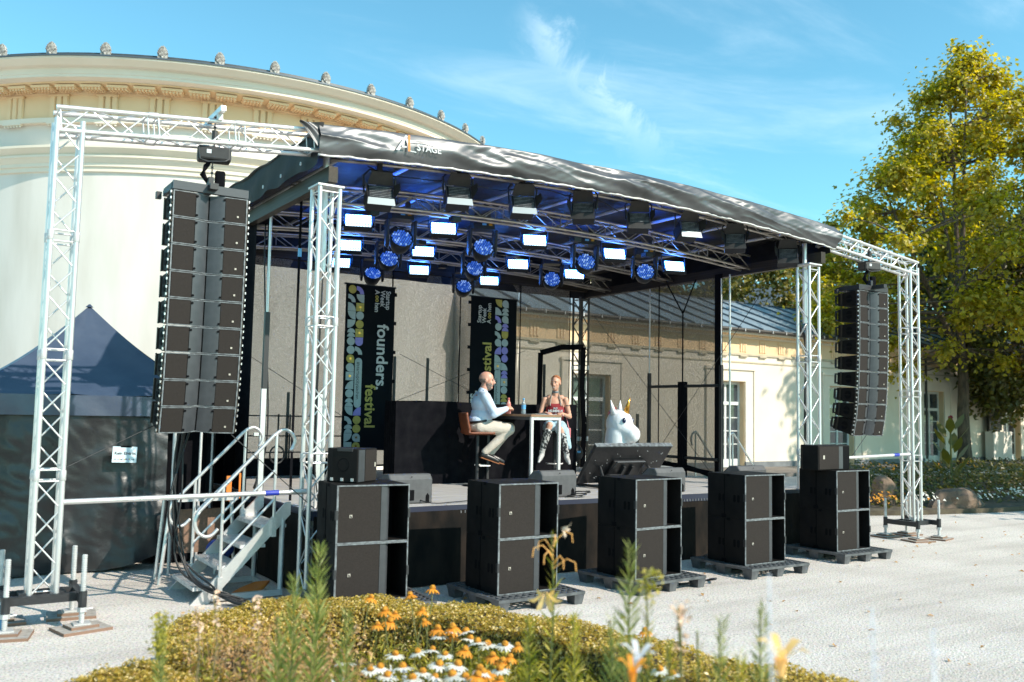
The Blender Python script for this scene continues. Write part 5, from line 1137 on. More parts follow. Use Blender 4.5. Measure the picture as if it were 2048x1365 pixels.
def pallet_mesh():
    W, D = 1.08, 1.06; b = MB(); nx, ny = 13, 11
    b.bb(0, W, 0, 0.035, 0.105, 0.135).bb(0, W, D-0.035, D, 0.105, 0.135).bb(0, 0.035, 0.035, D-0.035, 0.105, 0.135).bb(W-0.035, W, 0.035, D-0.035, 0.105, 0.135)
    for i in range(1, nx): x = i*W/nx; b.bb(x-0.012, x+0.012, 0.035, D-0.035, 0.106, 0.134)
    for j in range(1, ny): y = j*D/ny; b.bb(0.035, W-0.035, y-0.012, y+0.012, 0.107, 0.133)
    mat('pallet_plastic', (0.06, 0.063, 0.068), (0.11, 0.115, 0.12), 9, 0.4)
    top = b.mesh('pallet_deck', 'pallet_plastic'); ft = MB()
    ft.add([(-0.05, -0.06, 0), (0.05, -0.06, 0), (0.05, 0.06, 0), (-0.05, 0.06, 0), (-0.065, -0.08, 0.105), (0.065, -0.08, 0.105), (0.065, 0.08, 0.105), (-0.065, 0.08, 0.105)], [(3, 2, 1, 0), (4, 5, 6, 7), (0, 1, 5, 4), (1, 2, 6, 5), (2, 3, 7, 6), (3, 0, 4, 7)])
    return top, ft.mesh('pallet_foot', 'pallet_plastic'), W, D
PT, PF, PW, PD = pallet_mesh()
def pallet(label, x, y, rz):
    t = T('plastic_pallet', label, 'pallet', (x, y, 0), rz, 'black plastic pallets under the subwoofers'); link('deck', PT, t)
    for i in range(3):
        for j in range(3): link('foot', PF, t, Matrix.Translation((0.07+i*(PW-0.14)/2, 0.085+j*(PD-0.17)/2, 0)))
ST = [(3.45, 8.27, -5, 'first stack from the left, beside the steps'), (5.05, 7.87, 0, 'second stack from the left'), (6.90, 7.88, 3, 'third stack, in front of the dark touch screen'), (8.80, 7.98, 0, 'fourth stack from the left'), (10.90, 8.20, 0, 'fifth stack, farthest right')]
for i, (x, y, a, lab) in enumerate(ST):
    a = R(a)
    pallet('black plastic pallet under the %s' % lab, x-0.12, y-0.22, a)
    sub('lower black subwoofer of the %s' % lab, x, y, 0.1365, a); sub('upper black subwoofer of the %s' % lab, x, y, 0.1365+0.563, a)
def box_speaker(label, x, y, z, rz, W, D, H, gl, hole):
    """horizontal two way box: grille at one end, horn flare, dark port"""
    t = T('box_speaker', label, 'speaker', (x, y, z), rz); 
    mb = MB(); c = 0.06
    mb.prism([(0, 0, 0), (W, 0, 0), (W, D*0.75, 0), (W-c, D, 0), (c, D, 0), (0, D*0.75, 0)], (0, 0, H)); mb.build('cabinet', 'cabinet', t, bevel=0.01)
    if gl:
        MB().bb(0.02, W*0.64, -0.008, 0.004, 0.015, H-0.015).build('front_grille', 'grille', t)
        MB().bb(W*0.645, W*0.77, -0.006, 0.004, 0.015, H-0.015).build('horn_flare', 'horn', t); MB().bb(W*0.78, W-0.012, -0.004, 0.004, 0.015, H-0.015).build('port', 'port_dark', t)
        MB().bb(W*0.14, W*0.19, -0.011, -0.0085, H*.45, H*.6).build('badge', 'badge', t)
    else:
        MB().bb(0.01, W*0.34, -0.006, 0.004, 0.012, H-0.012).build('horn_flare', 'horn', t); MB().bb(W*0.36, W-0.014, -0.008, 0.004, 0.015, H-0.015).build('front_grille', 'grille', t)
        MB().bb(W*0.84, W*0.90, -0.011, -0.0085, H*.45, H*.58).build('badge', 'badge', t)
        MB().lathe([(0.0, -0.012), (0.048, -0.012), (0.062, 0.002), (0.068, 0.0)], n=20, m=Matrix.Translation((-0.001, D*0.42, H*0.52)) @ Matrix.Rotation(R(-90), 4, 'Y')).build('pole_cup', 'port_dark', t)
        for yy in (0.06, 0.18, 0.30): blk(t, 'socket', (0.0, yy, 0.03), (0.016, 0.03, 0.03), 'aluminium_dull')
        MB().bb(-0.01, 0.02, 0.06, 0.24, H-0.03, H+0.005).build('carry_handle', 'black_metal', t, bevel=0.005)
box_speaker('black speaker lying on top of the first subwoofer stack, turned to the right', 3.72, 8.42, 1.262, R(34), 0.36, 0.40, 0.34, False, True)
box_speaker('wide black speaker lying on top of the farthest right subwoofer stack', 10.66, 8.32, 1.262, R(2), 0.74, 0.34, 0.35, True, False)
def wedge(label, x, y, rz=0.0, W=0.56):
    t = T('wedge_monitor', label, 'speaker', (x, y, 0.912), rz, 'wedge monitors along the deck edge')
    pr = [(0, 0.0, 0.0), (0, -0.0, 0.28), (0, 0.05, 0.345), (0, 0.20, 0.335), (0, 0.50, 0.10), (0, 0.50, 0.0)]
    MB().prism(pr, (W, 0, 0)).build('cabinet', 'wedge_grey', t, bevel=0.02)
    m = Matrix.Translation((W/2, 0.36, 0.215)) @ Matrix.Rotation(R(-38), 4, 'X'); MB().bb(-W/2+.02, W/2-.02, -0.19, 0.19, -0.004, 0.008, m).build('front_grille', 'grille', t)
    blk(t, 'connector_plate', (W*0.42, -0.003, 0.10), (0.16, 0.008, 0.12), 'port_dark')
    for k in (0, 1): MB().lathe([(0, -0.02), (0.012, -0.02), (0.012, 0), (0, 0)], n=8, m=Matrix.Translation((W*0.36+k*0.06, -0.006, 0.09)) @ Matrix.Rotation(R(90), 4, 'X')).build('plug', 'green_flag' if k else 'aluminium_dull', t)
    MB().prism([(W*0.84, -0.004, 0.01), (W*0.92, -0.004, 0.01), (W*0.92, -0.004, 0.09), (W*0.88, -0.004, 0.12), (W*0.84, -0.004, 0.09)], (0, 0.006, 0)).build('grip_hole', 'port_dark', t)
    blk(t, 'screw', (W*0.5, -0.002, 0.31), (0.012, 0.006, 0.012), 'port_dark')
wedge('grey wedge monitor right behind the first subwoofer stack', 4.60, 9.50)
wedge('grey wedge monitor in front of the bar table legs', 6.74, 9.50)
wedge('grey wedge monitor right of the dark touch screen', 8.70, 9.50)
wedge('pale wedge monitor at the right deck edge behind the fourth stack', 10.38, 9.52, 0, 0.60)

# ================================================================ STEPS
def steps():
    t = T('stage_steps', 'aluminium steps with four treads and looped handrails at the left stage side', 'steps', (2.4, 9.48, 0)); o = Vector((2.4, 9.48, 0))
    for y in (0.0, 0.90):
        MB().prism([(0.02, y, 0), (0.20, y, 0), (1.03, y, 0.86), (1.03, y, 0.99), (0.98, y, 0.99)], (0, 0.035, 0)).build('stringer', 'aluminium', t)
        rod(t, 'leg', (0.95, y+0.017, 0.02), (0.95, y+0.017, 0.82), 0.030, 'aluminium_dull', 4); blk(t, 'foot_beam', (0.6, y+0.017, 0.05), (0.74, 0.05, 0.06), 'aluminium')
    blk(t, 'foot_beam', (0.95, 0.46, 0.05), (0.05, 0.86, 0.06), 'aluminium_dull')
    for i, (x, z) in enumerate(((0.05, 0.165), (0.28, 0.36), (0.51, 0.56), (0.73, 0.755))):
        tr = MB().bb(x, x+0.27, 0.037, 0.898, z-0.035, z+0.0); tr.build('tread', 'aluminium_dull', t)
        g = MB()
        for k in range(9): g.bb(x+0.012+k*0.029, x+0.026+k*0.029, 0.040, 0.894, z+0.0005, z+0.006)
        struct(g.build('tread_ribs', 'aluminium', t), 'stuff')
    def cr(pts):
        P = [Vector(p) for p in pts]; Q = []
        for i in range(len(P)-1):
            a = P[max(0, i-1)]; b = P[i]; c = P[i+1]; d = P[min(len(P)-1, i+2)]
            for k in range(5): u = k/5; Q.append(0.5*((2*b)+(c-a)*u+(2*a-5*b+4*c-d)*u*u+(3*b-a-3*c+d)*u**3))
        return Q+[P[-1]]
    for y, sh in ((-0.02, 0.0), (0.94, -0.04)):
        pts = [(2.66, 0.75), (2.60, 0.69), (2.53, 0.68), (2.46, 0.73), (2.43, 0.82), (2.46, 0.92), (2.54, 1.01), (3.14, 1.63), (3.22, 1.71), (3.30, 1.76), (3.37, 1.75), (3.42, 1.70), (3.44, 1.63), (3.40, 1.54)]
        P = cr([(x-2.4+sh, y, z) for x, z in pts]); MB().path(P, 0.0185, 10).build('handrail', 'aluminium', t, True)
        for (x0, z0), (x1, z1) in (((2.70, 0.80), (3.24, 1.34)), ((2.70, 0.48), (3.24, 1.03))): rod(t, 'mid_rail', (x0-2.4+sh, y, z0), (x1-2.4+sh, y, z1), 0.0145, 'aluminium')
        for x, z0, z1 in ((2.70, 0.10, 1.17), (3.24, 0.68, 1.72)):
            rod(t, 'baluster', (x-2.4+sh, y, z0), (x-2.4+sh, y, z1), 0.017, 'aluminium'); blk(t, 'baluster_socket', (x-2.4+sh, y, z0+0.06), (0.05, 0.045, 0.20), 'aluminium')
    t = T('stage_steps', 'aluminium handrails of the far steps at the right stage side, seen above the wedge', 'steps', (11.85, 11.1, 0))
    for sx, lab in ((0.0, 0), (0.9, 1)):
        P = cr([(sx, 0.0, 0.9), (sx, -0.02, 1.35), (sx, 0.0, 1.62), (sx, 0.05, 1.70), (sx, 0.0, 1.72), (sx, -0.1, 1.66), (sx, -0.3, 1.42), (sx, -0.62, 1.0), (sx, -0.75, 0.8)]) if False else cr([(sx+0.0, 0, 1.46), (sx-0.03, 0, 1.56), (sx, 0, 1.66), (sx+0.07, 0, 1.70), (sx+0.14, 0, 1.66), (sx+0.50, 0, 1.25), (sx+0.85, 0, 0.85), (sx+0.95, 0, 0.70)])
        P = [Vector((p.x*1.0-sx, sx, p.z)) for p in P]
        MB().path(P, 0.018, 8).build('handrail', 'aluminium', t, True); rod(t, 'baluster', (0.08, sx, 0.5), (0.08, sx, 1.68), 0.015, 'aluminium'); rod(t, 'baluster', (0.7, sx, 0.1), (0.7, sx, 1.0), 0.015, 'aluminium')
        MB().prism([(0.1, sx, 0.9), (0.1, sx, 0.8), (1.1, sx, 0.0), (1.22, sx, 0.0)], (0, 0.03, 0)).build('stringer', 'aluminium', t)
    for i in range(4): blk(t, 'tread', (0.22+i*0.25, 0.46, 0.74-i*0.19), (0.25, 0.86, 0.03), 'aluminium_dull')
steps()
def beside_steps():
    t = T('ramp_table', 'small weathered folding table with metal frame behind the steps', 'table', (2.45, 10.75, 0))
    blk(t, 'table_top', (0.40, 0.15, 0.93), (0.75, 0.45, 0.035), 'aluminium_dull'); blk(t, 'table_panel', (0.42, 0.20, 0.55), (0.5, 0.03, 0.5), 'plywood_edge')
    for x in (0.02, 0.7): rod(t, 'leg', (x+0.02, 0.02, 0.92), (x-0.08 if x < .1 else x+.08, -0.02, 0), 0.022, 'aluminium'); rod(t, 'leg', (x+0.02, 0.34, 0.92), (x-0.04, 0.36, 0), 0.022, 'aluminium')
    for x, y, z0, z1, r, lab in ((2.62, 11.3, 0, 1.95, .022, 'pale post under the left speaker column, left one'), (2.98, 11.5, 0, 1.95, .018, 'slim grey post under the left speaker column, right one')):
        t = T('support_post', lab, 'post', (x, y, 0)); rod(t, 'tube', (0, 0, z0), (0, 0, z1), r, 'aluminium_dull')
    t = T('stage_post', 'upright aluminium profile rising behind the top of the steps', 'post', (3.56, 10.95, 0)); blk(t, 'tube', (0, 0, 1.2), (0.06, 0.04, 2.05), 'aluminium')
    t = T('stage_post', 'upright aluminium profile on the deck right beside the front left tower', 'post', (3.78, 9.6, 0.91)); blk(t, 'tube', (0, 0, 0.62), (0.09, 0.04, 1.25), 'aluminium')
    t = T('stage_post', 'tall black post at the left deck edge beside the curtain', 'post', (3.68, 11.3, 0.91)); blk(t, 'tube', (0, 0, 1.15), (0.06, 0.06, 2.3), 'black_metal'); blk(t, 'clamp', (-0.05, 0, 0.75), (0.12, 0.04, 0.04), 'aluminium')
    rod(t, 'pole', (0, 0, 2.3), (0, 0, 3.6), 0.018, 'aluminium')
    t = T('orange_tool', 'two orange lever handles on the deck behind the steps', 'tool', (3.2, 11.0, 0.6))
    blk(t, 'handle', (0, 0, 0.42), (0.06, 0.03, 0.30), 'orange_hose'); blk(t, 'handle', (0.13, 0, 0.45), (0.022, 0.02, 0.30), 'orange_hose')
    MB().prism([(2.85, 9.65, 0.02), (3.05, 9.75, 0.02), (3.28, 9.85, 0.02), (3.4, 9.82, 0.02), (3.25, 9.70, 0.02), (3.1, 9.58, 0.02), (2.95, 9.52, 0.02)], (0, 0, 0.02))
    tag(MB().prism([(2.85, 9.62, 0.03), (3.0, 9.75, 0.06), (3.2, 9.86, 0.09), (3.36, 9.86, 0.09), (3.25, 9.72, 0.05), (3.08, 9.60, 0.03)], (0, 0, 0.02)).build('orange_cover', 'orange_hose'), 'curved orange cover lying under the steps', 'cover')
    mb = MB(); mb.ell((3.0, 10.55, 0.38), (0.16, 0.12, 0.12)); tag(mb.build('blue_bag', 'blue_bag', None, True), 'crumpled blue bag behind the steps', 'bag')
    t = T('water_bottle', 'blue labelled plastic bottle standing on boards at the far left truss base', 'bottle', (0.715, 9.0, 0.052))
    MB().lathe([(0, 0), (0.034, 0), (0.036, 0.01), (0.036, 0.14), (0.030, 0.17), (0.014, 0.20), (0.013, 0.215), (0, 0.215)], n=16).build('bottle', 'bottle_plastic', t, True)
    MB().lathe([(0.0365, 0.02), (0.0365, 0.13)], n=16).build('label', 'label_blue', t); MB().lathe([(0, 0.235), (0.016, 0.235), (0.016, 0.213)], n=12).build('cap', 'white_plastic', t)
    o = MB().prism([(2.7, 9.30, 0.004), (3.6, 9.25, 0.004), (3.6, 8.6, 0.004), (2.3, 7.9, 0.004), (1.95, 8.0, 0.004)], (0, 0, 0.006)).build('cable_mat', 'plinth'); tag(o, 'grey rubber mat on the gravel in front of the steps', 'mat')
beside_steps()

# ================================================================ GAZEBO
def gazebo():
    x0, x1, y0, y1, ze, zv, za = 0.36, 3.28, 11.78, 14.5, 2.10, 1.86, 3.30
    t = T('gazebo_tent', 'dark blue black pop up gazebo with side walls in front of the rotunda', 'tent', (x0, y0, 0)); W, D = x1-x0, y1-y0
    ax, ay = 1.50, 1.30
    def roofside(A, B):
        A = Vector(A); B = Vector(B); P = Vector((ax, ay, za))
        def f(u, v):
            p = A.lerp(B, u).lerp(P, v); e = Vector((0, 0, 0)); s = math.sin(math.pi*v)*0.16*(0.75+0.25*math.sin(u*math.pi))
            return p+Vector((0, 0, -s+0.012*math.sin(u*20+v*5)*(1-v)))
        return f
    c = [(0, 0, ze), (W, 0, ze), (W, D, ze), (0, D, ze)]
    for i in range(4): MB().grid(roofside(c[i], c[(i+1) % 4]), 24, 20).build('roof_panel', 'tent_cloth', t, True)
    MB().tube((ax, ay, za-0.02), (ax, ay, za+0.02), 0.05, 10, 0.01).build('peak_cap', 'tent_cloth', t)
    for i in range(4):
        A = Vector(c[i]); B = Vector(c[(i+1) % 4]); nr = Vector(((B-A).y, -(B-A).x, 0)).normalized()
        MB().grid(lambda u, v: A.lerp(B, u)+nr*(0.015+0.01*math.sin(u*30+v*2)*(1-v))+Vector((0, 0, -0.24*(1-v))), 60, 4).build('valance', 'tent_cloth', t, True)
    WF = x1-x0-0.62
    def bot(x):
        return 0.02 if x < 1.55 else 0.02+0.20*((x-1.55)/(WF-1.55))**1.6
    def wall(u, v):
        x = u*WF; zb = bot(x); z = zb+(1.90-zb)*v
        w = 0.035*math.sin(x*4.1+v*1.5)*(1-v*0.5)+0.05*mn.noise(Vector((x*2.6, z*2.2, 5)))+0.02*abs(mn.noise(Vector((x*5+z*4, z*4-x*2, 2))))+0.012*math.sin(x*17+z*3)*(1-v)
        if x > 1.7: w += 0.10*math.sin((x-1.7)*3.2)*(1-v)
        return Vector((x, 0.05-w, z))
    MB().grid(wall, 120, 70).build('front_wall', 'tent_wall', t, True)
    MB().grid(lambda u, v: Vector((0.03+0.02*math.sin(u*20), u*D, 0.02+1.88*v)), 40, 6).build('side_wall', 'tent_wall', t, True)
    MB().grid(lambda u, v: Vector((u*W, D, 0.02+1.88*v)), 40, 6).build('rear_wall', 'tent_wall', t, True)
    MB().grid(lambda u, v: Vector((W-0.05+0.03*math.sin(u*30), u*D, 0.02+1.88*v)), 40, 6).build('side_wall', 'tent_wall', t, True)
    MB().grid(lambda u, v: Vector((WF-0.05+u*0.72, 0.35+0.02*math.sin(u*14), 0.02+1.9*v)), 20, 6).build('interior_dark_sheet', 'black_cloth', t, True)  # black sheet standing for the shade inside the open tent
    for x, y in ((0.05, 0.12), (W-0.05, 0.12), (W-0.05, D-0.05), (0.05, D-0.05)): rod(t, 'leg', (x, y, 0), (x, y, ze), 0.018, 'aluminium_dull')
    s = T('paper_sign', 'pale blue laminated paper notice reading Kein Eintritt on the gazebo wall', 'sign', (1.99, 11.655, 1.31)); s.rotation_euler = (0, R(1.5), 0)
    blk(s, 'sheet', (0.14, 0, 0.095), (0.275, 0.004, 0.19), 'paper'); blk(s, 'tape', (0.15, -0.003, 0.19), (0.12, 0.003, 0.02), 'black_cloth')
    text('Kein Eintritt', 0.048, 'ink', s, 'lettering', Matrix.Translation((0.025, -0.0035, 0.095)) @ Matrix.Rotation(R(90), 4, 'X'), 0.0012, extr=0.0004)
    rnd = random.Random(3)
    for k in range(8):
        blk(s, 'printed_shape', (0.07+k*0.018, -0.0028, 0.035+0.006*(k % 2)), (0.014, 0.001, 0.014), ['print_lilac', 'print_yellow', 'ink'][k % 3])
    for z in (0.043, 0.034): blk(s, 'small_print', (0.035, -0.0028, z), (0.03, 0.001, 0.003), 'ink'); blk(s, 'small_print', (0.235, -0.0028, z), (0.035, 0.001, 0.003), 'ink')
gazebo()
# ================================================================ PEOPLE
def blob(name, prims, mt, parent, voxel=0.011, smooth=3, m=None):
    mb = MB()
    for p in prims:
        if p[0] == 'e': mb.ell(p[1], p[2], p[3] if len(p) > 3 else None, 18, 12)
        else:
            a, ra, b, rb = p; a = Vector(a); b = Vector(b); mb.ell(a, (ra, ra, ra), None, 14, 10); mb.ell(b, (rb, rb, rb), None, 14, 10)
            if (b-a).length > 1e-4: mb.tube(a, b, ra, 16, rb)
    o = mb.build(name, mt, parent, True, m=m); r = o.modifiers.new('r', 'REMESH'); r.mode = 'VOXEL'; r.voxel_size = voxel; r.use_smooth_shade = True
    s = o.modifiers.new('s', 'SMOOTH'); s.iterations = smooth; s.factor = 0.5; bpy.context.view_layer.update(); realize(o); o.data.polygons.foreach_set('use_smooth', [True]*len(o.data.polygons)); return o
def head_prims(c, rot, s=1.0):
    """head centred on c, looking along rot's +x"""
    c = Vector(c); r3 = rot
    def P(x, y, z): return c + r3 @ Vector((x*s, y*s, z*s))
    L = [('e', P(-0.012, 0, 0.035), (0.098*s, 0.076*s, 0.088*s), r3), ('e', P(0.022, 0, -0.035), (0.066*s, 0.058*s, 0.080*s), r3), ('e', P(0.058, 0, -0.088), (0.028*s, 0.030*s, 0.022*s), r3),
         (P(0.088, 0, 0.018), 0.010*s, P(0.108, 0, -0.022), 0.014*s), (P(0.100, 0.012, -0.028), 0.009*s, P(0.100, -0.012, -0.028), 0.009*s), (P(0.078, 0.028, 0.030), 0.010*s, P(0.078, -0.028, 0.030), 0.010*s),
         (P(0.078, 0.014, -0.055), 0.009*s, P(0.078, -0.014, -0.055), 0.009*s), (P(0.076, 0.014, -0.068), 0.009*s, P(0.076, -0.014, -0.068), 0.009*s), ('e', P(0.055, 0.038, -0.02), (0.022*s, 0.018*s, 0.022*s), r3), ('e', P(0.055, -0.038, -0.02), (0.022*s, 0.018*s, 0.022*s), r3)]
    for sy in (-1, 1): L.append(('e', P(-0.005, sy*0.078, -0.005), (0.020*s, 0.009*s, 0.032*s), r3))
    return L, P
def hand(w, d, up, curl=0.9, s=1.0):
    """palm + thumb + four fingers; w wrist, d direction of fingers, up = back of the hand"""
    w = Vector(w); d = Vector(d).normalized(); up = Vector(up); up = (up-d*up.dot(d)).normalized(); sd = d.cross(up); L = []
    pc = w+d*0.045*s
    for k in range(4): o = sd*(k-1.5)*0.019*s; L.append((w+o*0.55, 0.014*s, w+d*0.085*s+o, 0.0115*s))
    for k, ln in enumerate((0.066, 0.075, 0.072, 0.056)):
        o = w+d*0.085*s+sd*(k-1.5)*0.020*s; q = o+(d*math.cos(curl*0.5)-up*math.sin(curl*0.5))*ln*0.5*s; e = q+(d*math.cos(curl*1.4)-up*math.sin(curl*1.4))*ln*0.5*s
        L += [(o, 0.0095*s, q, 0.0085*s), (q, 0.0085*s, e, 0.007*s)]
    th = w+d*0.025*s-sd*0.03*s; t2 = th+(d*0.6-sd*0.6-up*0.4).normalized()*0.038*s; L += [(w+d*0.01*s-sd*0.015*s, 0.014*s, th, 0.012*s), (th, 0.012*s, t2, 0.010*s), (t2, 0.010*s, t2+(d*0.8-up*0.6).normalized()*0.03*s, 0.008*s)]
    return L
def eyes(P, t, s=1.0):
    for sy in (-1, 1):
        mb = MB(); mb.ell(P(0.083, sy*0.028, 0.013), (0.0085*s,)*3, None, 10, 8); mb.build('eye', 'eye_white', t, True)
        mb = MB(); mb.ell(P(0.091, sy*0.028, 0.013), (0.0045*s,)*3, None, 8, 6); mb.build('pupil', 'ink', t, True)
        mb = MB().path([P(0.088, sy*0.015, 0.031), P(0.090, sy*0.028, 0.036), P(0.084, sy*0.044, 0.031)], 0.004*s, 5); mb.build('eyebrow', 'beard' if t['label'].startswith('bald') else 'hair_ginger', t)
def shell(name, c, r, mt, t, rot, cut, thick=0.0, nu=28, nv=20):
    mb = MB(); c = Vector(c); keep = []
    mb.ell((0, 0, 0), r, None, nu, nv); vs = mb.v; f2 = [f for f in mb.f if all(cut(Vector(vs[i])) for i in f)]
    us = sorted({i for f in f2 for i in f}); rm = {i: k for k, i in enumerate(us)}; mb.v = [tuple(c + rot @ Vector(vs[i])) for i in us]; mb.f = [tuple(rm[i] for i in f) for f in f2]; o = mb.build(name, mt, t, True); sd = o.modifiers.new('s', 'SOLIDIFY'); sd.thickness = 0.006; return o
def man():
    t = T('person', 'bald bearded man in light blue shirt and beige trousers laughing on a stool', 'person', (6.93, 11.42, 0.91), R(-14))
    S_ = 1.0
    pel = Vector((0.0, 0, 0.90)); ch = Vector((0.04, 0, 1.15)); neck = Vector((0.07, 0, 1.385)); hc = Vector((0.125, -0.0, 1.545))
    hr = (Matrix.Rotation(R(-22), 3, 'Z') @ Matrix.Rotation(R(4), 3, 'Y'))
    hp, P = head_prims(hc, hr, 1.10)
    # near side is -y (towards the camera)
    sh = [Vector((0.05, -0.19, 1.30)), Vector((0.05, 0.19, 1.30))]; el = [Vector((0.17, -0.27, 1.06)), Vector((0.20, 0.27, 1.06))]; wr = [Vector((0.415, -0.13, 1.145)), Vector((0.40, 0.10, 1.09))]
    hip = [Vector((0.0, -0.10, 0.86)), Vector((0.0, 0.10, 0.86))]; kn = [Vector((0.44, -0.15, 0.83)), Vector((0.54, 0.13, 0.85))]; an = [Vector((0.09, -0.10, 0.50)), Vector((0.24, 0.10, 0.48))]
    body = [('e', (0.0, 0, 0.92), (0.13, 0.155, 0.13)), ('e', (0.05, 0, 1.04), (0.15, 0.15, 0.15)), ('e', (0.03, 0, 1.22), (0.115, 0.17, 0.14)), (neck-Vector((0.01, 0, 0.04)), 0.062, hc-Vector((0.03, 0, 0.08)), 0.060)]
    body += hp
    for i in (0, 1):
        body += [(sh[i], 0.055, el[i], 0.042), (el[i], 0.040, wr[i], 0.027), (hip[i], 0.085, kn[i], 0.058), (kn[i], 0.055, an[i], 0.036), (an[i], 0.036, an[i]+Vector((0.02, 0, -0.05)), 0.036)]
    body += hand(wr[0], (0.85, 0.45, 0.1), (0.1, -0.6, 0.7), 1.2, 1.0)+hand(wr[1], (0.9, -0.15, 0.1), (0, 0.5, -0.8), 1.1, 1.0)
    blob('body', body, 'skin_man', t, 0.0085, 2)
    sp = [('e', (-0.005, 0, 0.955), (0.150, 0.172, 0.11)), ('e', (0.055, 0, 1.03), (0.170, 0.168, 0.145)), ('e', (0.04, 0, 1.20), (0.142, 0.190, 0.155)), (sh[0]+Vector((-.01, .05, .02)), 0.07, sh[1]+Vector((-.01, -.05, .02)), 0.07), (neck-Vector((0.02, 0, 0.05)), 0.075, neck+Vector((-0.005, 0, 0.0)), 0.072)]
    for i in (0, 1): sp += [(sh[i], 0.076, el[i], 0.060), (el[i], 0.060, el[i].lerp(wr[i], 0.86), 0.042)]
    sp += [('e', el[0]+Vector((-0.02, 0, -0.02)), (0.055, 0.05, 0.05)), (el[0].lerp(wr[0], 0.2)+Vector((0, 0, 0.03)), 0.04, el[0].lerp(wr[0], 0.5)+Vector((0, 0, 0.015)), 0.04)]
    blob('shirt', sp, 'shirt_blue', t, 0.010, 2)
    # collar, placket and buttons
    for sy in (-1, 1):
        MB().prism([neck+Vector((0.055, sy*0.012, -0.035)), neck+Vector((0.045, sy*0.055, 0.0)), neck+Vector((-0.02, sy*0.082, 0.035)), neck+Vector((-0.01, sy*0.085, -0.01)), neck+Vector((0.075, sy*0.05, -0.075))], (0.006, 0, 0.004)).build('collar', 'shirt_blue', t)
    for k in range(6): MB().ell(Vector((0.172+0.05*math.sin((k+1)/6*2.8), 0.0, 1.29-k*0.065)), (0.006, 0.006, 0.006), None, 8, 6).build('shirt_button', 'white_plastic', t)
    tp = [('e', (-0.01, 0, 0.865), (0.155, 0.180, 0.10))]
    for i in (0, 1): tp += [(hip[i], 0.105, kn[i], 0.082), (kn[i], 0.078, kn[i].lerp(an[i], 0.55), 0.062), (kn[i].lerp(an[i], 0.5), 0.064, an[i]+Vector((0.0, 0, 0.0)), 0.056)]
    tp += [('e', kn[0]+Vector((-0.05, 0, 0.02)), (0.09, 0.07, 0.075)), (Vector((0.08, -0.10, 0.95)), 0.035, Vector((0.30, -0.15, 0.90)), 0.035), (Vector((0.1, 0.1, 0.95)), 0.03, Vector((0.4, 0.13, 0.92)), 0.03)]
    blob('trousers', tp, 'trousers_beige', t, 0.010, 2)
    MB().lathe([(0.152, -0.016), (0.160, -0.016), (0.160, 0.016), (0.152, 0.016)], n=28, m=Matrix.Translation((-0.003, 0, 0.945)) @ Matrix.Rotation(R(-8), 4, 'Y') @ Matrix.Diagonal((0.97, 1.14, 1, 1))).build('belt', 'leather_black', t, True)
    for i in (0, 1):
        a = an[i]; d = Vector((0.86, -0.10 if i == 0 else -0.02, -0.35)).normalized()
        blob('shoe', [(a+Vector((-0.03, 0, -0.04)), 0.046, a+d*0.13+Vector((0, 0, -0.05)), 0.044), (a+d*0.13+Vector((0, 0, -0.05)), 0.044, a+d*0.20+Vector((0, 0, -0.055)), 0.034), (a+Vector((0, 0, -0.02)), 0.05, a+Vector((0.01, 0, 0.0)), 0.048)], 'leather_black', t, 0.009, 2)
        MB().prism([a+Vector((-0.07, -0.038, -0.070)), a+Vector((-0.07, 0.038, -0.070)), a+d*0.22+Vector((0, 0.03, -0.080)), a+d*0.22+Vector((0, -0.03, -0.080))], (0.004, 0, -0.014)).build('shoe_sole', 'hair_ginger', t)
    eyes(P, t, 1.1)
    MB().ell(P(0.084, 0, -0.061), (0.012, 0.020, 0.013), hr, 12, 8).build('open_mouth', 'mouth_dark', t, True); MB().ell(P(0.091, 0, -0.053), (0.006, 0.015, 0.004), hr, 10, 6).build('upper_teeth', 'teeth', t, True)
    shell('beard', P(0.020, 0, -0.045), (0.082, 0.072, 0.098), 'beard', t, hr, lambda v: v.z < 0.02 and not (v.x > 0.062 and v.z > -0.05 and abs(v.y) < 0.032) and v.x > -0.035)
    MB().path([P(0.093, -0.026, -0.052), P(0.100, -0.012, -0.042), P(0.101, 0.012, -0.042), P(0.093, 0.026, -0.052)], 0.0065, 6).build('moustache', 'beard', t)
    shell('side_hair', P(-0.014, 0, 0.034), (0.1085, 0.0855, 0.096), 'beard', t, hr, lambda v: -0.085 < v.z < -0.005 and v.x < 0.0)
    MB().path([P(-0.02, -0.09, 0.0), P(0.02, -0.082, -0.03), P(0.06, -0.062, -0.055), P(0.075, -0.045, -0.062)], 0.0018, 5).build('headset_microphone', 'strap', t); MB().ell(P(0.077, -0.043, -0.063), (0.007, 0.006, 0.006)).build('microphone_tip', 'white_plastic', t)
    MB().lathe([(0.030, 0), (0.040, 0.0)], n=16).v
    return t
man()
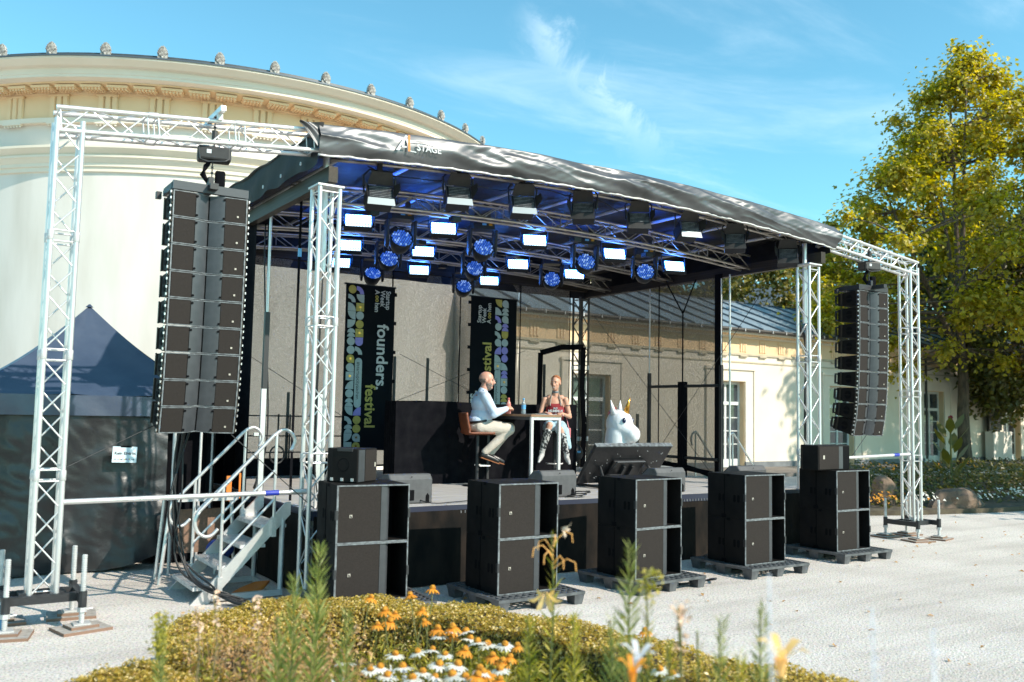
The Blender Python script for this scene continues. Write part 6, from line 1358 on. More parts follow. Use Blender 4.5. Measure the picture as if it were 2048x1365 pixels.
def woman():
    t = T('person', 'woman with cropped ginger hair, red apron top and cowboy boots on a stool', 'person', (8.46, 11.60, 0.91), R(-122))
    hr = (Matrix.Rotation(R(-22), 3, 'Z') @ Matrix.Rotation(R(3), 3, 'Y')); hc = Vector((0.045, 0, 1.555)); hp, P = head_prims(hc, hr, 1.0)
    neck = Vector((0.0, 0, 1.38)); sh = [Vector((0, -0.165, 1.30)), Vector((0, 0.165, 1.30))]
    el = [Vector((0.03, -0.24, 1.05)), Vector((0.0, 0.235, 1.03))]; wr = [Vector((0.22, -0.16, 1.085)), Vector((0.20, 0.10, 1.08))]
    hip = [Vector((0, -0.09, 0.86)), Vector((0, 0.09, 0.86))]; kn = [Vector((0.40, -0.11, 0.90)), Vector((0.42, 0.06, 0.84))]; an = [Vector((0.42, -0.22, 0.50)), Vector((0.40, 0.16, 0.46))]
    body = [('e', (-0.02, 0, 0.90), (0.115, 0.155, 0.12)), ('e', (0.0, 0, 1.05), (0.095, 0.12, 0.14)), ('e', (0.0, 0, 1.21), (0.095, 0.145, 0.13)), (Vector((0, -0.10, 1.33)), 0.045, Vector((0, 0.10, 1.33)), 0.045), (neck-Vector((0, 0, 0.04)), 0.045, hc-Vector((0.02, 0, 0.08)), 0.044)]+hp
    for i in (0, 1):
        body += [(sh[i], 0.046, el[i], 0.034), (el[i], 0.034, wr[i], 0.023), (hip[i], 0.080, kn[i], 0.052), (kn[i], 0.050, an[i], 0.034)]
    body += hand(wr[0], (0.8, 0.5, 0), (0, -0.3, 0.9), 0.7, 0.92)+hand(wr[1], (0.8, -0.5, 0), (0, 0.2, 0.9), 0.6, 0.92)
    blob('body', body, 'skin', t, 0.0085, 2); eyes(P, t, 1.0)
    MB().path([P(0.088, -0.020, -0.055), P(0.096, -0.008, -0.062), P(0.096, 0.008, -0.062), P(0.088, 0.020, -0.055)], 0.0042, 6).build('smile', 'teeth', t)
    shell('cropped_hair', P(-0.014, 0, 0.040), (0.103, 0.081, 0.092), 'hair_ginger', t, hr, lambda v: v.z > 0.010+0.5*max(0, v.x-0.0)-(0.05 if v.x < 0 else 0) and not (v.x > 0.074))
    top = [('e', (0.006, 0, 1.02), (0.115, 0.142, 0.12)), ('e', (0.014, 0, 1.13), (0.112, 0.150, 0.13)), (Vector((0.07, -0.06, 1.20)), 0.04, Vector((0.07, 0.06, 1.20)), 0.04)]
    o = blob('apron_top', top, 'apron_red', t, 0.010, 2)
    for sy in (-1, 1): MB().path([(0.105, sy*0.085, 1.20), (0.085, sy*0.078, 1.28), (0.045, sy*0.06, 1.36), (-0.01, sy*0.05, 1.40)], 0.010, 6).build('neck_strap', 'strap', t); MB().path([(0.09, sy*0.11, 1.18), (0.065, sy*0.13, 1.27), (0.0, sy*0.135, 1.345)], 0.005, 6).build('thin_strap', 'leather_black', t)
    m = Matrix.Translation((0.128, 0.0, 1.10)) @ Matrix.Rotation(R(90), 4, 'Z') @ Matrix.Rotation(R(90), 4, 'X')
    text('HUMMUS', 0.055, 'print_white', t, 'lettering', m @ Matrix.Translation((0, 0, 0)), 0.002, 'CENTER'); text('PUT', 0.036, 'print_pale', t, 'lettering', m @ Matrix.Translation((0, 0.047, -0.002)), 0.002, 'CENTER'); text('NOT', 0.055, 'print_white', t, 'lettering', m @ Matrix.Translation((0, -0.065, -0.001)), 0.002, 'CENTER')
    MB().lathe([(0.050, -0.018), (0.053, -0.016), (0.053, 0.016), (0.050, 0.018)], n=20, m=Matrix.Translation((0.008, 0, 1.425)) @ Matrix.Rotation(R(10), 4, 'Y')).build('choker', 'choker', t, True)
    sk = [('e', (0.0, 0, 0.90), (0.150, 0.175, 0.10)), (hip[0], 0.105, kn[0].lerp(hip[0], 0.25), 0.085), (hip[1], 0.105, kn[1].lerp(hip[1], 0.12), 0.090), (Vector((0.25, 0.10, 0.82)), 0.08, Vector((0.34, 0.17, 0.60)), 0.05), (Vector((0.1, 0.17, 0.82)), 0.05, Vector((0.12, 0.22, 0.56)), 0.04), (Vector((0.22, 0.16, 0.82)), 0.05, Vector((0.26, 0.2, 0.56)), 0.035)]
    blob('denim_skirt', sk, 'denim_pale', t, 0.011, 2)
    for i in (0, 1):
        a = an[i]; k = kn[i]; top_ = k.lerp(a, 0.26); d = Vector((0.62, -0.25 if i == 0 else 0.12, -0.62 if i == 0 else -0.45)).normalized()
        blob('boot_shaft', [(top_, 0.068, k.lerp(a, 0.6), 0.056), (k.lerp(a, 0.6), 0.056, a, 0.044)], 'boot_silver', t, 0.010, 1)
        blob('boot_foot', [(a, 0.046, a+Vector((0, 0, -0.05)), 0.042), (a+Vector((0, 0, -0.05)), 0.042, a+d*0.12+Vector((0, 0, -0.03)), 0.036), (a+d*0.12+Vector((0, 0, -0.03)), 0.034, a+d*0.20+Vector((0, 0, -0.02)), 0.018)], 'boot_foot', t, 0.009, 1)
        MB().tube(a+Vector((-0.02, 0, -0.07)), a+Vector((-0.015, 0, -0.125)), 0.028, 10, 0.022).build('boot_heel', 'leather_black', t)
    MB().bb(0.005, 0.06, 0.205, 0.245, 0.70, 0.86).build('pink_handbag', 'bag_pink', t, bevel=0.012, m=Matrix.Translation((-0.02, 0.0, 0.0)) @ Matrix.Diagonal((2.4, 1, 1, 1)))
    MB().path([(0.0, 0.22, 0.86), (-0.05, 0.17, 1.1), (-0.08, 0.05, 1.3), (-0.05, -0.1, 1.36)], 0.006, 5).build('bag_strap', 'bag_pink', t)
    MB().lathe([(0.0415, -0.008), (0.0418, 0.008)], n=14, a0=R(-40), a1=R(120), m=Matrix.Translation(sh[1].lerp(el[1], 0.35))).build('arm_tattoo', 'tattoo', t)
woman()
def stool(label, x, y, rz, back, h=0.80):
    t = T('bar_stool', label, 'stool', (x, y, 0.91), rz, 'bar stools at the high table')
    MB().lathe([(0, 0), (0.20, 0.0), (0.21, 0.012), (0.05, 0.03), (0.03, 0.05)], n=28).build('foot_disc', 'black_metal', t, True); rod(t, 'column', (0, 0, 0.03), (0, 0, h-0.03), 0.027, 'black_metal')
    MB().path([(0.0, -0.13, 0.30), (0.16, -0.11, 0.30), (0.2, 0, 0.30), (0.16, 0.11, 0.30), (0.0, 0.13, 0.30)], 0.011, 6).build('foot_rest', 'aluminium_dull', t)
    if back:
        def f(u, v):
            y = -0.21+0.42*u; s = v
            if s < 0.55: x = 0.20-0.38*(s/0.55); z = h-0.02+0.02*abs(y)/0.21
            else: q = (s-0.55)/0.45; x = -0.18-0.06*math.sin(q*1.2); z = h-0.02+0.30*q+0.02*abs(y)/0.21*(1-q)
            return Vector((x+0.02*(abs(y)/0.21)**2*(1 if s > .55 else 0), y, z))
        o = MB().grid(f, 12, 20).build('seat_shell', 'seat_leather', t, True); s = o.modifiers.new('s', 'SOLIDIFY'); s.thickness = 0.028
    else:
        MB().lathe([(0, h-0.03), (0.17, h-0.03), (0.185, h-0.015), (0.17, h), (0, h)], n=24).build('seat_shell', 'leather_black', t, True)
stool('bar stool with brown leather shell back carrying the bald man', 6.93, 11.42, R(-14), True, 0.79)
stool('bar stool under the woman with cropped hair', 8.46, 11.60, R(-122), False, 0.80)
def table():
    t = T('bar_table', 'long high bar table with wooden top and grey metal legs between the two people', 'table', (7.42, 10.75, 0.91)); W, L, H = 0.55, 1.25, 1.06
    blk(t, 'table_top', (W/2, L/2, H-0.016), (W, L, 0.032), 'wood_table'); 
    for y in (0.03, L-0.03): blk(t, 'apron_rail', (W/2, y, H-0.055), (W-0.06, 0.035, 0.045), 'aluminium_dull')
    for x in (0.03, W-0.03): blk(t, 'apron_rail', (x, L/2, H-0.056), (0.035, L-0.10, 0.044), 'black_metal')  # long rails black: the table's shaded side put into the colour
    for x in (0.03, W-0.03):
        for y in (0.03, L-0.03): blk(t, 'leg', (x, y, (H-0.033)/2), (0.04, 0.04, H-0.033), 'aluminium_dull' if y < 0.1 else 'black_metal')  # far legs black as painted shade, near legs in plain metal
    for i, (x, y, a, s) in enumerate(((0.16, 0.15, 10, 1), (0.38, 0.17, -8, 1), (0.30, 0.34, 30, .8), (0.42, 0.42, -20, .7))):
        p = T('paper_sheet', ('flat printed sheet at the near left corner of the bar table', 'flat printed sheet at the near right corner of the bar table', 'sheet lying behind the two near sheets on the bar table', 'small sheet farthest back on the right of the bar table')[i], 'paper', (7.42+x, 10.75+y, 0.91+H+0.002+i*0.003), R(a)); blk(p, 'page', (0, 0, 0.001), (0.21*s, 0.28*s, 0.0015), 'white_plastic' if i % 2 else 'print_pale'); blk(p, 'printed_block', (0.02, 0.03, 0.0025), (0.12*s, 0.10*s, 0.001), ('bag_pink', 'label_blue', 'print_yellow', 'ink')[i])
table()
def bottle(label, loc, body, lab, cap, parent=None):
    t = T('drink_bottle', label, 'bottle', loc); MB().lathe([(0, 0), (0.032, 0), (0.034, 0.01), (0.034, 0.06), (0.031, 0.075), (0.034, 0.09), (0.034, 0.14), (0.026, 0.17), (0.013, 0.195), (0.013, 0.215), (0, 0.215)], n=18).build('bottle', body, t, True)
    MB().lathe([(0.0346, 0.075), (0.0346, 0.135)], n=18).build('label', lab, t, True); MB().lathe([(0, 0.238), (0.015, 0.238), (0.015, 0.21), (0, .21)], n=12).build('cap', cap, t, True)
bottle('small water bottle with blue cap and label standing on the bar table', (7.62, 11.25, 1.972), 'bottle_plastic', 'label_blue', 'label_blue')
bottle('small red labelled bottle held upright on the table by the bald man', (7.385, 11.30, 1.972), 'bottle_red', 'bottle_red', 'bottle_red')
def touch_screen():
    t = T('stage_monitor', 'large tilted dark touch screen on a wheeled stand facing the performers, seen from behind', 'screen', (8.93, 10.55, 0.91))
    m = Matrix.Translation((0, 0, 0.36)) @ Matrix.Rotation(R(-38), 4, 'X')      # leaning: top edge towards the audience
    m = Matrix.Translation((0, -0.10, 0.36)) @ Matrix.Rotation(R(38), 4, 'X')
    MB().bb(-0.74, 0.74, -0.03, 0.03, -0.36, 0.36, m).build('screen_shell', 'screen_back', t, bevel=0.008)
    MB().bb(-0.74, 0.74, -0.034, 0.036, 0.345, 0.363, m).build('edge_trim', 'cabinet_edge', t)
    MB().bb(-0.30, 0.30, -0.075, -0.03, -0.25, 0.10, m).build('rear_cover', 'screen_back', t, bevel=0.01)
    MB().path([m @ Vector(p) for p in ((-0.28, -0.09, -0.02), (-0.27, -0.10, 0.11), (0.27, -0.10, 0.11), (0.28, -0.09, -0.02))], 0.010, 6).build('mount_bar', 'horn', t)
    for x in (-0.08, 0.08): MB().bb(x-0.02, x+0.02, -0.12, -0.075, -0.28, 0.02, m).build('mount_rail', 'black_metal', t)
    sm = MB(); rnd = random.Random(4)
    for k in range(26): x, z = rnd.uniform(-0.7, 0.7), rnd.uniform(-0.3, 0.32); sm.bb(x, x+rnd.uniform(.006, .02), -0.0335, -0.0295, z, z+0.006, m)
    struct(sm.build('screws', 'white_plastic', t), 'stuff')
    for x in (-0.45, 0.45):
        rod(t, 'stand_leg', (x, -0.05, 0.35), (x*1.25, -0.35, 0.03), 0.02, 'black_metal'); rod(t, 'stand_leg', (x, 0.0, 0.35), (x*1.2, 0.40, 0.03), 0.02, 'black_metal'); rod(t, 'foot_bar', (x*1.25, -0.38, 0.03), (x*1.22, 0.45, 0.03), 0.022, 'black_metal')
    blk(t, 'centre_post', (0, 0.02, 0.2), (0.12, 0.08, 0.36), 'black_metal'); blk(t, 'cable_box', (-0.25, -0.12, 0.12), (0.2, 0.12, 0.16), 'black_metal')
touch_screen()
def unicorn():
    t = T('inflatable_unicorn', 'white inflatable unicorn head with golden horn behind the dark screen', 'inflatable', (9.58, 11.42, 0.91), R(-66)); t.scale = (0.93, 0.93, 0.96)
    pr = [((0, 0, 0.02), 0.26, (0, 0, 0.45), 0.235), ((0, 0, 0.45), 0.235, (0.02, 0, 0.80), 0.215), ('e', (0.05, 0, 0.97), (0.25, 0.20, 0.25)), ((0.08, 0, 0.92), 0.20, (0.27, 0, 0.82), 0.145), ('e', (0.29, 0, 0.80), (0.15, 0.145, 0.15))]
    blob('head_and_neck', pr, 'inflatable', t, 0.016, 8)
    for s in (-1, 1):
        MB().tube((0.0, s*0.12, 1.13), (-0.03, s*0.19, 1.37), 0.062, 12, 0.006).build('ear', 'inflatable', t, True)
        mb = MB(); mb.ell((0.215, s*0.155, 1.03), (0.034, 0.022, 0.048)); mb.build('eye', 'eye_blue', t, True); mb = MB(); mb.ell((0.235, s*0.172, 1.045), (0.010, 0.008, 0.012)); mb.build('eye_glint', 'teeth', t, True)
    h = MB(); h.tube((0.17, 0, 1.14), (0.25, 0, 1.42), 0.062, 14, 0.005); h.build('horn', 'gold', t, True)
    for k, mt in enumerate(('apron_red', 'label_blue', 'bag_pink')): mb = MB(); mb.ell((-0.06-0.03*k, 0, 1.20-0.03*k), (0.05, 0.05, 0.06)); mb.build('mane_tuft', mt, t, True)
    for s in (-1, 1): MB().path([(0.0, s*0.24, 0.0), (0.02, s*0.262, 0.10), (0.0, s*0.25, 0.14)], 0.014, 6).build('seam_handle', 'inflatable', t)
    MB().path([(0.26*math.cos(a), 0.26*math.sin(a), 0.05) for a in [math.pi*2*k/20 for k in range(21)]], 0.006, 5).build('weld_seam', 'white_plastic', t)
unicorn()
def props():
    t = T('flight_case', 'dark helmet shaped prop on the rear railing behind the unicorn', 'prop', (10.9, 14.3, 1.0)); mb = MB(); mb.ell((0, 0, 0.22), (0.2, 0.18, 0.18)); mb.build('shell', 'black_metal', t, True); mb = MB(); mb.ell((0, -0.12, 0.24), (0.08, 0.06, 0.06)); mb.build('visor', 'label_blue', t, True)
    t = T('ring_stand', 'thin black oval ring stand at the back left of the deck', 'stand', (4.6, 13.4, 0.91)); MB().path([(0.11*math.cos(a), 0, 0.38+0.13*math.sin(a)) for a in [2*math.pi*k/20 for k in range(21)]], 0.014, 6).build('ring', 'black_metal', t, True); rod(t, 'stem', (0, 0, 0), (0, 0, 0.25), 0.015, 'black_metal')
    t = T('rear_bench', 'low black bench line at the back left of the deck', 'bench', (4.1, 14.4, 0.91)); blk(t, 'seat', (1.0, 0, 0.13), (2.2, 0.4, 0.26), 'black_cloth')
    t = T('floor_box', 'small grey floor box on the deck near the right corner', 'box', (11.3, 10.9, 0.91)); blk(t, 'shell', (0, 0, 0.03), (0.16, 0.12, 0.05), 'plinth')
    t = T('support_block', 'low pale stand plate on the deck left of the bar table', 'stand', (6.95, 10.6, 0.91)); MB().prism([(0, 0, 0.0), (0.05, 0, 0.13), (0.5, 0.1, 0.13), (0.55, 0.12, 0.0)], (0, 0.25, 0)).build('shell', 'screen_back', t)
props()
FLOWER_O = [(3.337, 6.105, 0.661, 1.05), (2.971, 5.76, 0.711, 0.88), (2.734, 5.89, 0.69, 0.93), (2.617, 5.42, 0.702, 1.04), (2.726, 5.494, 0.658, 0.81), (2.798, 5.245, 0.717, 0.93), (2.891, 5.394, 0.611, 0.8), (2.922, 5.265, 0.586, 1.02), (2.778, 5.67, 0.568, 1.08), (2.561, 5.407, 0.622, 0.81), (2.98, 5.167, 0.552, 0.96), (2.737, 4.598, 0.625, 0.91), (2.925, 4.597, 0.567, 0.93), (2.949, 4.525, 0.552, 0.87), (2.687, 4.349, 0.585, 0.95), (2.995, 4.515, 0.569, 0.87), (2.696, 4.284, 0.568, 0.94), (2.695, 4.156, 0.573, 0.81), (2.548, 4.146, 0.617, 0.97), (3.106, 4.603, 0.601, 0.86), (2.934, 5.091, 0.629, 1.06), (4.163, 4.649, 0.56, 0.9), (3.566, 4.089, 0.608, 1.01)]
FLOWER_W = [(2.941, 5.101, 0.605, 0.93), (3.028, 5.079, 0.596, 1.0), (3.041, 5.05, 0.554, 0.98), (2.94, 4.793, 0.601, 1.05), (2.878, 5.151, 0.57, 0.98), (2.746, 5.004, 0.533, 0.87), (2.53, 4.79, 0.594, 0.92), (2.477, 4.975, 0.544, 0.96), (2.527, 4.524, 0.586, 1.0), (2.423, 4.523, 0.56, 0.93), (2.354, 4.63, 0.571, 1.03), (2.244, 4.687, 0.572, 0.92), (2.179, 4.678, 0.569, 0.81), (2.269, 4.642, 0.533, 1.01), (2.242, 4.292, 0.609, 0.98), (2.435, 4.402, 0.561, 0.85), (2.525, 4.369, 0.57, 1.09), (2.523, 4.232, 0.592, 0.96), (2.638, 4.243, 0.599, 0.87), (3.024, 4.813, 0.571, 1.09), (3.108, 4.743, 0.576, 0.94), (2.839, 4.379, 0.552, 0.96), (2.619, 4.622, 0.607, 0.8), (2.604, 4.453, 0.593, 1.05), (2.072, 4.775, 0.601, 1.02), (3.52, 3.708, 0.595, 0.96), (3.576, 3.867, 0.575, 0.93)]
OL = ['above the hedge line, ninth from the left of its kind', 'above the hedge line, sixth from the left of its kind', 'above the hedge line, leftmost of its kind', 'in the upper rows, third from the left of its kind', 'in the upper rows, fifth from the left of its kind', 'in the upper rows, seventh from the left of its kind', 'in the upper rows, eighth from the left of its kind', 'in the upper rows, tenth from the left of its kind', 'in the upper rows, fourth from the left of its kind', 'in the upper rows, second from the left of its kind', 'in the middle rows, eleventh from the left of its kind', 'in the middle rows, thirteenth from the left of its kind', 'in the middle rows, seventeenth from the left of its kind', 'in the lowest rows, nineteenth from the left of its kind', 'in the lowest rows, fifteenth from the left of its kind', 'in the lowest rows, twentieth from the left of its kind', 'in the lowest rows, sixteenth from the left of its kind', 'in the lowest rows, eighteenth from the left of its kind', 'in the lowest rows, fourteenth from the left of its kind', 'in the middle rows, twenty first from the left of its kind', 'in the upper rows, twelfth from the left of its kind', 'in the upper rows, rightmost of its kind', 'in the middle rows, twenty second from the left of its kind']
WL = ['in the upper rows, fifteenth from the left of its kind', 'in the upper rows, nineteenth from the left of its kind', 'in the middle rows, twentieth from the left of its kind', 'in the middle rows, twenty first from the left of its kind', 'in the middle rows, thirteenth from the left of its kind', 'in the middle rows, tenth from the left of its kind', 'in the middle rows, eighth from the left of its kind', 'in the middle rows, fifth from the left of its kind', 'in the lowest rows, twelfth from the left of its kind', 'in the lowest rows, ninth from the left of its kind', 'in the lowest rows, sixth from the left of its kind', 'in the lowest rows, third from the left of its kind', 'in the lowest rows, second from the left of its kind', 'in the lowest rows, fourth from the left of its kind', 'in the lowest rows, seventh from the left of its kind', 'in the lowest rows, eleventh from the left of its kind', 'in the lowest rows, sixteenth from the left of its kind', 'in the lowest rows, eighteenth from the left of its kind', 'in the lowest rows, twenty second from the left of its kind', 'in the middle rows, twenty third from the left of its kind', 'in the middle rows, twenty fifth from the left of its kind', 'in the lowest rows, twenty fourth from the left of its kind', 'in the middle rows, fourteenth from the left of its kind', 'in the lowest rows, seventeenth from the left of its kind', 'in the lowest rows, leftmost of its kind', 'in the lowest rows, rightmost of its kind', 'in the lowest rows, twenty sixth from the left of its kind']
TALL = [('tall feathery green spike plant, taller of the pair before the first subwoofer stack', 1.682, 4.273, 0.3, 1.319, (0.02, 0.0), 210, 0.155, {}), ('feathery green spike plant left of the taller one', 1.541, 4.22, 0.3, 1.183, (0.02, 0.0), 180, 0.14, {}), ('short green spike plant right of the feathery pair', 1.695, 3.943, 0.3, 1.068, (0.02, 0.0), 170, 0.13, {}), ('green spike plant before the steps at the left of the feathery pair', 1.382, 3.959, 0.3, 1.076, (0.02, 0.0), 150, 0.13, {}), ('tall slender green spike before the third subwoofer stack', 2.309, 2.719, 0.2, 1.49, (0.05, 0.0), 190, 0.125, {}), ('yellowish spike with tufted seed head in front of the gravel', 2.324, 2.599, 0.3, 1.399, (0.02, 0), 120, 0.09, {'top': 'seed', 'mt': 'leaf_perennial'}), ('slender green spike leaning right before the gravel, left of two', 2.395, 2.342, 0.3, 1.271, (0.07, 0.0), 170, 0.11, {}), ('slender green spike leaning right before the gravel, rightmost', 2.509, 2.239, 0.3, 1.325, (0.05, 0.0), 170, 0.11, {}), ('reddish brown seed stalk left of the two leaning spikes', 2.362, 2.446, 0.3, 1.306, (0.0, 0.0), 60, 0.06, {'top': 'pink', 'mt': 'leaf_dry'}), ('brown seed stalk right of the reddish one', 2.38, 2.398, 0.3, 1.227, (0.03, 0.0), 70, 0.07, {'mt': 'leaf_perennial'}), ('pink flowering stalk rising in front of the lowest step', 1.361, 4.811, 0.3, 1.027, (0.0, 0.0), 60, 0.06, {'top': 'pink', 'mt': 'leaf_perennial', 'stem': 'stem_dry'}), ('pink flowering stalk right of the one before the steps', 1.563, 4.75, 0.3, 0.994, (0.0, 0.0), 60, 0.06, {'top': 'pink', 'mt': 'leaf_perennial', 'stem': 'stem_dry'}), ('faded flowering stalk at the left end of the long hedge', 1.255, 4.736, 0.3, 0.981, (0.0, 0.0), 60, 0.06, {'top': 'pink', 'mt': 'leaf_dry', 'stem': 'stem_dry'}), ('bushy yellow green spike at the left corner of the long hedge', 1.046, 4.582, 0.1, 0.992, (0.0, 0.0), 170, 0.09, {'top': 'seed'}), ('second yellow green spike beside the left corner of the hedge', 1.032, 4.487, 0.1, 0.945, (-0.02, 0.0), 150, 0.09, {'top': 'seed'}), ('green spike in the lower right of the bed left of centre', 2.223, 2.687, 0.3, 1.227, (0.02, 0.0), 160, 0.12, {}), ('green leafy stalk beside the lily plant', 2.488, 3.615, 0.1, 1.014, (0.02, 0.0), 200, 0.12, {'mt': 'leaf_perennial'}), ('second green leafy stalk right of the lily plant', 2.6, 3.41, 0.1, 1.061, (0.02, 0.0), 200, 0.12, {'mt': 'leaf_perennial'}), ('low green stalk at the far right end of the bed', 2.334, 2.472, 0.1, 1.171, (0.0, 0.0), 200, 0.11, {'mt': 'leaf_perennial'}), ('low leafy stalk between the white and the orange trumpet flower', 2.433, 2.229, 0.1, 1.178, (0.0, 0.0), 200, 0.11, {'mt': 'leaf_perennial'})]
LILY = [2.528, 3.479, 1.441]
TRUMP = [(2.217, 1.87, 1.274, 'petal_peach', 'orange trumpet shaped blossom at the bottom right of the bed', (0, -0.2, 1), 1.0), (2.05, 2.325, 1.192, 'petal_pale', 'pale bluish trumpet shaped blossom near the bottom centre right', (0, -0.2, 1), 0.8), (2.36, 2.448, 1.27, 'petal_pink', 'white pink lily blossom above the gravel right of centre', (0, 0, 1), 0.7), (1.972, 2.261, 1.175, 'petal_orange', 'small orange blossom at the bottom edge below the pale trumpet', (0, -0.2, 1), 0.7)]
SAGE = [[1.746, 1.497, 1.622], [1.887, 1.315, 1.565], [1.957, 1.209, 1.526]]
# ================================================================ FOREGROUND BED
def interp_path(pts, n):
    P = [Vector((*p, 0)) for p in pts]; L = [0]
    for a, b in zip(P[:-1], P[1:]): L.append(L[-1]+(b-a).length)
    out = []
    for i in range(n+1):
        s = L[-1]*i/n
        for k in range(len(P)-1):
            if s <= L[k+1]+1e-9: u = (s-L[k])/(L[k+1]-L[k]); a = P[max(0, k-1)]; b = P[k]; c = P[k+1]; d = P[min(len(P)-1, k+2)]; out.append(0.5*((2*b)+(c-a)*u+(2*a-5*b+4*c-d)*u*u+(3*b-a-3*c+d)*u**3)); break
    return out
def hedge(label, pts, w, h, n, size=0.026):
    """pts: outer edge; the hedge lies to the right of the direction of travel"""
    C = interp_path(pts, 60); t = T('box_hedge', label, 'hedge', (C[0].x, C[0].y, 0)); o = C[0]; sec = []
    core = MB(); rows = []
    for i, c in enumerate(C):
        d = (C[min(60, i+1)]-C[max(0, i-1)]).normalized(); nr = Vector((d.y, -d.x, 0)); hh = h*(1+0.05*math.sin(i*0.9)+0.03*math.sin(i*2.3)); sec.append((c-o, nr, hh))
        k = 0.03; rows.append([c-o+nr*k, c-o+nr*k+Vector((0, 0, hh-0.05)), c-o+nr*(w-k)+Vector((0, 0, hh-0.05)), c-o+nr*(w-k)])
    vs = [v for r in rows for v in r]; fs = [(4*i+j, 4*i+j+1, 4*i+5+j, 4*i+4+j) for i in range(60) for j in range(3)]; core.add(vs, fs+[(0, 1, 2, 3), (240, 241, 242, 243)]).build('inner_twigs', 'soil', t)
    P = np.zeros((n, 3)); Nn = np.zeros((n, 3)); W2 = w+2*h
    ii = rng.uniform(0, 59.99, n); s = rng.uniform(0, W2, n)
    for q in range(n):
        i = int(ii[q]); u = ii[q]-i; a, b = sec[i], sec[i+1]; c = a[0].lerp(b[0], u); nr = a[1].lerp(b[1], u); hh = a[2]*(1-u)+b[2]*u; x = s[q]
        if x < h: p = c+Vector((0, 0, hh*x/h)); nn = -nr
        elif x < h+w: p = c+nr*(x-h)+Vector((0, 0, hh)); nn = Vector((0, 0, 1))
        else: p = c+nr*w+Vector((0, 0, hh*(x-h-w)/h)); nn = nr
        # round shoulders
        e = min(abs(x-h), abs(x-h-w)); 
        if e < 0.07: p.z -= (0.07-e)*0.5
        p -= nn*abs(random.gauss(0, 0.022))-Vector((0, 0, random.uniform(0, 0.02) if h <= x <= h+w else 0)); P[q] = p; Nn[q] = nn+Vector((0, 0, 0.6))
    leaves('foliage', P, Nn, size, 0.62, 'leaf_box', t, jit=0.55)
hedge('long clipped box hedge curving round the front of the flower bed', [(1.42, 5.95), (1.52, 6.75), (2.03, 7.25), (2.73, 7.33), (3.45, 6.95), (4.0, 6.2), (4.36, 5.4), (4.50, 4.5), (4.80, 3.6), (5.2, 2.7)], 0.55, 0.44, 64000)
hedge('lower yellowish box hedge at the bottom left leading away from the bed', [(0.35, 4.6), (0.66, 5.55), (1.0, 5.98), (1.50, 6.15)], 0.70, 0.42, 26000)
def bed():
    pts = interp_path([(1.42, 5.95), (1.6, 6.6), (2.1, 7.0), (2.7, 7.1), (3.3, 6.75), (3.8, 6.1), (4.1, 5.4), (4.2, 4.5), (4.4, 3.6), (4.3, 1.6), (2.5, 1.4), (0.9, 2.5), (0.9, 4.4)], 40)
    o = MB().prism([(p.x, p.y, 0.006) for p in pts], (0, 0, 0.05)).build('bed_soil', 'soil'); struct(o)
    # mixed perennial foliage
    def inside(x, y): return x > 1.05+0.1*y*0 and y < 6.5-0.55*max(0, x-2.6)**1.3 and x < 4.1 and y > 2.6 and not (x < 1.6 and y > 5.6)
    segs = []; P = []; Nn = []; rnd = random.Random(12)
    while len(segs) < 1300:
        x, y = rnd.uniform(1.0, 4.1), rnd.uniform(2.8, 6.3)
        if not inside(x, y): continue
        hmax = (0.34+0.26*rnd.random()+(0.12 if x < 2.0 else 0))*(1.0 if y < 5.0 and x < 3.1 else 0.62); a = rnd.uniform(0, 6.28); tip = Vector((x+0.09*math.cos(a), y+0.09*math.sin(a), hmax)); b = Vector((x, y, 0.03))
        segs.append((b, tip, 0.010))
        for k in range(16):
            u = 0.25+0.75*k/16; p = b.lerp(tip, u); q = rnd.uniform(0, 6.28); P.append(p+Vector((0.035*math.cos(q), 0.035*math.sin(q), 0))); Nn.append((math.cos(q)*0.5, math.sin(q)*0.5, 0.8))
    struct(leaves('perennial_foliage', np.array(P), np.array(Nn), 0.062, 0.26, 'leaf_perennial', None, jit=0.5), 'stuff')
    struct(blades('plant_stems', segs, 'stem_green'), 'stuff')
    # dry seed heads and pinkish brown stalks at the left of the bed
    segs = []; P = []
    for _ in range(230):
        x, y = rnd.uniform(1.5, 2.25), rnd.uniform(4.3, 5.9); hh = rnd.uniform(0.45, 0.78); tip = Vector((x+rnd.gauss(0, .06), y+rnd.gauss(0, .06), hh)); segs.append((Vector((x, y, 0)), tip, 0.008))
        for k in range(12): p = Vector((x, y, 0)).lerp(tip, 0.45+0.55*k/12); P.append(p+Vector((rnd.gauss(0, .02), rnd.gauss(0, .02), 0)))
    struct(blades('dry_stalks', segs, 'stem_dry'), 'stuff'); struct(leaves('dry_foliage', np.array(P), np.tile([0, -.3, .8], (len(P), 1)), 0.038, 0.45, 'leaf_dry', None, jit=0.8), 'stuff')
    # lavender like pale blooms low at the left front
    P = []; segs = []
    for _ in range(150):
        x, y = rnd.uniform(1.5, 2.4), rnd.uniform(3.6, 4.6); hh = rnd.uniform(0.45, 0.62); segs.append((Vector((x, y, 0)), Vector((x+.02, y, hh)), 0.006))
        for k in range(9): P.append((x+.02+rnd.gauss(0, .009), y+rnd.gauss(0, .009), hh-0.012*k))
    struct(blades('lavender_stems', segs, 'stem_green'), 'stuff'); struct(leaves('lavender_blooms', np.array(P), np.tile([0, -.5, .7], (len(P), 1)), 0.024, 0.6, 'petal_pale', None, jit=0.9), 'stuff')
bed()
_fl = {}
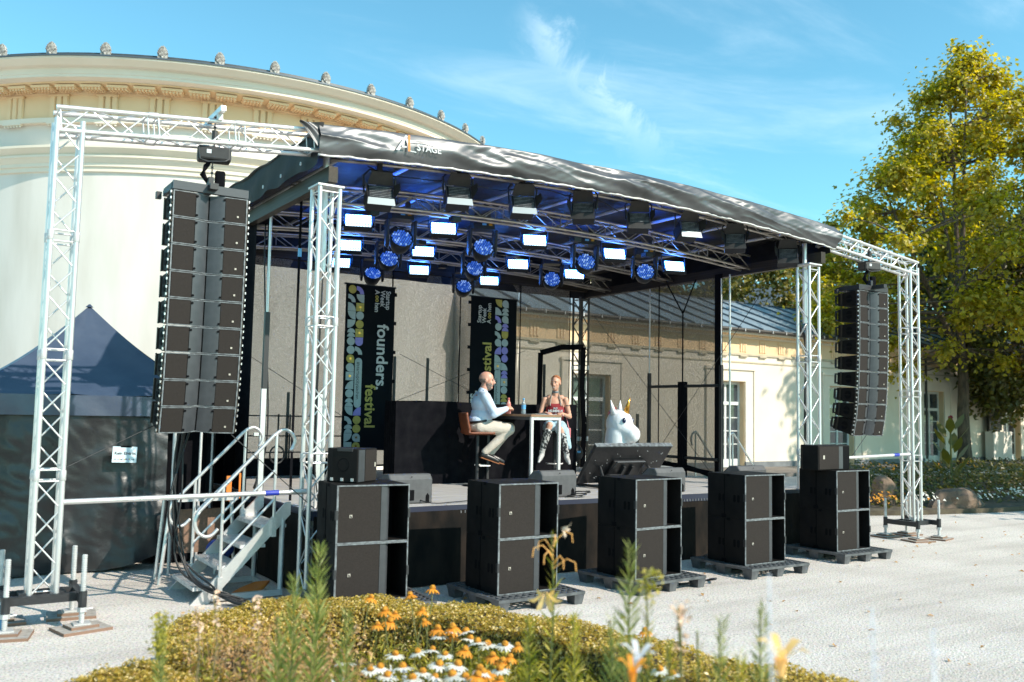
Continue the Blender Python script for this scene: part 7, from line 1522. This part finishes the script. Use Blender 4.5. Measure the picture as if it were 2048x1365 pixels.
def flower_meshes(kind):
    if kind in _fl: return _fl[kind]
    rnd = random.Random(len(_fl)+3); out = []
    for v in range(3):
        petals = MB(); n = 15 if kind == 'daisy' else 13
        L = 0.052 if kind == 'daisy' else 0.047; dr = 0.30 if kind == 'daisy' else 0.75
        for k in range(n):
            a = 2*math.pi*k/n+rnd.uniform(-.08, .08); d = Vector((math.cos(a), math.sin(a), 0)); s = Vector((-math.sin(a), math.cos(a), 0))*0.0085; dz = dr+rnd.uniform(-.12, .2); r0 = 0.014
            p1 = d*(r0+L*0.5)+Vector((0, 0, -L*0.35*dz)); p2 = d*(r0+L*0.95)+Vector((0, 0, -L*dz*0.9)); p0 = d*r0
            petals.add([p0-s*.6, p0+s*.6, p1+s*1.15, p1-s*1.15, p2+s*.5, p2-s*.5], [(0, 1, 2, 3), (3, 2, 4, 5)])
        cone = MB().lathe([(0, 0.028), (0.012, 0.026), (0.021, 0.016), (0.024, 0.004), (0.018, -0.004), (0, -0.006)], n=14)
        out.append((petals.mesh('petals', 'petal_white' if kind == 'daisy' else 'petal_orange'), cone.mesh('cone', 'cone_orange', True)))
    _fl[kind] = out; return out
def flower(kind, label, loc, s, i, group):
    P, C = flower_meshes(kind)[i % 3]; t = T('coneflower' if kind != 'daisy' else 'white_coneflower', label, 'flower', loc, i*1.3, group); rnd = random.Random(i*7+1)
    t.rotation_euler = (rnd.uniform(-.25, .15), rnd.uniform(-.2, .25), i*1.3); t.scale = (s, s, s)
    link('petals', P, t); link('cone', C, t); MB().path([(0, 0, -0.005), (0.004, 0.002, -0.12), (-0.01, 0.01, -0.28), (0.0, 0.0, -0.46)], 0.0038, 5).build('stem', 'stem_green', t)
def ray_at(px, py, z):
    """place a bloom at height z on the bed; called with plain bed coordinates computed beforehand"""
    return None
FO = FLOWER_O
FW = FLOWER_W
near = ['near the left end of the bed', 'left of the bed centre', 'at the bed centre', 'right of the bed centre', 'toward the right end of the bed']
def place():
    for i, (x, y, z, s) in enumerate(FO):
        flower('cone', 'orange coneflower %s' % OL[i], (x, y, z), s, i, 'orange coneflowers in the bed')
    for i, (x, y, z, s) in enumerate(FW):
        flower('daisy', 'white coneflower %s' % WL[i], (x, y, z), s, i, 'white coneflowers in the bed')
place()
def spike_plant(label, x, y, z0, h, tilt, n, L, mt='leaf_spike', dens=1.0, top=None, stem='stem_green', name='leafy_spike_plant'):
    t = T(name, label, 'plant', (x, y, 0)); tip = Vector((tilt[0], tilt[1], h)); rnd = random.Random(int(x*97+y*31)); b = Vector((0, 0, 0))
    pts = [b.lerp(tip, k/8)+Vector((0.02*math.sin(k*1.3)*(k/8), 0.015*math.cos(k)*(k/8), 0)) for k in range(9)]; MB().path(pts, [0.008*(1-0.07*k) for k in range(9)], 5).build('stem', stem, t)
    segs = []
    for k in range(n):
        u = z0+(1-z0)*(k/n)**0.9; p = b.lerp(tip, u); a = k*2.4+rnd.uniform(-.3, .3); ln = L*(1-0.55*u**3)*rnd.uniform(.75, 1.1); up = 0.55+0.75*u
        d = Vector((math.cos(a), math.sin(a), up)).normalized(); segs.append((p, p+d*ln, ln*0.115))
    blades('leaves', segs, mt, t)
    if top == 'seed':
        P = np.array([tip+Vector((rnd.gauss(0, .022), rnd.gauss(0, .022), rnd.uniform(-.10, .02))) for _ in range(90)]); leaves('seed_head', P, np.tile([0, -.4, .8], (90, 1)), 0.022, 0.7, 'leaf_perennial', t)
    if top == 'pink':
        P = np.array([tip+Vector((rnd.gauss(0, .014), rnd.gauss(0, .014), rnd.uniform(-.16, .02))) for _ in range(36)]); leaves('blossoms', P, np.tile([0, -.4, .8], (36, 1)), 0.021, 0.8, 'petal_pink', t)
    return t
def big_blossom(parent, c, s, mt, d=(0, -0.3, 1), n=6):
    c = Vector(c); z = Vector(d).normalized(); B = basis(z); mb = MB()
    for k in range(n):
        a = 2*math.pi*k/n; r = lambda rr, zz, da=0: c+B @ Vector((rr*math.cos(a+da), rr*math.sin(a+da), zz))
        mb.add([r(.006*s, 0), r(.03*s, .03*s, -.45), r(.055*s, .055*s, -.25), r(.085*s, .05*s), r(.055*s, .055*s, .25), r(.03*s, .03*s, .45)], [(0, 1, 2, 5), (5, 2, 3, 4)])
    mb.build('blossom', mt, parent, True)
def sage():
    for i, (x, y, h) in enumerate(SAGE):
        t = T('sage_stalk', 'tall pale blue sage stalk close to the viewer at lower right, %s' % ['leftmost', 'middle one', 'rightmost'][i], 'plant', (x, y, 0)); rnd = random.Random(i+50)
        MB().path([(0, 0, 0), (0.01, 0, h*0.5), (0.0, 0.01, h)], 0.0022, 5).build('stem', 'petal_pale', t)
        P = np.array([(rnd.gauss(0, .006), rnd.gauss(0, .006), h-rnd.uniform(0, .28)) for _ in range(22)]); leaves('blossoms', P, np.tile([0, -.4, .8], (22, 1)), 0.011, 0.7, 'petal_pale', t)
sage()
def tall_plants():
    for a in TALL: spike_plant(*a[:8], **(a[8] if len(a) > 8 else {}))
    t = spike_plant('tall lily stalk with curling seed pods and a peach blossom right of the bed centre', LILY[0], LILY[1], 0.15, LILY[2], (0.03, 0.02), 90, 0.11, mt='leaf_perennial', name='lily_plant')
    h = LILY[2]
    big_blossom(t, (-0.075, -0.06, h-0.26), 0.95, 'petal_peach', (-0.4, -0.6, -0.5)); big_blossom(t, (0.045, -0.02, h+0.02), 0.55, 'petal_pink', (0.4, -0.6, -0.3), 5)
    for k in range(7): 
        a = k*0.9; z = h-0.02-0.02*k; MB().path([(0.02, 0.01, z-0.03), (0.02+0.06*math.cos(a), 0.06*math.sin(a), z+0.02), (0.02+0.10*math.cos(a), 0.10*math.sin(a), z+0.005), (0.02+0.105*math.cos(a), 0.105*math.sin(a), z-0.035)], 0.0022, 5).build('curled_pod', 'petal_peach', t)
    for (x, y, h, mt, lab, d, s) in TRUMP:
        t = T('trumpet_flower', lab, 'flower', (x, y, 0)); MB().path([(0, 0, 0), (0.02, 0, h*0.5), (0, 0, h)], 0.005, 5).build('stem', 'stem_green', t)
        big_blossom(t, (0, 0, h), s, mt, d, 5); MB().tube((0, 0, h-0.05*s), (0, 0, h+0.004), 0.010*s, 8, 0.02*s).build('tube', mt, t)
        leaves('leaves', np.array([(random.gauss(0, .05), random.gauss(0, .05), h*random.uniform(.2, .85)) for _ in range(36)]), np.tile([0, 0, 1.], (36, 1)), 0.06, 0.4, 'leaf_perennial', t)
tall_plants()

# pieces too small to tell apart one by one in the photo stay joined
SMALLP = ('latch_pins', 'rigging_plate', 'bolts', 'grip_holes', 'rear_handle', 'chain', 'petals', 'front_edge', 'mane_tuft', 'leaves', 'blossoms', 'seed_head', 'flower', 'guttae', 'skid', 'latch', 'screws', 'logo_word')
for o in bpy.data.objects:
    if o.type == 'MESH' and o.parent is not None and o.name.split('.')[0] in SMALLP: o['kind'] = 'stuff'
